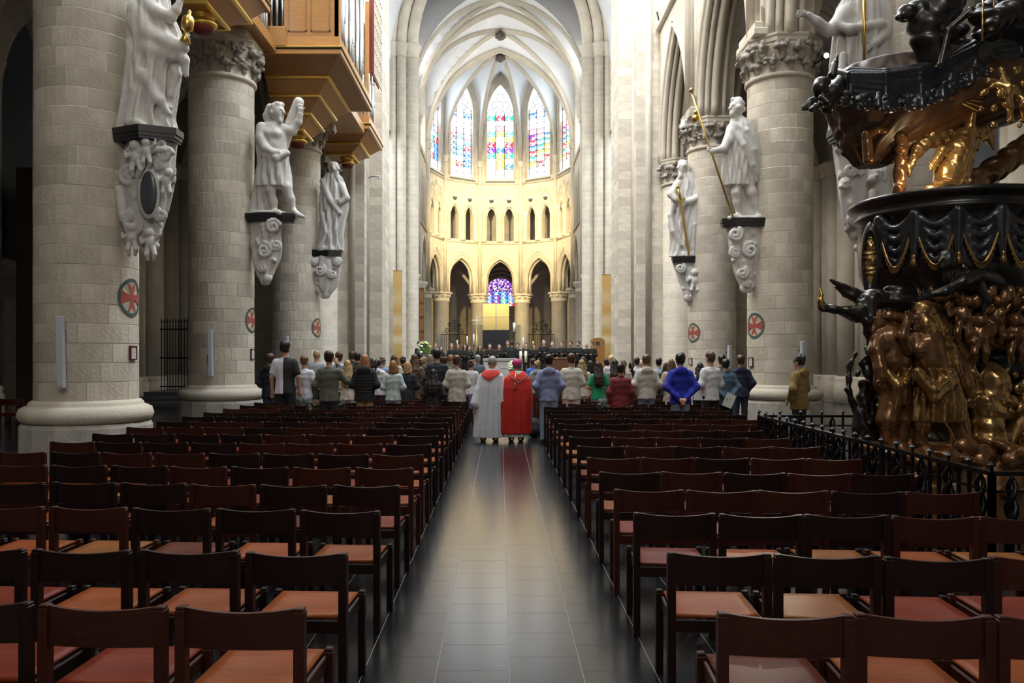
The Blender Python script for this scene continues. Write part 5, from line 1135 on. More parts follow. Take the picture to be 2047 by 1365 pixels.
# canopy
P = pp(); P.lo([(332, 1716, 1768, 26, 40), (300, 1688, 1840, 60, 45), (268, 1672, 1945, 90, 50), (240, 1660, 2050, 115, 50), (205, 1648, 2105, 130, 50), (170, 1654, 2120, 132, 50), (140, 1675, 2110, 128, 50)], 14, 6, 2, 0, 10, amp_top=2); P.s.ripple(.006, 26, 9); pput('canopy', P, mat('pulpit_canopy', (.085, .038, .015), .4, var=(.035, .016, .008), scale=4), 3.4)
P = pp()
ed = [(1666, 138, 40), (1672, 146, -10), (1700, 154, -52), (1770, 158, -76), (1840, 148, -84), (1900, 126, -86), (1950, 100, -86), (1985, 82, -84), (2040, 72, -80), (2090, 90, -70)]
for k in range(6): P.ch([(x, y+9*k-8+3*math.sin(i*1.3+k), dy+2*k, 7.5-.5*abs(k-2)) for i, (x, y, dy) in enumerate(ed)], 2.5)
P.ch([(1962, 74, -84, 14), (1985, 62, -88, 18), (2010, 50, -90, 22), (2040, 52, -88, 24), (2070, 80, -80, 22)], 4); pput('canopy_cloth', P, PBL, 2.6)
P = pp()
for (x, y, dy) in ((1690, 196, -46), (1728, 204, -66), (1778, 208, -78), (1820, 204, -82), (1862, 192, -84), (1898, 174, -84), (1930, 158, -84), (1962, 140, -82)):
    P.el(x, y, dy+4, 20, 6, 19, 6)
    for i in range(14): P.el(x+pr.uniform(-16, 16), y+pr.uniform(-14, 16), dy-1, 3.5, 3, 3.5, 1.5)
P.ch([(x, y-12, dy+6, 9) for x, y, dy in ed[2:]], 4)
for i, (x, y, dy) in enumerate(ed[2:]): P.ch([(x, y-8, dy+6, 8), (x, y+34, dy+6, 8)], 4)
for x, y in ((1755, 200), (1842, 200), (1884, 182), (1942, 150)): P.ch([(x, y-14, -82, 4), (x, y, -86, 7), (x, y+12, -86, 9)], 3)
pput('canopy_fringe', P, PBL, 2.2)
P = pp(); P.ch([(1678, 170, -20, 20), (1660, 190, -50, 17), (1655, 215, -70, 13)], 8); P.el(1640, 176, -95, 15, 15, 17, 4); P.el(1644, 164, -92, 16, 14, 10, 3)
P.ch([(1660, 190, -90, 9), (1644, 196, -106, 7), (1655, 205, -112, 6)], 4); P.ch([(1650, 206, -96, 9), (1632, 214, -108, 7), (1622, 219, -112, 5)], 4)
for i in range(5): P.ch([(1640, 194+2*i, -86, 6), (1620, 200+4*i, -88, 4), (1604, 212+2*i, -88, 1.6)], 2)
P.ch([(1664, 150, -60, 9), (1670, 125, -50, 5), (1674, 110, -46, 2)], 3); pput('canopy_cherub', P, PW, 1.7)
P = pp()
for i in range(60): P.el(pr.uniform(1850, 2110), pr.uniform(-40, 95), pr.uniform(-60, 60), pr.uniform(9, 26), pr.uniform(9, 24), pr.uniform(8, 20), 4, pr.uniform(-50, 50))
P.s.ripple(.008, 26, 5); P.ch([(1880, 20, -60, 26), (1840, 18, -80, 18), (1812, 26, -90, 14), (1798, 34, -94, 9)], 7, 2, 30); P.ch([(1870, 110, -80, 26), (1850, 60, -80, 30), (1880, 10, -70, 40)], 10, 3, 22); P.ch([(1960, 30, -130, 18), (1990, 40, -150, 20), (2030, 20, -140, 24)], 8, 3, 30); P.ch([(1880, 130, -120, 6), (1896, 60, -120, 6), (1940, 20, -130, 7)], 4)
pput('cloud_figures', P, PW, 3)
P = pp()
P.el(1902, 196, -60, 9, 6, 7, 2)
for i in range(8): a = R(-32+9*i); P.ch([(1902, 196, -60, 2.4), (1902+62*math.cos(a), 190+62*math.sin(a), -70, 1.3)], .4)
pput('gold_rays', P, GOLD, 1.0)
P = pp()
for (a, b) in (((1975, 160), (2040, 200)), ((2000, 140), (2020, 240)), ((2030, 180), (2050, 240))): P.ch([(*a, -120, 6), ((a[0]+b[0])/2+6, (a[1]+b[1])/2-4, -130, 8), (*b, -120, 5)], 4, 1, 40)
for i in range(24): P.el(1960+pr.uniform(0, 100), 130+pr.uniform(0, 130), -125, pr.uniform(4, 11), 4, pr.uniform(3, 8), 2, pr.uniform(-60, 60))
pput('gilt_foliage', P, PG, 1.9)
q = MB(); pj = pp()
for (x, y0, y1) in ((1963, -30, 82), (1986, -40, 20)): q.tube([pj.j(x, y1, -190), pj.j(x+3, y0, -150)], .009, 6)
q.put('rope', PG, pulpit)
lamp('POINT', 'pulpit_lamp', W(1850, 330, PD-.45), None, 5, (1, .72, .38), .06)
lamp('POINT', 'pulpit_lamp', W(1905, 668, PD-.30), None, 6, (1, .75, .42), .05)

p = W(1652, 111, 17.8); root = empty('spotlight', p); tag(root, 'small lit spotlight on the capital of the pilgrim statue column, aimed at the pulpit', 'lamp')
q = MB(); q.lathe([(.05, .0), (.06, .16), (.05, .18), (0, .18)], 12); q.put('housing', IRON, root, (0, 0, 0), (R(-80), 0, 0)); q = MB(); q.lathe([(0, -.01), (.055, -.01), (.055, .004), (0, .004)], 12); q.put('lens', mat('lamp_glow', (1, .95, .85), .3, emit=(1, .95, .85), estr=25), root, (0, 0, 0), (R(-80), 0, 0)); q = MB(); q.obox((0, .1, 0), (-.12, .5, -.05), .03, .03); q.put('bracket', IRON, root)
lamp('SPOT', 'capital_spot', p+Vector((.05, -.15, -.03)), W(1850, 640, 8.4), 1100, (1, .90, .74), .06, spot=22)

# ------------------------------------------------------------------ iron railing around it
rail = empty('iron_railing', (3.36, 8.0, 0)); tag(rail, 'black wrought iron railing with finials around the pulpit', 'railing'); RO = Vector((3.36, 8.0, 0))
q = MB(); q.box((-.011, -.011, .1), (.011, .011, .88)); bar_me = q.mesh('bar')
q = MB(); N_ = 40
for e in (0, PI): q.tube([(.022*math.cos(e+9*i/N_*PI*.6), .022*math.sin(e+9*i/N_*PI*.6), .11+.76*i/N_) for i in range(N_+1)], [.012+.020*math.sin(PI*i/N_) for i in range(N_+1)], 6)
twist_me = q.mesh('twisted_baluster')
q = MB(); q.lathe([(.010, 0), (.012, .03), (.034, .045), (.012, .06), (.0, .075)], 8, smooth=False); fin_me = q.mesh('finial')
q = MB(); q.tube([(0, .055*math.cos(a*PI/6), .55+.07*math.sin(a*PI/6)) for a in range(12)], .009, 5, closed=True); q.tube([(0, .035*math.cos(a*PI/5), .33+.06*math.sin(a*PI/5)) for a in range(10)], .009, 5, closed=True); scroll_me = q.mesh('scroll')
RP = [((3.39, 5.52), (6.3, 5.52)), ((3.39, 5.52), (3.46, 10.7)), ((3.46, 10.7), (5.0, 10.7))]
for (a, b) in RP:
    a = Vector((*a, 0)); b = Vector((*b, 0)); L = (b-a).length; ang = math.atan2(b.y-a.y, b.x-a.x)-PI/2
    for (zz, w, h) in ((.885, .05, .03), (.76, .018, .018), (.10, .035, .03)): q = MB(); q.obox(a-RO+Vector((0, 0, zz)), b-RO+Vector((0, 0, zz)), w, h); q.put('rail', IRON, rail)
    n = int(L/.135)
    for i in range(n+1):
        p = a+(b-a)*i/n-RO
        if i % 3 == 1: put('twisted_baluster', twist_me, IRON, rail, p)
        else: put('bar', bar_me, IRON, rail, p)
        if i % 2 == 0: put('finial', fin_me, IRON, rail, p+Vector((0, 0, .90)))
        if i % 3 == 2 and i < n: put('scroll', scroll_me, IRON, rail, p+(b-a)/n*.5*0, (0, 0, ang))
        if i % 12 == 0: q = MB(); q.box((-.02, -.02, 0), (.02, .02, .90), .004); q.put('post', IRON, rail, p)
# ------------------------------------------------------------------ people
SKIN = mat('skin', (.52, .30, .21), .5); SKIN2 = mat('skin_tan', (.40, .22, .14), .5); SKIN3 = mat('skin_fair', (.60, .38, .29), .5)
DARKM = mat('eye_dark', (.02, .015, .012), .3); LIPM = mat('lip', (.36, .12, .10), .5); SHOE = mat('shoe_black', (.015, .015, .016), .35); SHOEW = mat('shoe_white', (.55, .55, .53), .5)
def fab(c, rough=.85):
    n = 'fabric_%d_%d_%d' % tuple(int(x*999) for x in c); return mat(n, c, rough, var=tuple(x*.82 for x in c), scale=7, bump=.12, bscale=60)
def hairm(c): return mat('hair_%d_%d_%d' % tuple(int(x*999) for x in c), c, .45, var=tuple(x*.55 for x in c), scale=22)
BLACKH, DBR, BR, LBR, BLOND, STRAW, GREYH = (.012, .010, .009), (.030, .017, .010), (.075, .038, .018), (.15, .08, .038), (.38, .25, .11), (.30, .13, .055), (.30, .30, .30)
ARMS = {'hang': [((.235, -.02, 1.13), (.245, .05, .88))]*2, 'front': [((.245, -.02, 1.13), (.13, .20, 1.06))]*2, 'behind': [((.275, -.08, 1.14), (.065, -.19, .93))]*2,
        'folder': [((.225, .01, 1.12), (.12, .27, 1.17))]*2, 'face': [((.30, .08, 1.20), (.12, .12, 1.53)), ((.265, -.02, 1.13), (.27, .04, .88))], 'pocket': [((.265, -.06, 1.14), (.19, .10, .95))]*2, 'one': [((.27, .02, 1.13), (.22, .20, .92)), ((.29, -.05, 1.14), (.22, .08, .95))]}
CACHE = {}
def arms(pose):
    for i, e in enumerate((1, -1)):
        el, wr = ARMS[pose][i]; yield e, (e*.158, -.005, 1.395), (e*el[0], el[1], el[2]), (e*wr[0], wr[1], wr[2])
def body_mesh(pose, fem=0, tilt=0):
    key = ('b', pose, fem, tilt)
    if key in CACHE: return CACHE[key]
    s = Sculpt(); sw = .92 if fem else 1
    for e in (-1, 1):
        s.chain([(e*.085, 0, .93), (e*.095, .015, .49), (e*.10, -.02, .09)], [.075, .052, .036], .03); s.chain([(e*.10, -.04, .04), (e*.11, .13, .032)], [.038, .03], .02)
    s.loft([(.86, 0, 0, .15, .10), (1.05, 0, 0, .13*sw, .09), (1.28, 0, 0, .16*sw, .10), (1.41, 0, -.005, .15*sw, .08), (1.46, 0, -.005, .07, .06)], .03)
    for e, sh, el, wr in arms(pose):
        s.chain([(sh[0]*sw, sh[1], sh[2]), el, wr], [.05, .038, .026], .02)
        a, b = Vector(el), Vector(wr); t = (b-a).normalized(); c = b+t*.05
        s.chain([wr, tuple(c)], [.028, .034], .012)
        n = t.cross(Vector((0, 1, 0))); n = n.normalized() if n.length > .2 else Vector((1, 0, 0)); bend = n.cross(t)*(-.35 if pose != 'behind' else .3)
        for f in range(4):
            o = n*((f-1.5)*.019); L = (.055, .068, .064, .05)[f]; p0 = c+o+t*.015; p1 = p0+(t+bend*.4).normalized()*L*.6; p2 = p1+(t+bend*1.3).normalized()*L*.5
            s.chain([tuple(p0), tuple(p1), tuple(p2)], [.0105, .010, .009], .004)
        p0 = b+t*.02+n*(-e*.03); s.chain([tuple(p0), tuple(p0+n*(-e*.02)+t*.04), tuple(p0+n*(-e*.018)+t*.07)], [.013, .011, .010], .006)
    hx, hy = 0, .005+(.03 if tilt else 0); hz = 1.63-(.015 if tilt else 0)
    s.chain([(0, -.01, 1.42), (hx, hy-.01, 1.55)], [.055, .052], .02); s.ell((hx, hy, hz), (.075, .094, .115), .02); s.ell((hx, hy+.03, hz-.06), (.052, .06, .055), .02)
    s.chain([(hx, hy+.092, hz+.005), (hx, hy+.112, hz-.025)], [.010, .014], .012)
    for e in (-1, 1): s.ell((e*.078, hy-.005, hz-.012), (.012, .02, .03), .006); s.ell((e*.03, hy+.085, hz+.012), (.016, .012, .010), .01, None, 's')
    CACHE[key] = s.mesh('body', .0125); return CACHE[key]
def top_mesh(style, pose, fem=0):
    key = ('t', style, pose, fem)
    if key in CACHE: return CACHE[key]
    s = Sculpt(); sw = .93 if fem else 1; g = {'tee': .012, 'loose': .03, 'hoodie': .028, 'sweater': .018, 'jacket': .03, 'puffer': .045, 'coat': .028, 'suit': .018, 'half': .015, 'dress': .012, 'crop': .012}[style]
    hem = {'coat': .42, 'dress': .30, 'crop': .98, 'jacket': .76, 'puffer': .80, 'loose': .80}.get(style, .83); A = .006 if style != 'loose' else .010
    rows = [(hem, 0, 0, (.172+g)*(1.12 if style in ('coat', 'dress') else 1), .128+g*.8), (.95, 0, 0, .160*sw+g, .116+g*.8), (1.08, 0, 0, .145*sw+g, .10+g*.8), (1.28, 0, -.004, .178*sw+g*.7, .112+g*.6), (1.39, 0, -.008, .178*sw+g*.5, .096+g*.5), (1.445, 0, -.01, .115, .075), (1.475, 0, -.01, .066, .062)]
    s.loft([r for r in rows if r[0] >= hem], .02, 7, A, 6, 1, amp_top=.001)
    short = style in ('tee', 'half', 'crop', 'loose') and style != 'x'
    for e, sh, el, wr in arms(pose):
        sh = (sh[0]*sw, sh[1], sh[2])
        if short: mid = tuple(sh[i]+(el[i]-sh[i])*(.72 if style != 'loose' else .95) for i in range(3)); s.chain([sh, mid], [.054+g*.3, .056+g*.5], .06)
        else: s.chain([sh, el, tuple(wr[i]-(wr[i]-el[i])*.06 for i in range(3))], [.052+g*.4, .046+g*.5, .036+g*.35], .06)
    if style in ('hoodie',): s.ell((0, -.10, 1.43), (.125, .055, .085), .02, Matrix.Rotation(.25, 3, 'X')); s.chain([(-.085, -.03, 1.465), (0, -.085, 1.475), (.085, -.03, 1.465)], .032, .02)
    if style == 'puffer':
        for i in range(9): z = .84+.062*i; s.loft([(z, 0, 0, .19, .145), (z+.03, 0, 0, .206, .16), (z+.06, 0, 0, .19, .145)], .012)
        s.ell((0, -.11, 1.44), (.14, .07, .085), .02)
    if style == 'suit' or style == 'jacket': s.chain([(-.06, -.02, 1.475), (0, -.062, 1.485), (.06, -.02, 1.475)], .022, .012)
    if style in ('jacket', 'hoodie', 'loose', 'sweater', 'coat'): s.ripple(.0028, 42, 2)
    CACHE[key] = s.mesh('top', .0145); return CACHE[key]
def legs_mesh(style):
    key = ('l', style)
    if key in CACHE: return CACHE[key]
    s = Sculpt(); w = {'jeans': 0, 'wide': .02, 'slim': -.008}.get(style, 0)
    if style == 'skirt': s.loft([(.45, 0, 0, .20, .16), (.75, 0, 0, .18, .14), (1.03, 0, 0, .145, .105)], .02, 8, .012, 2, 0, amp_top=.002)
    else:
        s.loft([(.80, 0, 0, .16, .108), (.90, 0, 0, .152, .104), (1.04, 0, 0, .128, .088)], .03)
        for e in (-1, 1): s.chain([(e*.085, -.005, .88), (e*.095, .015, .49), (e*.10, -.02, .07)], [.092+w*.5, .066+w, .056+w], .03); s.ell((e*.068, -.045, .845), (.072, .05, .07), .04)
        s.ripple(.003, 40, 3)
    CACHE[key] = s.mesh('trousers', .0145); return CACHE[key]
def shoe_mesh():
    if 'shoe' not in CACHE: s = Sculpt(); s.chain([(0, -.05, .045), (0, .05, .045), (0, .14, .035)], [.048, .046, .038], .02); s.chain([(0, -.04, .05), (0, -.03, .12)], [.045, .045], .02); s.half((0, 0, .004), (0, 0, -1)); CACHE['shoe'] = s.mesh('shoe', .014)
    return CACHE['shoe']
def hair_mesh(style):
    key = ('h', style)
    if key in CACHE: return CACHE[key]
    s = Sculpt(); t = {'buzz': -.006}.get(style, 0)
    s.ell((0, -.012, 1.648), (.084+t, .100+t, .112+t), .01)
    if style in ('short', 'curly', 'crop'): s.ell((0, -.03, 1.69), (.085, .095, .085), .02)
    s.ell((0, .085, 1.585), (.066, .07, .105), .0, None, 's')
    for e in (-1, 1): s.ell((e*.085, .02, 1.60), (.02, .03, .04), 0, None, 's')
    s._a((-9,)*3, (9,)*3, lambda x, y, z: np.where(y > -.2, (1.535-z), -9)+0*x, 0, 'i') if style in ('buzz', 'short', 'curly', 'crop', 'bun', 'pony') else None
    if style == 'long': s.loft([(1.13, 0, -.125, .07, .03), (1.22, 0, -.13, .105, .045), (1.38, 0, -.115, .118, .055), (1.50, 0, -.075, .105, .06), (1.62, 0, -.04, .088, .07)], .02, 9, .008, 5, 1); s.chain([(-.075, .0, 1.62), (-.09, -.02, 1.45)], [.03, .03], .02); s.chain([(.075, .0, 1.62), (.09, -.02, 1.45)], [.03, .03], .02)
    if style == 'bob': s.loft([(1.45, 0, -.03, .105, .08), (1.52, 0, -.03, .108, .085), (1.64, 0, -.02, .09, .09)], .02, 9, .006, 5, 1); s.ell((0, .1, 1.56), (.062, .09, .12), 0, None, 's')
    if style == 'bun': s.ell((0, -.10, 1.72), (.042, .042, .04), .012)
    if style == 'pony': s.chain([(0, -.10, 1.68), (0, -.135, 1.60), (0, -.13, 1.46), (0, -.12, 1.36)], [.028, .034, .028, .012], .012)
    if style == 'fringe': s.ell((0, .0, 1.70), (.09, .1, .07), .02)
    if style in ('curly',): s.ripple(.009, 90, 5)
    elif style == 'short': s.ripple(.006, 85, 6)
    else: s.ripple(.005, 70, 7)
    CACHE[key] = s.mesh('hair', .011); return CACHE[key]
q = Sculpt(); q.ell((0, 0, 0), (.011, .006, .008), 0); EYE_ME = q.mesh('eye', .0035)
q = Sculpt(); q.ell((0, 0, 0), (.022, .006, .006), 0); MOUTH_ME = q.mesh('mouth', .0035)
def person(x, y, z, H, face, label, top, topc, legs, legc, hair, hairc, pose='hang', fem=0, skin=None, shoe=None, eyes=False, group=None, beard=False, head=0):
    """face: degrees, 0 = back to the camera; returns the root"""
    root = empty('person', (x, y, z), R(face), H/1.75); tag(root, label, 'person', group); sk = skin or SKIN
    b = put('body', body_mesh(pose, fem), sk, root)
    t = put('top', top_mesh(top, pose, fem), fab(topc) if not hasattr(topc, 'name') else topc, root)
    if top != 'dress' or legs != 'none': put('skirt' if legs == 'skirt' else 'trousers', legs_mesh(legs), fab(legc), root)
    for e in (-1, 1): put('shoe', shoe_mesh(), shoe or SHOE, root, (e*.105, -.01, 0))
    if hair != 'bald': put('hair', hair_mesh(hair), hairm(hairc), root)
    if eyes:
        for e in (-1, 1): put('eye', EYE_ME, DARKM, b, (e*.030, .096, 1.642))
        put('mouth', MOUTH_ME, LIPM, b, (0, .098, 1.572))
        if beard:
            if 'beard' not in CACHE: s = Sculpt(); s.ell((0, .035, 1.565), (.06, .066, .05), .01); s.ell((0, .09, 1.60), (.04, .04, .022), 0, None, 's'); CACHE['beard'] = s.mesh('beard', .011)
            put('beard', CACHE['beard'], hairm(hairc), root)
    return root
def snap(side, d):
    """stand in the gap in front of a chair row"""
    ys = LY if side < 0 else RY; return min((y+.69 for y in ys), key=lambda v: abs(v-d)) if d < ys[-1]+1.4 else d
def crowd(px, ytop, d, label, top, topc, legs, legc, hair, hairc, pose='hang', fem=0, face=0, **kw):
    d = d+1.8 if px < 1590 else d+.9
    side = -1 if px < 1000 else 1; x = (px-VX)/FPX*d; yy = snap(side, d-SL*(x-side*.8))+SL*(x-side*.8) if d < 22.0 and kw.pop('snap', True) else d; kw.pop('snap', None)
    x = (px-VX)/FPX*yy; H = EYE+(VY-ytop)*yy/FPX-.01
    return person(x, yy, 0, H, face, label, top, topc, legs, legc, hair, hairc, pose, fem, group='standing congregation', **kw)
NAVY, BLK_, JEAN, LJ, WHT, CRM_, GRY = (.012, .014, .024), (.010, .010, .011), (.045, .065, .11), (.22, .30, .40), (.62, .62, .62), (.52, .47, .38), (.36, .37, .38)
# half white, half black shirt: a boundary down the middle of the garment
hm = mat('two_tone_shirt', (.62, .60, .64), .8); nt = hm.node_tree; tc = [n for n in nt.nodes if n.type == 'TEX_COORD'][0]
sp = nt.nodes.new('ShaderNodeSeparateXYZ'); gt = nt.nodes.new('ShaderNodeMath'); gt.operation = 'GREATER_THAN'; gt.inputs[1].default_value = -.005; mx = nt.nodes.new('ShaderNodeMix'); mx.data_type = 'RGBA'
mx.inputs['A'].default_value = (.62, .60, .66, 1); mx.inputs['B'].default_value = (.010, .010, .011, 1)
nt.links.new(tc.outputs['Object'], sp.inputs[0]); nt.links.new(sp.outputs['X'], gt.inputs[0]); nt.links.new(gt.outputs[0], mx.inputs['Factor']); nt.links.new(mx.outputs['Result'], nt.nodes['Principled BSDF'].inputs['Base Color'])
C = crowd
# --- congregation on the organ side
C(541, 707, 15.0, 'brown-haired boy in black hooded jacket and jeans beside the column', 'hoodie', NAVY, 'jeans', JEAN, 'short', BR, 'front', face=-12)
C(570, 682, 14.2, 'tall dark-haired young man in half white, half black shirt', 'half', hm, 'wide', BLK_, 'short', BLACKH, 'hang')
C(609, 711, 15.2, 'fair short-haired boy in white long-sleeved shirt and jeans', 'sweater', (.58, .58, .64), 'jeans', JEAN, 'short', LBR, 'front', face=-10)
C(633, 699, 18.2, 'blond close-cropped man in light grey T-shirt', 'tee', GRY, 'jeans', JEAN, 'buzz', (.40, .27, .14), 'front')
C(658, 702, 13.6, 'dark-haired man in olive sweater holding one hand to his face', 'sweater', (.095, .10, .075), 'jeans', (.022, .020, .03), 'short', DBR, 'face')
C(678, 704, 17.0, 'brown-haired youth in pale blue hooded top', 'hoodie', (.45, .52, .66), 'jeans', BLK_, 'short', BR, 'hang')
C(695, 719, 14.6, 'woman with very long blonde hair and cream top', 'sweater', (.62, .57, .50), 'wide', (.58, .53, .47), 'long', BLOND, 'front', 1)
C(729, 707, 14.0, 'woman in black quilted puffer jacket and tan trousers', 'puffer', BLK_, 'jeans', (.42, .30, .18), 'bob', STRAW, 'front', 1)
C(704, 703, 20.6, 'brown-haired person in black standing behind the long blonde hair', 'jacket', BLK_, 'jeans', BLK_, 'short', BR)
C(715, 705, 18.6, 'black-haired person in dark jacket next to the puffer jacket', 'jacket', (.03, .025, .02), 'jeans', BLK_, 'short', BLACKH)
C(742, 714, 19.4, 'brown-haired girl in grey between puffer jacket and dungarees', 'sweater', (.2, .19, .2), 'jeans', JEAN, 'bob', DBR, fem=1)
C(756, 716, 16.4, 'dark-haired girl in navy dungarees over a white hooded top', 'hoodie', (.62, .62, .62), 'jeans', (.02, .04, .075), 'pony', BLACKH, 'front', 1, face=-20)
C(765, 713, 18.8, 'curly-haired boy in blue denim shirt', 'jacket', (.16, .25, .40), 'jeans', JEAN, 'curly', LBR, face=-30)
C(786, 720, 15.4, 'red-blonde girl in pale teal sweater and light jeans', 'sweater', (.42, .50, .49), 'jeans', LJ, 'bob', STRAW, 'front', 1)
C(788, 709, 19.7, 'brown-haired girl in cream scarf behind the teal sweater', 'hoodie', CRM_, 'jeans', JEAN, 'long', BR, fem=1)
C(806, 713, 20.2, 'person with dark curls in black and white', 'jacket', BLK_, 'jeans', BLK_, 'curly', DBR)
C(815, 722, 16.2, 'blonde girl in navy jacket and light jeans', 'jacket', NAVY, 'jeans', LJ, 'bob', BLOND, 'front', 1)
C(829, 707, 17.2, 'woman with long brown hair in brown coat', 'coat', (.14, .085, .045), 'jeans', BLK_, 'long', BR, fem=1)
C(846, 714, 20.5, 'blond curly-haired person behind the brown coat', 'jacket', (.1, .09, .08), 'jeans', BLK_, 'curly', BLOND)
C(860, 708, 20.0, 'ash-blonde person in dark grey top', 'sweater', (.06, .06, .065), 'jeans', BLK_, 'bob', (.22, .17, .11), fem=1)
C(874, 698, 15.4, 'tall black-haired man in navy sweater', 'sweater', NAVY, 'jeans', BLK_, 'short', BLACKH)
C(866, 737, 14.2, 'small person in black coat with long black hair', 'jacket', BLK_, 'wide', BLK_, 'long', BLACKH, 'front', 1)
C(890, 713, 20.6, 'brown-haired person in green camouflage jacket', 'jacket', (.10, .095, .055), 'jeans', BLK_, 'short', BR)
C(901, 708, 21.4, 'ginger close-cropped man behind the beige jacket', 'jacket', (.09, .085, .06), 'jeans', BLK_, 'buzz', STRAW)
C(913, 711, 15.1, 'short-haired man in beige jacket with collar', 'jacket', (.50, .47, .40), 'jeans', NAVY, 'short', BR, 'front')
C(941, 719, 17.6, 'girl with blonde bun in white top and blue skirt', 'tee', (.62, .60, .58), 'skirt', (.07, .10, .20), 'bun', LBR, 'front', 1)
C(955, 710, 22.6, 'grey-haired man in slate blue suit jacket', 'suit', (.09, .11, .15), 'jeans', NAVY, 'short', GREYH)
# --- congregation on the pulpit side
C(1066, 717, 21.0, 'dark-haired person in bright blue shirt', 'jacket', (.05, .12, .42), 'jeans', NAVY, 'short', BR)
C(1074, 721, 18.0, 'blond curly-haired boy in light grey hoodie', 'hoodie', (.30, .31, .34), 'jeans', JEAN, 'curly', BLOND)
C(1097, 709, 14.2, 'dark-haired man in periwinkle hoodie and light jeans', 'hoodie', (.20, .23, .38), 'wide', LJ, 'short', BLACKH, 'pocket')
C(1142, 707, 14.4, 'brown-haired youth in loose cream T-shirt and cream trousers', 'loose', (.60, .57, .50), 'wide', (.60, .55, .48), 'short', BR, 'front')
C(1163, 718, 16.8, 'woman with long blonde hair and cream cardigan', 'sweater', (.58, .52, .42), 'jeans', (.5, .42, .36), 'long', BLOND, fem=1)
C(1166, 712, 20.6, 'brown-haired person behind the long blonde hair and cardigan', 'jacket', (.2, .2, .22), 'jeans', BLK_, 'bob', BR)
C(1181, 720, 17.1, 'dark-haired person in black jacket beside the green T-shirt', 'jacket', BLK_, 'jeans', BLK_, 'bob', BLACKH, fem=1)
C(1196, 722, 15.3, 'girl with long brown hair in bright green T-shirt and light jeans', 'tee', (.01, .24, .10), 'jeans', LJ, 'long', DBR, 'front', 1)
C(1213, 717, 20.4, 'black-haired person in white far among the crowd', 'tee', WHT, 'jeans', JEAN, 'short', BLACKH)
C(1222, 711, 20.0, 'platinum blond youth in pale grey shirt', 'sweater', (.50, .48, .54), 'jeans', JEAN, 'short', (.62, .50, .28))
C(1229, 718, 16.6, 'woman with long black hair in grey fur-collared coat', 'coat', (.22, .20, .18), 'jeans', BLK_, 'long', BLACKH, fem=1)
C(1240, 727, 13.8, 'dark-haired boy in maroon jacket and beige trousers', 'jacket', (.17, .016, .022), 'jeans', (.45, .37, .28), 'short', DBR, 'hang')
C(1246, 719, 17.6, 'girl with brown braid in cream top', 'sweater', CRM_, 'jeans', JEAN, 'pony', BR, fem=1)
C(1262, 722, 18.6, 'girl with black ponytail in black', 'jacket', BLK_, 'jeans', BLK_, 'pony', BLACKH, fem=1)
C(1273, 715, 20.2, 'dark-haired man in pale blue and white shirt', 'suit', (.5, .52, .56), 'jeans', JEAN, 'short', DBR)
C(1281, 718, 20.8, 'bald man behind the cream hoodie', 'jacket', (.12, .09, .06), 'jeans', BLK_, 'bald', BR, skin=SKIN3)
C(1292, 709, 14.2, 'brown-haired youth in cream hoodie and jeans', 'hoodie', (.56, .52, .46), 'jeans', (.15, .22, .33), 'short', LBR, 'pocket')
C(1317, 716, 19.2, 'dark-haired man in light blue shirt', 'suit', (.36, .42, .55), 'jeans', NAVY, 'short', BLACKH)
C(1331, 724, 18.2, 'dark-haired girl in black beside the trench coat', 'jacket', BLK_, 'jeans', BLK_, 'bob', DBR, fem=1)
C(1342, 717, 15.2, 'brown-haired woman in belted beige trench coat', 'coat', (.50, .41, .32), 'slim', BLK_, 'bob', LBR, 'front', 1)
C(1360, 706, 12.7, 'black-haired youth in royal blue hoodie, hands clasped behind his back', 'hoodie', (.010, .022, .36), 'jeans', LJ, 'short', BLACKH, 'behind', skin=SKIN)
C(1399, 724, 15.2, 'woman with black hair in white top', 'tee', (.6, .6, .6), 'jeans', BLK_, 'long', BLACKH, fem=1)
C(1420, 703, 13.6, 'youth with tousled brown hair in white sweatshirt and black trousers', 'sweater', (.60, .60, .62), 'wide', BLK_, 'fringe', BR, 'front', face=25)
C(1443, 710, 16.0, 'dark-haired man half hidden behind the denim jacket', 'jacket', (.1, .08, .05), 'jeans', BLK_, 'short', BLACKH)
den = C(1450, 718, 14.8, 'dark-haired man in denim jacket holding a sheet behind his back', 'jacket', (.06, .11, .155), 'jeans', NAVY, 'short', BLACKH, 'behind')
C(1480, 710, 15.8, 'brown-haired man in navy hoodie and jeans', 'hoodie', (.020, .024, .055), 'jeans', (.03, .04, .06), 'short', BR, 'pocket')
tan = C(1598, 709, 13.3, 'man with glasses in tan anorak by the railing, looking up to the organ', 'jacket', (.20, .13, .035), 'jeans', (.022, .026, .045), 'short', BLACKH, 'one', face=38, snap=False, eyes=True)
s = Sculpt(); s.ell((0, -.10, 1.43), (.13, .065, .10), .02); put('hood', s.mesh('hood', .015), fab((.20, .13, .035)), tan)
q = MB()
for e in (-1, 1): q.tube([(e*.032+.022*math.cos(a*PI/5), .104, 1.642+.018*math.sin(a*PI/5)) for a in range(10)], .003, 4, closed=True); q.tube([(e*.054, .10, 1.645), (e*.08, .0, 1.645)], .003, 4)
q.put('glasses', DARKM, tan)
o = den.matrix_basis @ Vector((.02, -.23, .86)); q = MB(); q.box((-.10, -.002, -.14), (.10, .002, .14)); tag(q.put('song_sheet', mat('paper', (.75, .75, .73), .8), None, o, (.1, R(22), 0)), 'white song sheet held behind the denim jacket', 'paper')

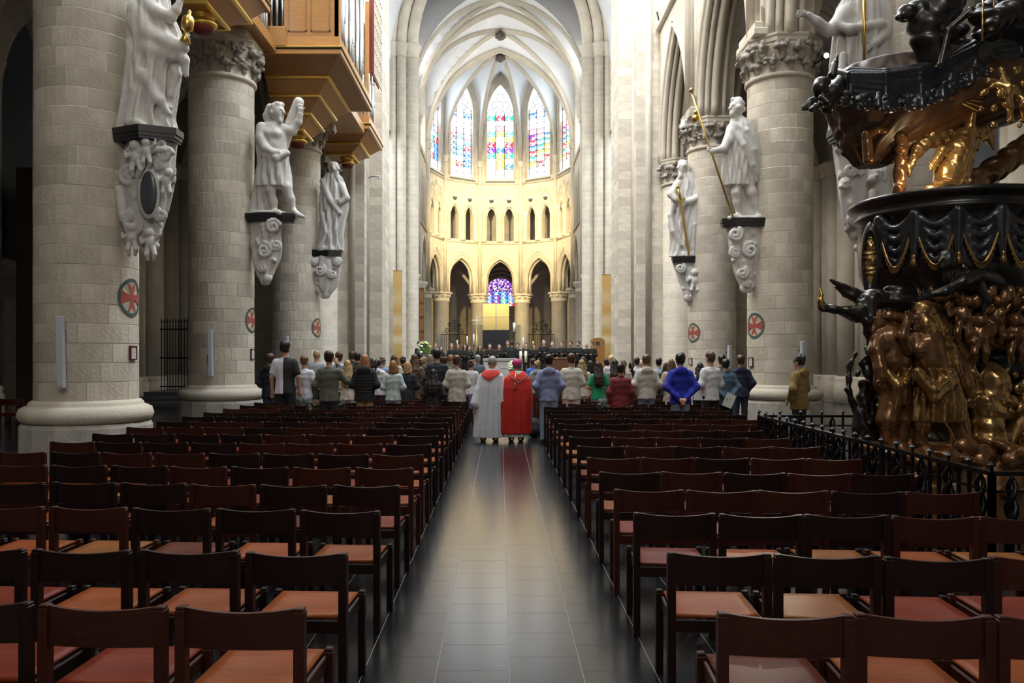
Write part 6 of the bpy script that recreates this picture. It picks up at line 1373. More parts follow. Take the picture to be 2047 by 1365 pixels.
# --- the two clergymen in the aisle
d = 15.8
def clergy(x0, y0, label): r = empty('person', W(x0, y0, d)); tag(r, label, 'person'); return r
root = clergy(978, 882, 'grey-haired clergyman in white alb with red V-shaped collar'); P = PX(978, 882, d)
for (x, e) in ((966, 0), (989, 1)): P.ch([(x+4, 800, 0, 8), (x, 840, 0, 6), (x, 872, 1, 4)], 4); P.ch([(x, 876, 2, 4), (x+e*2, 877, -8, 3.6)], 3)
P.ch([(981, 800, 0, 15), (981, 760, 0, 15), (982, 742, 0, 6)], 6); P.ch([(964, 752, 0, 6), (953, 785, 0, 5), (949, 818, -3, 3.4)], 4); P.ch([(1000, 752, 0, 6), (1008, 785, 0, 5), (1011, 818, -3, 3.4)], 4)
P.hand(949, 822, -3, 3.6, 0, 1); P.hand(1011, 822, -3, 3.6, 0, 1); P.el(984, 725, 2, 8.4, 9.5, 12, 2); P.ch([(983, 735, 1, 5.4), (982, 748, 0, 6)], 3); P.el(976, 727, 2, 1.4, 2, 3, 1); P.el(992, 727, 2, 1.4, 2, 3, 1); P.ch([(984, 726, 11, 1.2), (984, 728, 13, 1.4)], 1)
put('body', P.mesh('body', 1.25), SKIN, root)
P = PX(978, 882, d); RB = [(874, 949, 1003, 17, 0), (840, 951, 1004, 18, 0), (800, 955, 1004, 18, 0), (772, 957, 1004, 18, 0), (752, 960, 1003, 16, 0), (744, 966, 998, 13, 0), (737, 976, 990, 8, 0)]
P.lo(RB, 13, 3.4, 1.0, .4, 4, amp_top=.1); P.ch([(965, 753, 0, 8), (957, 780, -2, 9), (951, 806, -4, 10.5)], 2.5); P.ch([(999, 753, 0, 8), (1005, 778, -2, 9), (1009, 800, -4, 10.5)], 2.5); put('alb', P.mesh('alb', 1.3), fab((.72, .74, .79)), root)
def vcol(root, rows, grow, vx, vy, sl, top, name, m, x0, y0):
    P = PX(x0, y0, d); P.lo([(y, a-grow, b+grow, hd+grow, dy) for y, a, b, hd, dy in rows], 0, 0, k=3)
    for e in (-1, 1): P.s.half(P.j(vx, vy, 0), (e*1.0, 0, -sl))
    P.s.half(P.j(0, top, 0), (0, 0, 1)); put(name, P.mesh(name, 1.0), m, root)
RED = fab((.58, .022, .014)); 
vcol(root, [r for r in RB if r[0] < 790], 2.2, 978, 762, 1.35, 739, 'collar', fab((.60, .05, .04)), 978, 882)
P = PX(978, 882, d); P.el(984, 722, 1, 9.4, 10.6, 11, 2); P.s.half(P.j(984, 731, 0), (0, .5, -1)); P.s.half(P.j(984, 720, 6), (0, 1, -.6)); put('hair', P.mesh('hair', .9), hairm(GREYH), root)
for x in (966, 990):
    P = PX(978, 882, d); P.ch([(x, 870, 2, 6), (x, 876, 2, 5.4), (x, 877, -4, 5), (x+(3 if x > 970 else -1), 878.5, 10, 4)], 3); put('shoe', P.mesh('shoe', 1.0), SHOE, root)
root = clergy(1032, 882, 'bishop in red chasuble with gold pendant and magenta skullcap'); P = PX(1032, 882, d)
for x in (1024, 1040): P.ch([(x+2, 800, 0, 8), (x, 840, 0, 6), (x, 872, 1, 4)], 4); P.ch([(x, 876, 2, 4), (x, 877, -8, 3.6)], 3)
P.ch([(1033, 800, 0, 15), (1033, 760, 0, 15), (1034, 744, 0, 6)], 6); P.ch([(1016, 755, 0, 6), (1010, 785, 6, 5), (1020, 800, 16, 3.4)], 4); P.ch([(1050, 755, 0, 6), (1056, 785, 6, 5), (1046, 800, 16, 3.4)], 4); P.hand(1024, 801, 19, 3.4, 1, 0); P.hand(1042, 801, 19, 3.4, -1, 0)
P.el(1034, 731, 2, 8.2, 9.4, 11.6, 2); P.ch([(1034, 740, 1, 5.4), (1034, 752, 0, 6)], 3); P.el(1026, 733, 2, 1.4, 2, 3, 1); P.el(1042, 733, 2, 1.4, 2, 3, 1); P.ch([(1034, 732, 11, 1.2), (1034, 734, 13, 1.4)], 1); put('body', P.mesh('body', 1.25), SKIN, root)
CB = [(866, 1000, 1061, 18, 0), (840, 999, 1062, 20, 0), (800, 1000, 1064, 22, 0), (775, 1002, 1063, 21, 0), (757, 1007, 1060, 18, 0), (748, 1016, 1052, 14, 0), (741, 1026, 1043, 9, 0)]
P = PX(1032, 882, d); P.lo(CB, 10, 2.6, .8, 1.4, 4, amp_top=.1); put('chasuble', P.mesh('chasuble', 1.3), RED, root)
P = PX(1032, 882, d); P.lo([(873, 1006, 1056, 14, 0), (850, 1006, 1056, 14, 0)], 10, 1.6, 1, 0); put('alb', P.mesh('alb', 1.3), fab((.56, .56, .56)), root)
cbt = [r for r in CB if r[0] < 790]
vcol(root, cbt, 1.9, 1036, 765.5, 1.15, 741, 'collar_trim', fab((.62, .58, .50)), 1032, 882); vcol(root, cbt, 2.6, 1036, 763, 1.15, 741, 'collar', RED, 1032, 882)
vcol(root, cbt, 3.1, 1036, 749.5, 1.15, 738, 'amice', fab((.60, .58, .52)), 1032, 882)
P = PX(1032, 882, d); P.el(1034, 729, 1, 9.2, 10.2, 11, 2); P.s.half(P.j(1034, 738, 0), (0, .5, -1)); P.s.half(P.j(1034, 726, 6), (0, 1, -.6)); put('hair', P.mesh('hair', .9), hairm((.14, .13, .12)), root)
P = PX(1032, 882, d); P.el(1033, 727, 0, 10, 10.6, 10.5, 0); P.s.half(P.j(1033, 728, 0), (0, .35, -1)); put('skullcap', P.mesh('skullcap', .8), fab((.50, .02, .16), .6), root)
m = PM(d); P = PX(1032, 882, d); q = MB(); q.tube([P.j(1031, 744, -16), P.j(1030, 757, -22.5), P.j(1029.5, 766, -24.5)], .010, 6); pc = q.put('pendant_cord', GOLD, root)
q = MB(); q.lathe([(.0, .05), (.022, .03), (.026, 0), (.018, -.03), (.026, -.05), (.026, -.10), (0, -.10)], 10); q.put('pendant_tassel', PG, root, P.j(1029.5, 770, -25.5))
for x in (1022, 1041):
    P = PX(1032, 882, d); P.ch([(x, 868, 2, 6), (x, 876, 2, 5.4), (x, 877, -4, 5), (x, 878.5, 10, 4)], 3); put('shoe', P.mesh('shoe', 1.0), SHOE, root)

# --- choir behind the altar, facing the nave
CHOIR = [(838, 683, 'short', BR, 0), (853, 685, 'bob', BR, 1), (870, 685, 'pony', DBR, 1), (881, 692, 'bob', DBR, 1), (903, 687, 'short', BLOND, 0), (915, 687, 'bob', (.16, .05, .02), 1), (929, 688, 'long', DBR, 1), (938, 691, 'bob', BR, 1), (959, 689, 'long', BLACKH, 1), (979, 687, 'pony', BR, 1), (998, 688, 'bun', LBR, 1),
         (1015, 680, 'short', BLACKH, 0), (1035, 686, 'short', BR, 0), (1052, 685, 'short', LBR, 0), (1068, 687, 'short', BLACKH, 0), (1087, 679, 'buzz', BR, 0), (1104, 683, 'bald', BR, 0), (1123, 682, 'short', LBR, 0), (1141, 682, 'short', (.12, .04, .02), 0), (1156, 682, 'short', BR, 0), (1173, 685, 'bald', BR, 0), (1184, 684, 'short', BR, 0)]
CW = ['red-brown short-haired man beside the bouquet', 'brown-haired woman half hidden by the bouquet', 'dark-haired woman with hair tied back, next to the bouquet', 'short dark-haired woman next to the iron gate', 'blond singer by the iron gate', 'auburn woman with fringe', 'woman with long dark hair beside the auburn singer', 'brown-haired woman next to the gap by the cross', 'woman with long black curls right by the cross', 'brown-haired woman with bare shoulders before the dark panel', 'woman with bun beside the conductor', 'tall man with glasses behind the conductor', 'brown-haired singer with blue folder by the conductor', 'light-haired man with glasses by the thin candle', 'black-haired man reading', 'tall cropped-haired man with large folder', 'bald man behind the wooden desk', 'fair-haired man with glasses at the desk', 'man with red-brown beard', 'man with dark beard and glasses', 'bald man with tablet next to the throne', 'brown-haired man turned sideways before the oak throne']
FOLD = mat('music_folder', (.012, .012, .014), .5); SHEET = mat('paper', (.75, .75, .73), .8)
cj = random.Random(4)
for (px, yt, hr, hc, fem), lb in zip(CHOIR, CW):
    ci = [c[0] for c in CHOIR].index(px); yy = (38.9 if ci % 2 else 39.75)+cj.uniform(-.05, .05); x = (px-VX)/FPX*yy; H = EYE+(VY-yt)*yy/FPX-PLAT
    fc = 180-(px-1024)*.12*-1; fc = 180+(px-1024)*(-.22)
    person(x, yy, PLAT, H, fc, 'singer in black, '+lb, 'dress' if fem and hr != 'bob' else 'sweater', BLK_, 'none' if fem and hr != 'bob' else 'jeans', BLK_, hr, hc, 'folder', fem, skin=SKIN3, eyes=True, group='choir singers in black', beard=px in (1141, 1156))
    a = R(fc); f = Vector((-math.sin(a), math.cos(a), 0)); s_ = H/1.75; p = Vector((x, yy, PLAT+1.20*s_))+f*.36*s_
    q = MB()
    for e in (-1, 1): q.obox((0, -.13, 0), (0, .13, 0), .002, .002); q.add([(0, -.14, 0), (e*.15, -.12, .04), (e*.15, .12, .04), (0, .14, 0), (0, -.14, .012), (e*.15, -.12, .052), (e*.15, .12, .052), (0, .14, .012)], [(0, 1, 2, 3), (7, 6, 5, 4), (0, 4, 5, 1), (2, 6, 7, 3), (1, 5, 6, 2)])
    fo = q.put('music_folder', FOLD, None, p, (R(28), 0, a)); tag(fo, 'black music folder held by the '+lb, 'folder', 'choir music folders')
    q = MB()
    for e in (-1, 1): q.add([(e*.01, -.11, .017), (e*.135, -.11, .054), (e*.135, .11, .054), (e*.01, .11, .017)], [(0, 1, 2, 3)])
    q.put('sheet', SHEET, fo)
yy = 38.0; px = 1024; person((px-VX)/FPX*yy, yy, PLAT, EYE+(VY-682)*yy/FPX-PLAT, 4, 'conductor in black suit with his back to the nave', 'suit', (.016, .017, .018), 'jeans', BLK_, 'short', BR, 'front')
# ------------------------------------------------------------------ altar, choir fittings and small things
ALT = mat('altar_stone', (.42, .41, .37), .8, var=(.30, .29, .27), scale=5); WAX = mat('candle_wax', (.80, .76, .62), .5)
root = empty('altar', W(999, 760, 35.4)*1); root.location.z = PLAT; tag(root, 'pale stone block altar between the clergymen and the choir', 'altar'); AX = root.location.x
q = MB(); q.box((-.74, -.40, .93), (.74, .45, 1.06), .015); q.put('table_slab', ALT, root)
q = MB(); q.box((-.70, -.36, 0), (.70, .42, .93), .01); q.put('block', ALT, root)
for (x0, x1, z0, z1) in ((.05, .55, .62, .72), (.10, .60, .2, .45), (-.6, -.1, .3, .7)): q = MB(); q.box((x0, -.375, z0), (x1, -.35, z1), .006); q.put('relief_panel', STONED, root)
def candle(px, y0, y1, d, r, label, stand=True, zb=PLAT):
    p = W(px, y1, d); root = empty('candle_stand', (p.x, p.y, zb)); tag(root, label, 'candle'); zt = W(px, y0, d).z-zb; zc = p.z-zb
    q = MB(); q.lathe([(r, zc), (r, zt), (r*.5, zt+.004), (.004, zt+.005), (.004, zt+.04)], 14); q.put('candle', WAX, root)
    q = MB(); q.lathe([(.085, 0), (.085, .02), (.03, .06), (.014, .12), (.014, zc-.06), (.05, zc-.03), (r+.02, zc), (0, zc)], 14); q.put('stand', IRON if stand else GOLD, root)
candle(1041, 702, 725, 33.6, .055, 'thick altar candle nearer the bishop, on black stand'); candle(1051, 702, 725, 33.6, .055, 'thick altar candle nearer the congregation in blue, on black stand')
candle(1028, 645, 664, 42.0, .07, 'tall candle on high stand before the yellow panel'); candle(934, 672, 690, 42, .045, 'slim candle beside the iron gate nearest the flowers'); candle(914, 680, 692, 43, .04, 'small slim candle before the scrolled iron gate'); candle(1046, 674, 696, 42, .045, 'slim candle next to the high stand, pulpit side'); candle(1066, 682, 694, 43, .04, 'small slim candle before the pulpit-side iron gate'); candle(947, 668, 690, 41.5, .04, 'slim candle beside the processional cross')
root = empty('processional_cross', (W(953, 700, 41.8).x, 41.8, PLAT)); tag(root, 'gilded processional cross with corpus on a tall pole', 'cross'); zt = W(953, 634, 41.8).z-PLAT
q = MB(); q.tube([(0, 0, 0), (0, 0, zt-.5)], .025, 8); q.lathe([(.16, 0), (.16, .03), (.03, .08)], 12); q.put('pole', GOLD, root)
q = MB(); q.box((-.03, -.02, zt-.5), (.03, .02, zt+.06), .005); q.box((-.27, -.02, zt-.20), (.27, .02, zt-.14), .005); q.put('cross', CRM, root)
s = Sculpt(); s.chain([(0, -.03, zt-.42), (0, -.04, zt-.28), (0, -.04, zt-.18)], [.02, .03, .04], .02); s.ell((0, -.04, zt-.10), (.028, .028, .034), .01)
for e in (-1, 1): s.chain([(e*.03, -.04, zt-.19), (e*.22, -.03, zt-.16)], [.018, .014], .01)
put('corpus', s.mesh('corpus', .012), WAX, root)
# yellow quartered panel with dark panel below
root = empty('retable', (W(991.5, 700, 58).x, 58, PLAT)); tag(root, 'yellow panel quartered by a blue cross above a dark panel', 'panel'); wq = 26*PM(58); zz = [W(0, y, 58).z-PLAT for y in (697, 660, 634, 607)]
YEL = mat('yellow_panel', (.86, .74, .34), .5, var=(.80, .67, .28), scale=2)
for (a, b, c, e) in ((-wq, -.03, zz[1]+.02, zz[2]-.02), (.03, wq, zz[1]+.02, zz[2]-.02), (-wq, -.03, zz[2]+.02, zz[3]), (.03, wq, zz[2]+.02, zz[3])): q = MB(); q.box((a, -.04, c), (b, .02, e), .006); q.put('yellow_square', YEL, root)
q = MB(); q.box((-.03, -.03, zz[1]), (.03, .03, zz[3])); q.box((-wq, -.03, zz[2]-.02), (wq, .03, zz[2]+.02)); q.put('blue_cross', mat('blue_line', (.25, .35, .55), .5), root)
q = MB(); q.box((-wq-.03, -.05, zz[0]), (wq+.03, .05, zz[1]-.01), .01); q.put('dark_panel', mat('dark_blue_panel', (.012, .016, .028), .4), root)
q = MB(); q.box((-wq*.9, -.1, 0), (wq*.9, .1, zz[0]), .01); q.put('base', PO, root)
# hanging banners, ochre with pale bands
bm = mat('banner_cloth', (.62, .40, .12), .8); nt = bm.node_tree; tc = [n for n in nt.nodes if n.type == 'TEX_COORD'][0]; sp = nt.nodes.new('ShaderNodeSeparateXYZ'); nt.links.new(tc.outputs['Object'], sp.inputs[0])
mr = nt.nodes.new('ShaderNodeMapRange'); mr.inputs['From Max'].default_value = 4.7; nt.links.new(sp.outputs['Z'], mr.inputs['Value']); rp = nt.nodes.new('ShaderNodeValToRGB'); E = rp.color_ramp.elements; rp.color_ramp.interpolation = 'EASE'
E[0].position = 0; E[0].color = (.55, .33, .10, 1); E[1].position = 1; E[1].color = (.62, .42, .16, 1)
for p_, c in ((.14, (.62, .44, .16)), (.22, (.72, .62, .40)), (.30, (.58, .36, .10)), (.44, (.70, .58, .36)), (.55, (.56, .34, .11)), (.70, (.66, .50, .25)), (.84, (.58, .37, .13))): e_ = E.new(p_); e_.color = (*c, 1)
nt.links.new(mr.outputs['Result'], rp.inputs['Fac']); nt.links.new(rp.outputs['Color'], nt.nodes['Principled BSDF'].inputs['Base Color'])
for (px, y0, lab) in ((795, 541, 'tall ochre banded banner on the pier near the flowers'), (1212.5, 549, 'tall ochre banded banner on the pier beside the oak throne')):
    p = W(px, 716, 43.5); zt = W(px, y0, 43.5).z-p.z; q = MB(); n = 24; V = []
    for i in range(n+1):
        for t in (0, .02): V += [(-.245, t+.012*math.sin(i*.9), zt*i/n), (.245, t+.012*math.sin(i*.9+.6), zt*i/n)]
    F = []
    for i in range(n): a = 4*i; F += [(a, a+1, a+5, a+4), (a+3, a+2, a+6, a+7), (a+2, a, a+4, a+6), (a+1, a+3, a+7, a+5)]
    q.add(V, F); r_ = empty('banner', p); tag(r_, lab, 'banner'); q.put('cloth', bm, r_)
    q = MB(); q.tube([(-.27, .01, zt), (.27, .01, zt)], .02, 8); q.put('rod', OAKD, r_); q = MB(); q.box((-.25, -.02, -p.z), (.25, .06, .02), .01); q.put('foot', OAKD, r_)
# oak throne with emblem
TO = wood('throne_oak', (.50, .25, .075), (.40, .19, .055), .4, .2, 4)
p = W(1195, 700, 40.9); root = empty('throne', (p.x, p.y, PLAT)); tag(root, 'high-backed oak throne with rounded top and small dark shield', 'chair'); wt = .36; ht = W(0, 675, 40.9).z-PLAT
q = MB(); P_ = [(-wt, 0), (wt, 0), (wt, ht-.18)]+[(wt*math.cos(a*PI/12), ht-.18+.18*math.sin(a*PI/12)) for a in range(1, 12)]+[(-wt, ht-.18)]
q.add([(x, y, z) for y in (0, .10) for x, z in P_], [tuple(range(len(P_))), tuple(range(2*len(P_)-1, len(P_)-1, -1))]+[(i, (i+1) % len(P_), len(P_)+(i+1) % len(P_), len(P_)+i)[::-1] for i in range(len(P_))]); q.put('back', TO, root)
q = MB(); q.box((-wt, -.55, 0), (wt, 0, .45), .02); q.put('seat', TO, root)
for e in (-1, 1): q = MB(); q.box((e*wt-.04, -.55, .45), (e*wt+.04, 0, .72), .02); q.put('armrest', TO, root)
S_ = [(-.09, .14), (.09, .14), (.09, -.02), (.05, -.11), (0, -.15), (-.05, -.11), (-.09, -.02)]
q = MB(); q.add([(x, -.012, z+ht-.35) for x, z in S_]+[(x, 0, z+ht-.35) for x, z in S_], [tuple(range(7))[::-1]]+[(i, (i+1) % 7, 7+(i+1) % 7, 7+i) for i in range(7)]); sh = q.put('shield', OBLK, root)
q = MB(); q.box((-.03, -.02, ht-.36), (.03, -.012, ht-.28)); q.put('shield_charge', mat('emblem_green', (.03, .25, .12), .5), sh); q = MB(); q.box((-.04, -.02, ht-.45), (.04, -.012, ht-.40)); q.put('shield_charge', mat('emblem_white', (.6, .6, .6), .5), sh); q = MB(); q.tube([(0, -.018, ht-.26), (0, -.018, ht-.23)], .03, 8); q.put('shield_charge', mat('emblem_red', (.5, .03, .04), .5), sh)
# dark wood stall panel on the other side, singers' desk
p = W(843, 700, 45.2); root = empty('choir_screen', (p.x, p.y, PLAT)); tag(root, 'narrow carved dark wood screen beside the choir pier', 'screen'); ht = W(0, 575, 45.2).z-PLAT
q = MB(); q.box((-.14, -.05, 0), (.14, .05, ht), .02); q.put('panel', wood('stall_wood', (.12, .055, .025), (.07, .03, .014)), root)
for k in range(6): q = MB(); q.box((-.11, -.075, .2+k*ht/6.3), (.11, -.05, k*ht/6.3+.2+ht/7.5), .01); q.put('carved_panel', PO, root)
p = W(1123, 720, 37.6); root = empty('desk', (p.x, p.y, PLAT)); tag(root, 'low brown wooden desk in front of the male singers', 'desk')
q = MB(); q.box((-.42, -.25, 1.02), (.42, .2, 1.08), .01); q.put('desk_top', PO, root); q = MB(); q.box((-.40, -.2, 0), (.40, -.16, 1.0), .01); q.put('front_panel', wood('desk_wood', (.16, .06, .025), (.1, .035, .015)), root)
for e in (-1, 1): q = MB(); q.box((e*.38-.02, -.16, 0), (e*.38+.02, .18, 1.02), .005); q.put('side_panel', PO, root)
# scrolled iron gates in the apse side arches
for (px, lab) in ((908, 'scrolled black iron gate between apse columns nearest the flowers'), (1082, 'scrolled black iron gate between apse columns nearest the throne')):
    d = 57.4; p = W(px, 700, d); root = empty('iron_gate', (p.x, d, PLAT)); tag(root, lab, 'gate'); hw = .95; zt = W(0, 668, d).z-PLAT
    q = MB(); q.box((-hw, -.02, zt-.04), (hw, .02, zt)); q.box((-hw, -.02, 1.2), (hw, .02, 1.24)); q.box((-hw, -.02, .1), (hw, .02, .14)); q.put('rail', IRON, root)
    for i in range(15): q = MB(); q.box((-hw+2*hw*i/14-.014, -.014, 0), (-hw+2*hw*i/14+.014, .014, zt)); q.put('bar', IRON, root)
    for (x, z, r, t) in ((-.5, .25, .22, 1), (.5, .25, .22, -1), (-.18, .45, .25, -1), (.2, .45, .25, 1), (0, .85, .18, 1), (-.35, .7, .14, 1), (.35, .7, .14, -1)):
        q = MB(); q.tube([(x+r*(1-.75*i/20)*math.cos(t*i*.42), 0, zt+z+r*(1-.75*i/20)*math.sin(t*i*.42)) for i in range(21)], .025, 5); q.put('scroll', IRON, root)
# flowers
def bouquet(px, y0, d, w, h, zb, label, green):
    p = W(px, y0, d); root = empty('bouquet', (p.x, d, zb)); tag(root, label, 'flowers'); z0 = p.z-zb; r = random.Random(int(px))
    q = MB(); q.lathe([(.10, 0), (.16, .1), (.12, max(.3, z0-h*.5)), (.15, max(.32, z0-h*.45))], 16); q.put('vase', ALT, root)
    lm = MB(); lm.add([(0, 0, 0), (.03, .05, .01), (0, .12, .02), (-.03, .05, .01)], [(0, 1, 2, 3)]); lf = MB()
    for i in range(230):
        a = r.uniform(0, 6.28); b = r.uniform(-.6, 1.5); k = r.uniform(.5, 1.0); c = Vector((math.cos(a)*math.cos(b)*w*k, math.sin(a)*math.cos(b)*w*k, z0+math.sin(b)*h*k)); t = Vector((r.uniform(-1, 1), r.uniform(-1, 1), r.uniform(-.4, 1))).normalized(); u = t.orthogonal().normalized(); L = r.uniform(.08, .16)
        lf.add([c, c+t*L*.5+u*.03, c+t*L, c+t*L*.5-u*.03], [(0, 1, 2, 3)])
    o = lf.put('leaves', mat('bouquet_leaf', (.20, .30, .05), .6, var=(.07, .16, .03), scale=20), root); o['kind'] = 'stuff'
    s = Sculpt(); [s.ell((.03*math.cos(i*1.05), .03*math.sin(i*1.05), 0), (.028, .028, .02), .01) for i in range(6)]; s.ell((0, 0, .01), (.025, .025, .02), .01); bl = s.mesh('blossom', .011)
    for i in range(34):
        a = r.uniform(0, 6.28); b = r.uniform(-.3, 1.5); put('blossom', bl, (mat('blossom_white', (.75, .75, .62), .6) if i % 4 else mat('blossom_lime', (.55, .60, .12), .6)) if green else mat('blossom_white', (.75, .75, .62), .6), root, (math.cos(a)*math.cos(b)*w*1.02, math.sin(a)*math.cos(b)*w*1.02, z0+math.sin(b)*h*1.02), (r.uniform(0, 1), r.uniform(0, 1), 0), 1.2)
bouquet(848, 700, 36.8, .30, .36, PLAT, 'large green and white bouquet in front of the singers', True); bouquet(1024, 734, 34.4, .16, .24, PLAT, 'small white flower arrangement beside the altar', False)

# ------------------------------------------------------------------ fittings on the columns
SPK = mat('speaker_grey', (.50, .52, .56), .5); FRM = mat('frame_red_wood', (.10, .025, .018), .4)
def col_point(c, ang, z, out=0): x, y = CX[c], COLY[c[1]]; return Vector((x+(CR+out)*math.sin(ang), y-(CR+out)*math.cos(ang), z))
def ang_for(c, px):
    best = min((abs((lambda p: VX+FPX*p.x/p.y)(col_point(c, a*.01, 2))-px), a*.01) for a in range(-150, 151)); return best[1]
for (c, px, y0, y1, w, lab) in (((-1, 0), 130, 632, 775, 12, 'slim white column loudspeaker on the column of the chalice statue'), ((-1, 1), 424, 660, 752, 8, 'slim white column loudspeaker on the column of the log statue'), ((-1, 2), 577, 672, 735, 5, 'slim white column loudspeaker on the column below the organ'), ((1, 1), 1597, 682, 775, 9, 'slim white column loudspeaker above the man in the tan anorak'), ((1, 2), 1452, 690, 760, 6, 'slim white column loudspeaker on the column of the sword statue')):
    a = ang_for(c, px); d = col_point(c, a, 1).y-.12; z1 = W(px, y0, d).z; z0 = W(px, y1, d).z; p = col_point(c, a, z0, .10); root = empty('column_loudspeaker', p, a); tag(root, lab, 'loudspeaker'); hw = w*PM(d)/2
    q = MB(); q.box((-hw, -.06, 0), (hw, .04, z1-z0), .008); q.put('housing', SPK, root, (0, 0, 0), (R(3), 0, 0))
    q = MB(); q.box((-hw*.8, -.066, .03), (hw*.8, -.058, z1-z0-.03)); q.put('grille', mat('grille_grey', (.55, .58, .66), .6), root, (0, 0, 0), (R(3), 0, 0))
    for zz in (.2, .8): q = MB(); q.tube([(0, .03, (z1-z0)*zz), (0, .12, (z1-z0)*zz)], .015, 6); q.put('bracket', IRON, root)
    q = MB(); q.tube([(-hw*.6, .03, (z1-z0)*.5), (-hw-.05, .05, (z1-z0)*.45), (-hw-.04, .06, (z1-z0)*.2), (-hw*.5, .04, .02)], .008, 5); q.put('cable', IRON, root)
def curved_disc(c, a0, z, r0, r1, out, inside=None, n=40):
    q = MB(); x, y = CX[c], COLY[c[1]]
    def P_(rad, t): u, v = rad*math.cos(t), rad*math.sin(t); a = a0+u/CR; return (x+(CR+out)*math.sin(a), y-(CR+out)*math.cos(a), z+v)
    V = [P_(r0, 2*PI*i/n) for i in range(n)]+[P_(r1, 2*PI*i/n) for i in range(n)]
    q.add(V, [(i, (i+1) % n, n+(i+1) % n, n+i)[::-1] for i in range(n)], True); return q
CG, CRD, CBG = mat('painted_green', (.045, .10, .085), .8), mat('painted_red', (.36, .07, .05), .8), mat('painted_ground', (.55, .46, .34), .85, var=(.45, .37, .27), scale=5)
for (c, px, yc, rr, lab) in (((-1, 0), 263, 595, .30, 'painted consecration cross on the column of the chalice statue'), ((-1, 1), 507, 640, .30, 'painted consecration cross on the column of the log statue'), ((-1, 2), 635, 655, .30, 'faded consecration cross on the column below the organ'), ((1, 1), 1508, 651, .30, 'painted consecration cross on the column of the pilgrim statue'), ((1, 2), 1385, 665, .30, 'faded consecration cross on the column of the sword statue')):
    a = ang_for(c, px); z = W(px, yc, col_point(c, a, 1).y).z; root = curved_disc(c, a, z, .004, rr, .007).put('consecration_cross', CBG); tag(root, lab, 'wall painting'); root['kind'] = 'structure'
    curved_disc(c, a, z, rr*.82, rr, .010).put('ring', CG, root)
    x, y = CX[c], COLY[c[1]]
    for k in range(4):
        q = MB(); n = 6; V = []
        for i in range(n+1):
            s_ = rr*.82*i/n; w_ = .035+.09*(i/n)**2*rr/.3
            for e in (-1, 1):
                u, v = ((s_, e*w_), (e*w_, s_), (-s_, e*w_), (e*w_, -s_))[k]; al = a+u/CR; V.append((x+(CR+.011)*math.sin(al), y-(CR+.011)*math.cos(al), z+v))
        q.add(V, [(2*i, 2*i+1, 2*i+3, 2*i+2) for i in range(n)]); q.put('cross_arm', CRD, root)
for (c, px, y0, y1, lab) in (((-1, 0), 265, 691, 719, 'small red-framed notice on the column of the chalice statue'), ((-1, 1), 507, 697, 718, 'small red-framed notice on the column of the log statue'), ((1, 1), 1502, 714, 733, 'small red-framed notice on the column of the pilgrim statue'), ((1, 2), 1381, 715, 729, 'small red-framed notice on the column of the sword statue')):
    a = ang_for(c, px); d = col_point(c, a, 1).y; z0, z1 = W(px, y1, d).z, W(px, y0, d).z; p = col_point(c, a, z0, .012); root = empty('notice_frame', p, a); tag(root, lab, 'notice'); hw = (z1-z0)*.42
    for (u0, u1, v0, v1) in ((-hw, hw, 0, .018), (-hw, hw, z1-z0-.018, z1-z0), (-hw, -hw+.018, 0, z1-z0), (hw-.018, hw, 0, z1-z0)): q = MB(); q.box((u0, -.018, v0), (u1, .02, v1), .002); q.put('frame_bar', FRM, root)
    q = MB(); q.box((-hw+.01, -.006, .01), (hw-.01, .0, z1-z0-.01)); pa = q.put('paper', SHEET, root)
    q = MB()
    for i in range(7): zz = .05+(z1-z0-.1)*i/6; q.add([(-hw*.6, -.0075, zz), (hw*(.6-.2*(i % 3)), -.0075, zz), (hw*(.6-.2*(i % 3)), -.0075, zz+.006), (-hw*.6, -.0075, zz+.006)], [(0, 1, 2, 3)])
    q.put('printed_lines', mat('print_grey', (.25, .25, .25), .8), pa)
# surveillance cameras
CAMW = mat('camera_white', (.70, .70, .70), .4)
for (px, py, d, e, lab) in ((666, 262, 24.6, 1, 'white dome camera on bracket under the organ'), (1366, 254, 24.8, -1, 'white dome camera beside the gold gourd')):
    p = W(px, py, d); root = empty('surveillance_camera', p); tag(root, lab, 'camera')
    s = Sculpt(); s.ell((0, 0, 0), (.10, .10, .10), .02); s.chain([(0, 0, .05), (0, 0, .15)], [.09, .07], .03); put('housing', s.mesh('housing', .016), CAMW, root)
    s = Sculpt(); s.ell((e*.01, -.055, -.06), (.045, .045, .045), 0); put('lens', s.mesh('lens', .012), DARKM, root)
    q = MB(); q.tube([(0, 0, .14), (-e*.02, 0, .20), (-e*.30, .05, .22), (-e*.38, .3, .22)], .03, 8); q.put('bracket', CAMW, root)
p = W(745, 352, 30.0); root = empty('wall_bracket', p); tag(root, 'small white cable bracket on the pier beyond the organ', 'bracket'); q = MB(); q.tube([(-.2, .3, 0), (0, 0, 0), (.25, -.02, 0), (.27, -.02, -.1)], .03, 6); q.put('arm', CAMW, root); q = MB(); q.tube([(0, .02, 0), (-.05, .05, -.3), (.0, .2, -.5)], .012, 5); q.put('cable', CAMW, root)
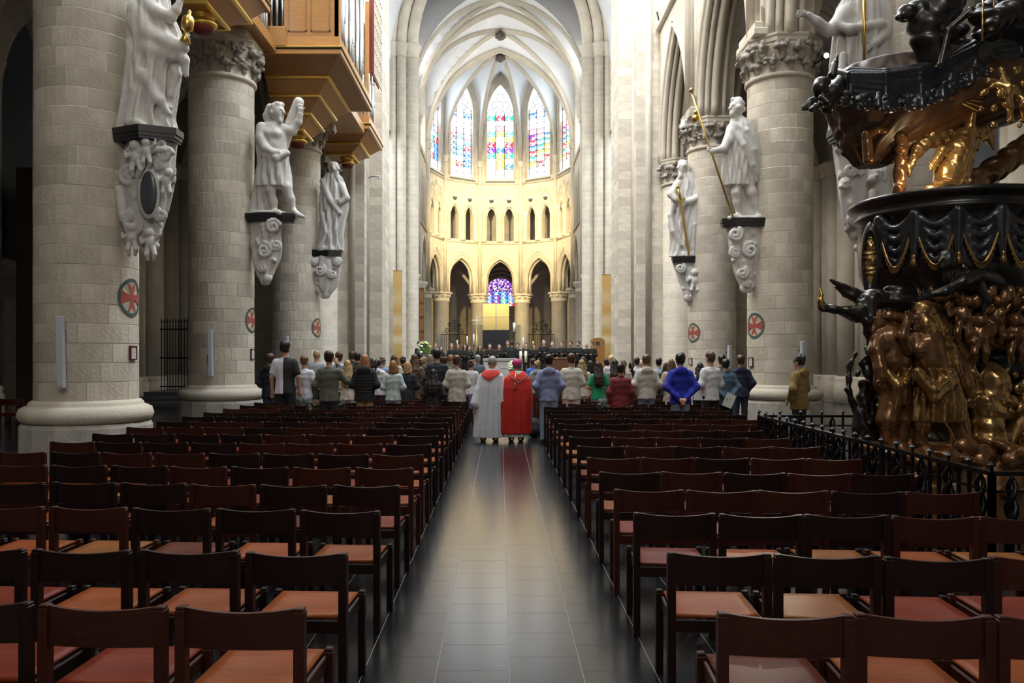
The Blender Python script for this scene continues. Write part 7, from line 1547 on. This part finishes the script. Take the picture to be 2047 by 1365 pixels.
# spotlight on the ledge of the nave wall
p = Vector((5.8, 29.6, 14.55)); root = empty('spotlight', p); tag(root, 'lit spotlight on the ledge above the sword statue arch', 'lamp')
q = MB(); q.lathe([(.10, -.12), (.12, .1), (.11, .14), (.08, .14)], 14); q.put('housing', CAMW, root, (0, 0, 0), (R(120), 0, R(30))); q = MB(); q.lathe([(0, .0), (.11, .0), (.11, .015), (0, .015)], 14); q.put('lens', mat('lamp_glow', (1, .95, .85), .3, emit=(1, .95, .85), estr=25), root, (-.06, -.11, -.07), (R(120), 0, R(30)))
q = MB(); q.obox((0, .1, -.05), (.1, .15, -.42), .04, .04); q.put('bracket', IRON, root)
lamp('SPOT', 'ledge_spot', p+Vector((-.15, -.1, -.1)), (5.9, 28.2, 11.5), 60, DAY, .08, spot=90)
# coats and bag left on chairs
def coat(x, y, z, label, c, w, seed):
    s = Sculpt(); r = random.Random(seed)
    s.loft([(-.18, 0, -.02, w*.8, .05), (-.05, 0, -.02, w*.95, .06), (.05, 0, -.01, w, .07), (.10, 0, 0, w*.8, .05)], .02, 9, .02, 12, seed)
    for i in range(6): s.chain([(r.uniform(-w, w), r.uniform(-.06, .05), .05), (r.uniform(-w, w), -.06, -.02), (r.uniform(-w, w), -.06, -.15)], [.03, .028, .02], .02)
    root = empty('coat', (x, y, z)); tag(root, label, 'coat'); put('cloth', s.mesh('cloth', .014), fab(c), root); return root
ct = coat((652-VX)/FPX*15.2, LY[13]+SL*(-3.3+.8), .745, 'dark jacket with olive lining draped over a chair back', (.045, .048, .042), .33, 2)
s = Sculpt(); s.chain([(-.30, -.05, .05), (-.27, -.07, -.08), (-.22, -.07, -.16)], [.035, .03, .03], .02); s.chain([(-.05, -.09, -.13), (.15, -.09, -.06), (.33, -.07, .05)], [.02, .018, .015], .02); put('lining', s.mesh('lining', .013), fab((.26, .27, .16)), ct)
coat((1222-VX)/FPX*15.2, RY[14]+SL*(2.1-.8), .745, 'grey coat draped over a chair in front of the green T-shirt', (.07, .075, .08), .17, 5)
coat((600-VX)/FPX*16.2, LY[14]+SL*(-4.0+.8), .745, 'grey-green coat on a chair beside the half black shirt', (.09, .10, .10), .22, 8)
s = Sculpt(); s.ell((0, 0, .20), (.16, .12, .20), .03); s.ell((0, -.1, .14), (.11, .06, .10), .03); s.ripple(.006, 30, 3); root = empty('backpack', (W(1068, 850, 16.6).x, 16.55, 0)); tag(root, 'black backpack on the floor beside the bishop', 'bag'); put('bag', s.mesh('bag', .014), fab((.012, .012, .013)), root)
q = MB()
for e in (-1, 1): q.tube([(e*.07, .1, .36), (e*.09, .17, .26), (e*.08, .13, .08)], .014, 6)
q.put('strap', fab((.02, .02, .02)), root)
# dark side chapel behind the first column: steps, iron gate, altar shapes
q = MB(); CHM = mat('chapel_step', (.05, .05, .05), .6)
root = empty('chapel_steps', (-11.0, 27.2, 0)); tag(root, 'dark stone steps before the side chapel gate', 'steps')
for k in range(3): q = MB(); q.box((-.9, -1.2+.35*k, .16*k), (.9, 1.4, .16*(k+1)), .01); q.put('step', CHM, root)
root = empty('chapel_gate', (-11.3, 28.0, .48)); tag(root, 'tall black iron gate of the dark side chapel', 'gate')
for i in range(12): q = MB(); q.box((-.55+.1*i-.012, -.012, 0), (-.55+.1*i+.012, .012, 2.3+.12*(i % 2))); q.lathe([(.0, 2.3), (.03, 2.38), (0, 2.55)], 6, (-.55+.1*i, 0)); q.put('bar', IRON, root)
for z in (.1, 1.1, 2.1): q = MB(); q.box((-.6, -.02, z), (.6, .02, z+.05)); q.put('rail', IRON, root)

# dark furniture added to deepen the shade of the aisle past the first column
ALTW = wood('added_altarpiece_wood', (.022, .014, .010), (.012, .008, .006), .5, 0, 5, .3)
for (y, lab) in ((22.0, 'tall dark altar furniture added to darken the aisle behind the chairs'), (16.0, 'dark wooden confessional added to darken the aisle')):
    root = empty('added_altarpiece', (-11.75, y, 0)); tag(root, lab, 'furniture')
    q = MB(); q.box((-.35, -2.0, 0), (.05, 2.0, 6.4), .03); q.put('back_panel', ALTW, root)
    q = MB(); q.box((-.35, -1.6, 0), (.55, 1.6, 1.05), .03); q.box((-.35, -1.7, 1.05), (.62, 1.7, 1.15), .02); q.put('altar_table', ALTW, root)
    for e in (-1.4, -.9, .9, 1.4): q = MB(); q.lathe([(.2, 1.15), (.2, 1.35), (.13, 1.45), (.12, 4.2), (.2, 4.4), (.2, 4.5)], 14, (.25, e)); q.put('twisted_column', ALTW, root)
    q = MB(); q.box((-.35, -1.8, 4.5), (.5, 1.8, 4.85), .03); q.prism([(-.3, -1.5), (.35, -1.5), (.35, 1.5), (-.3, 1.5)], 4.85, 5.1); q.put('entablature', ALTW, root)
    q = MB(); q.box((.02, -.65, 1.6), (.12, .65, 4.0), .02); q.put('painting', mat('dark_painting', (.03, .025, .022), .4, var=(.012, .012, .012), scale=3), root)
    s = Sculpt(); s.chain([(.2, 0, 5.1), (.2, 0, 5.9)], [.2, .14], .05); s.ell((.2, 0, 6.1), (.12, .12, .15), .03); s.loft([(5.1, .2, 0, .25, .35), (5.7, .2, 0, .15, .2)], .05, 7, .04, 3, 0); put('crowning_figure', s.mesh('crowning_figure', .04), ALTW, root)
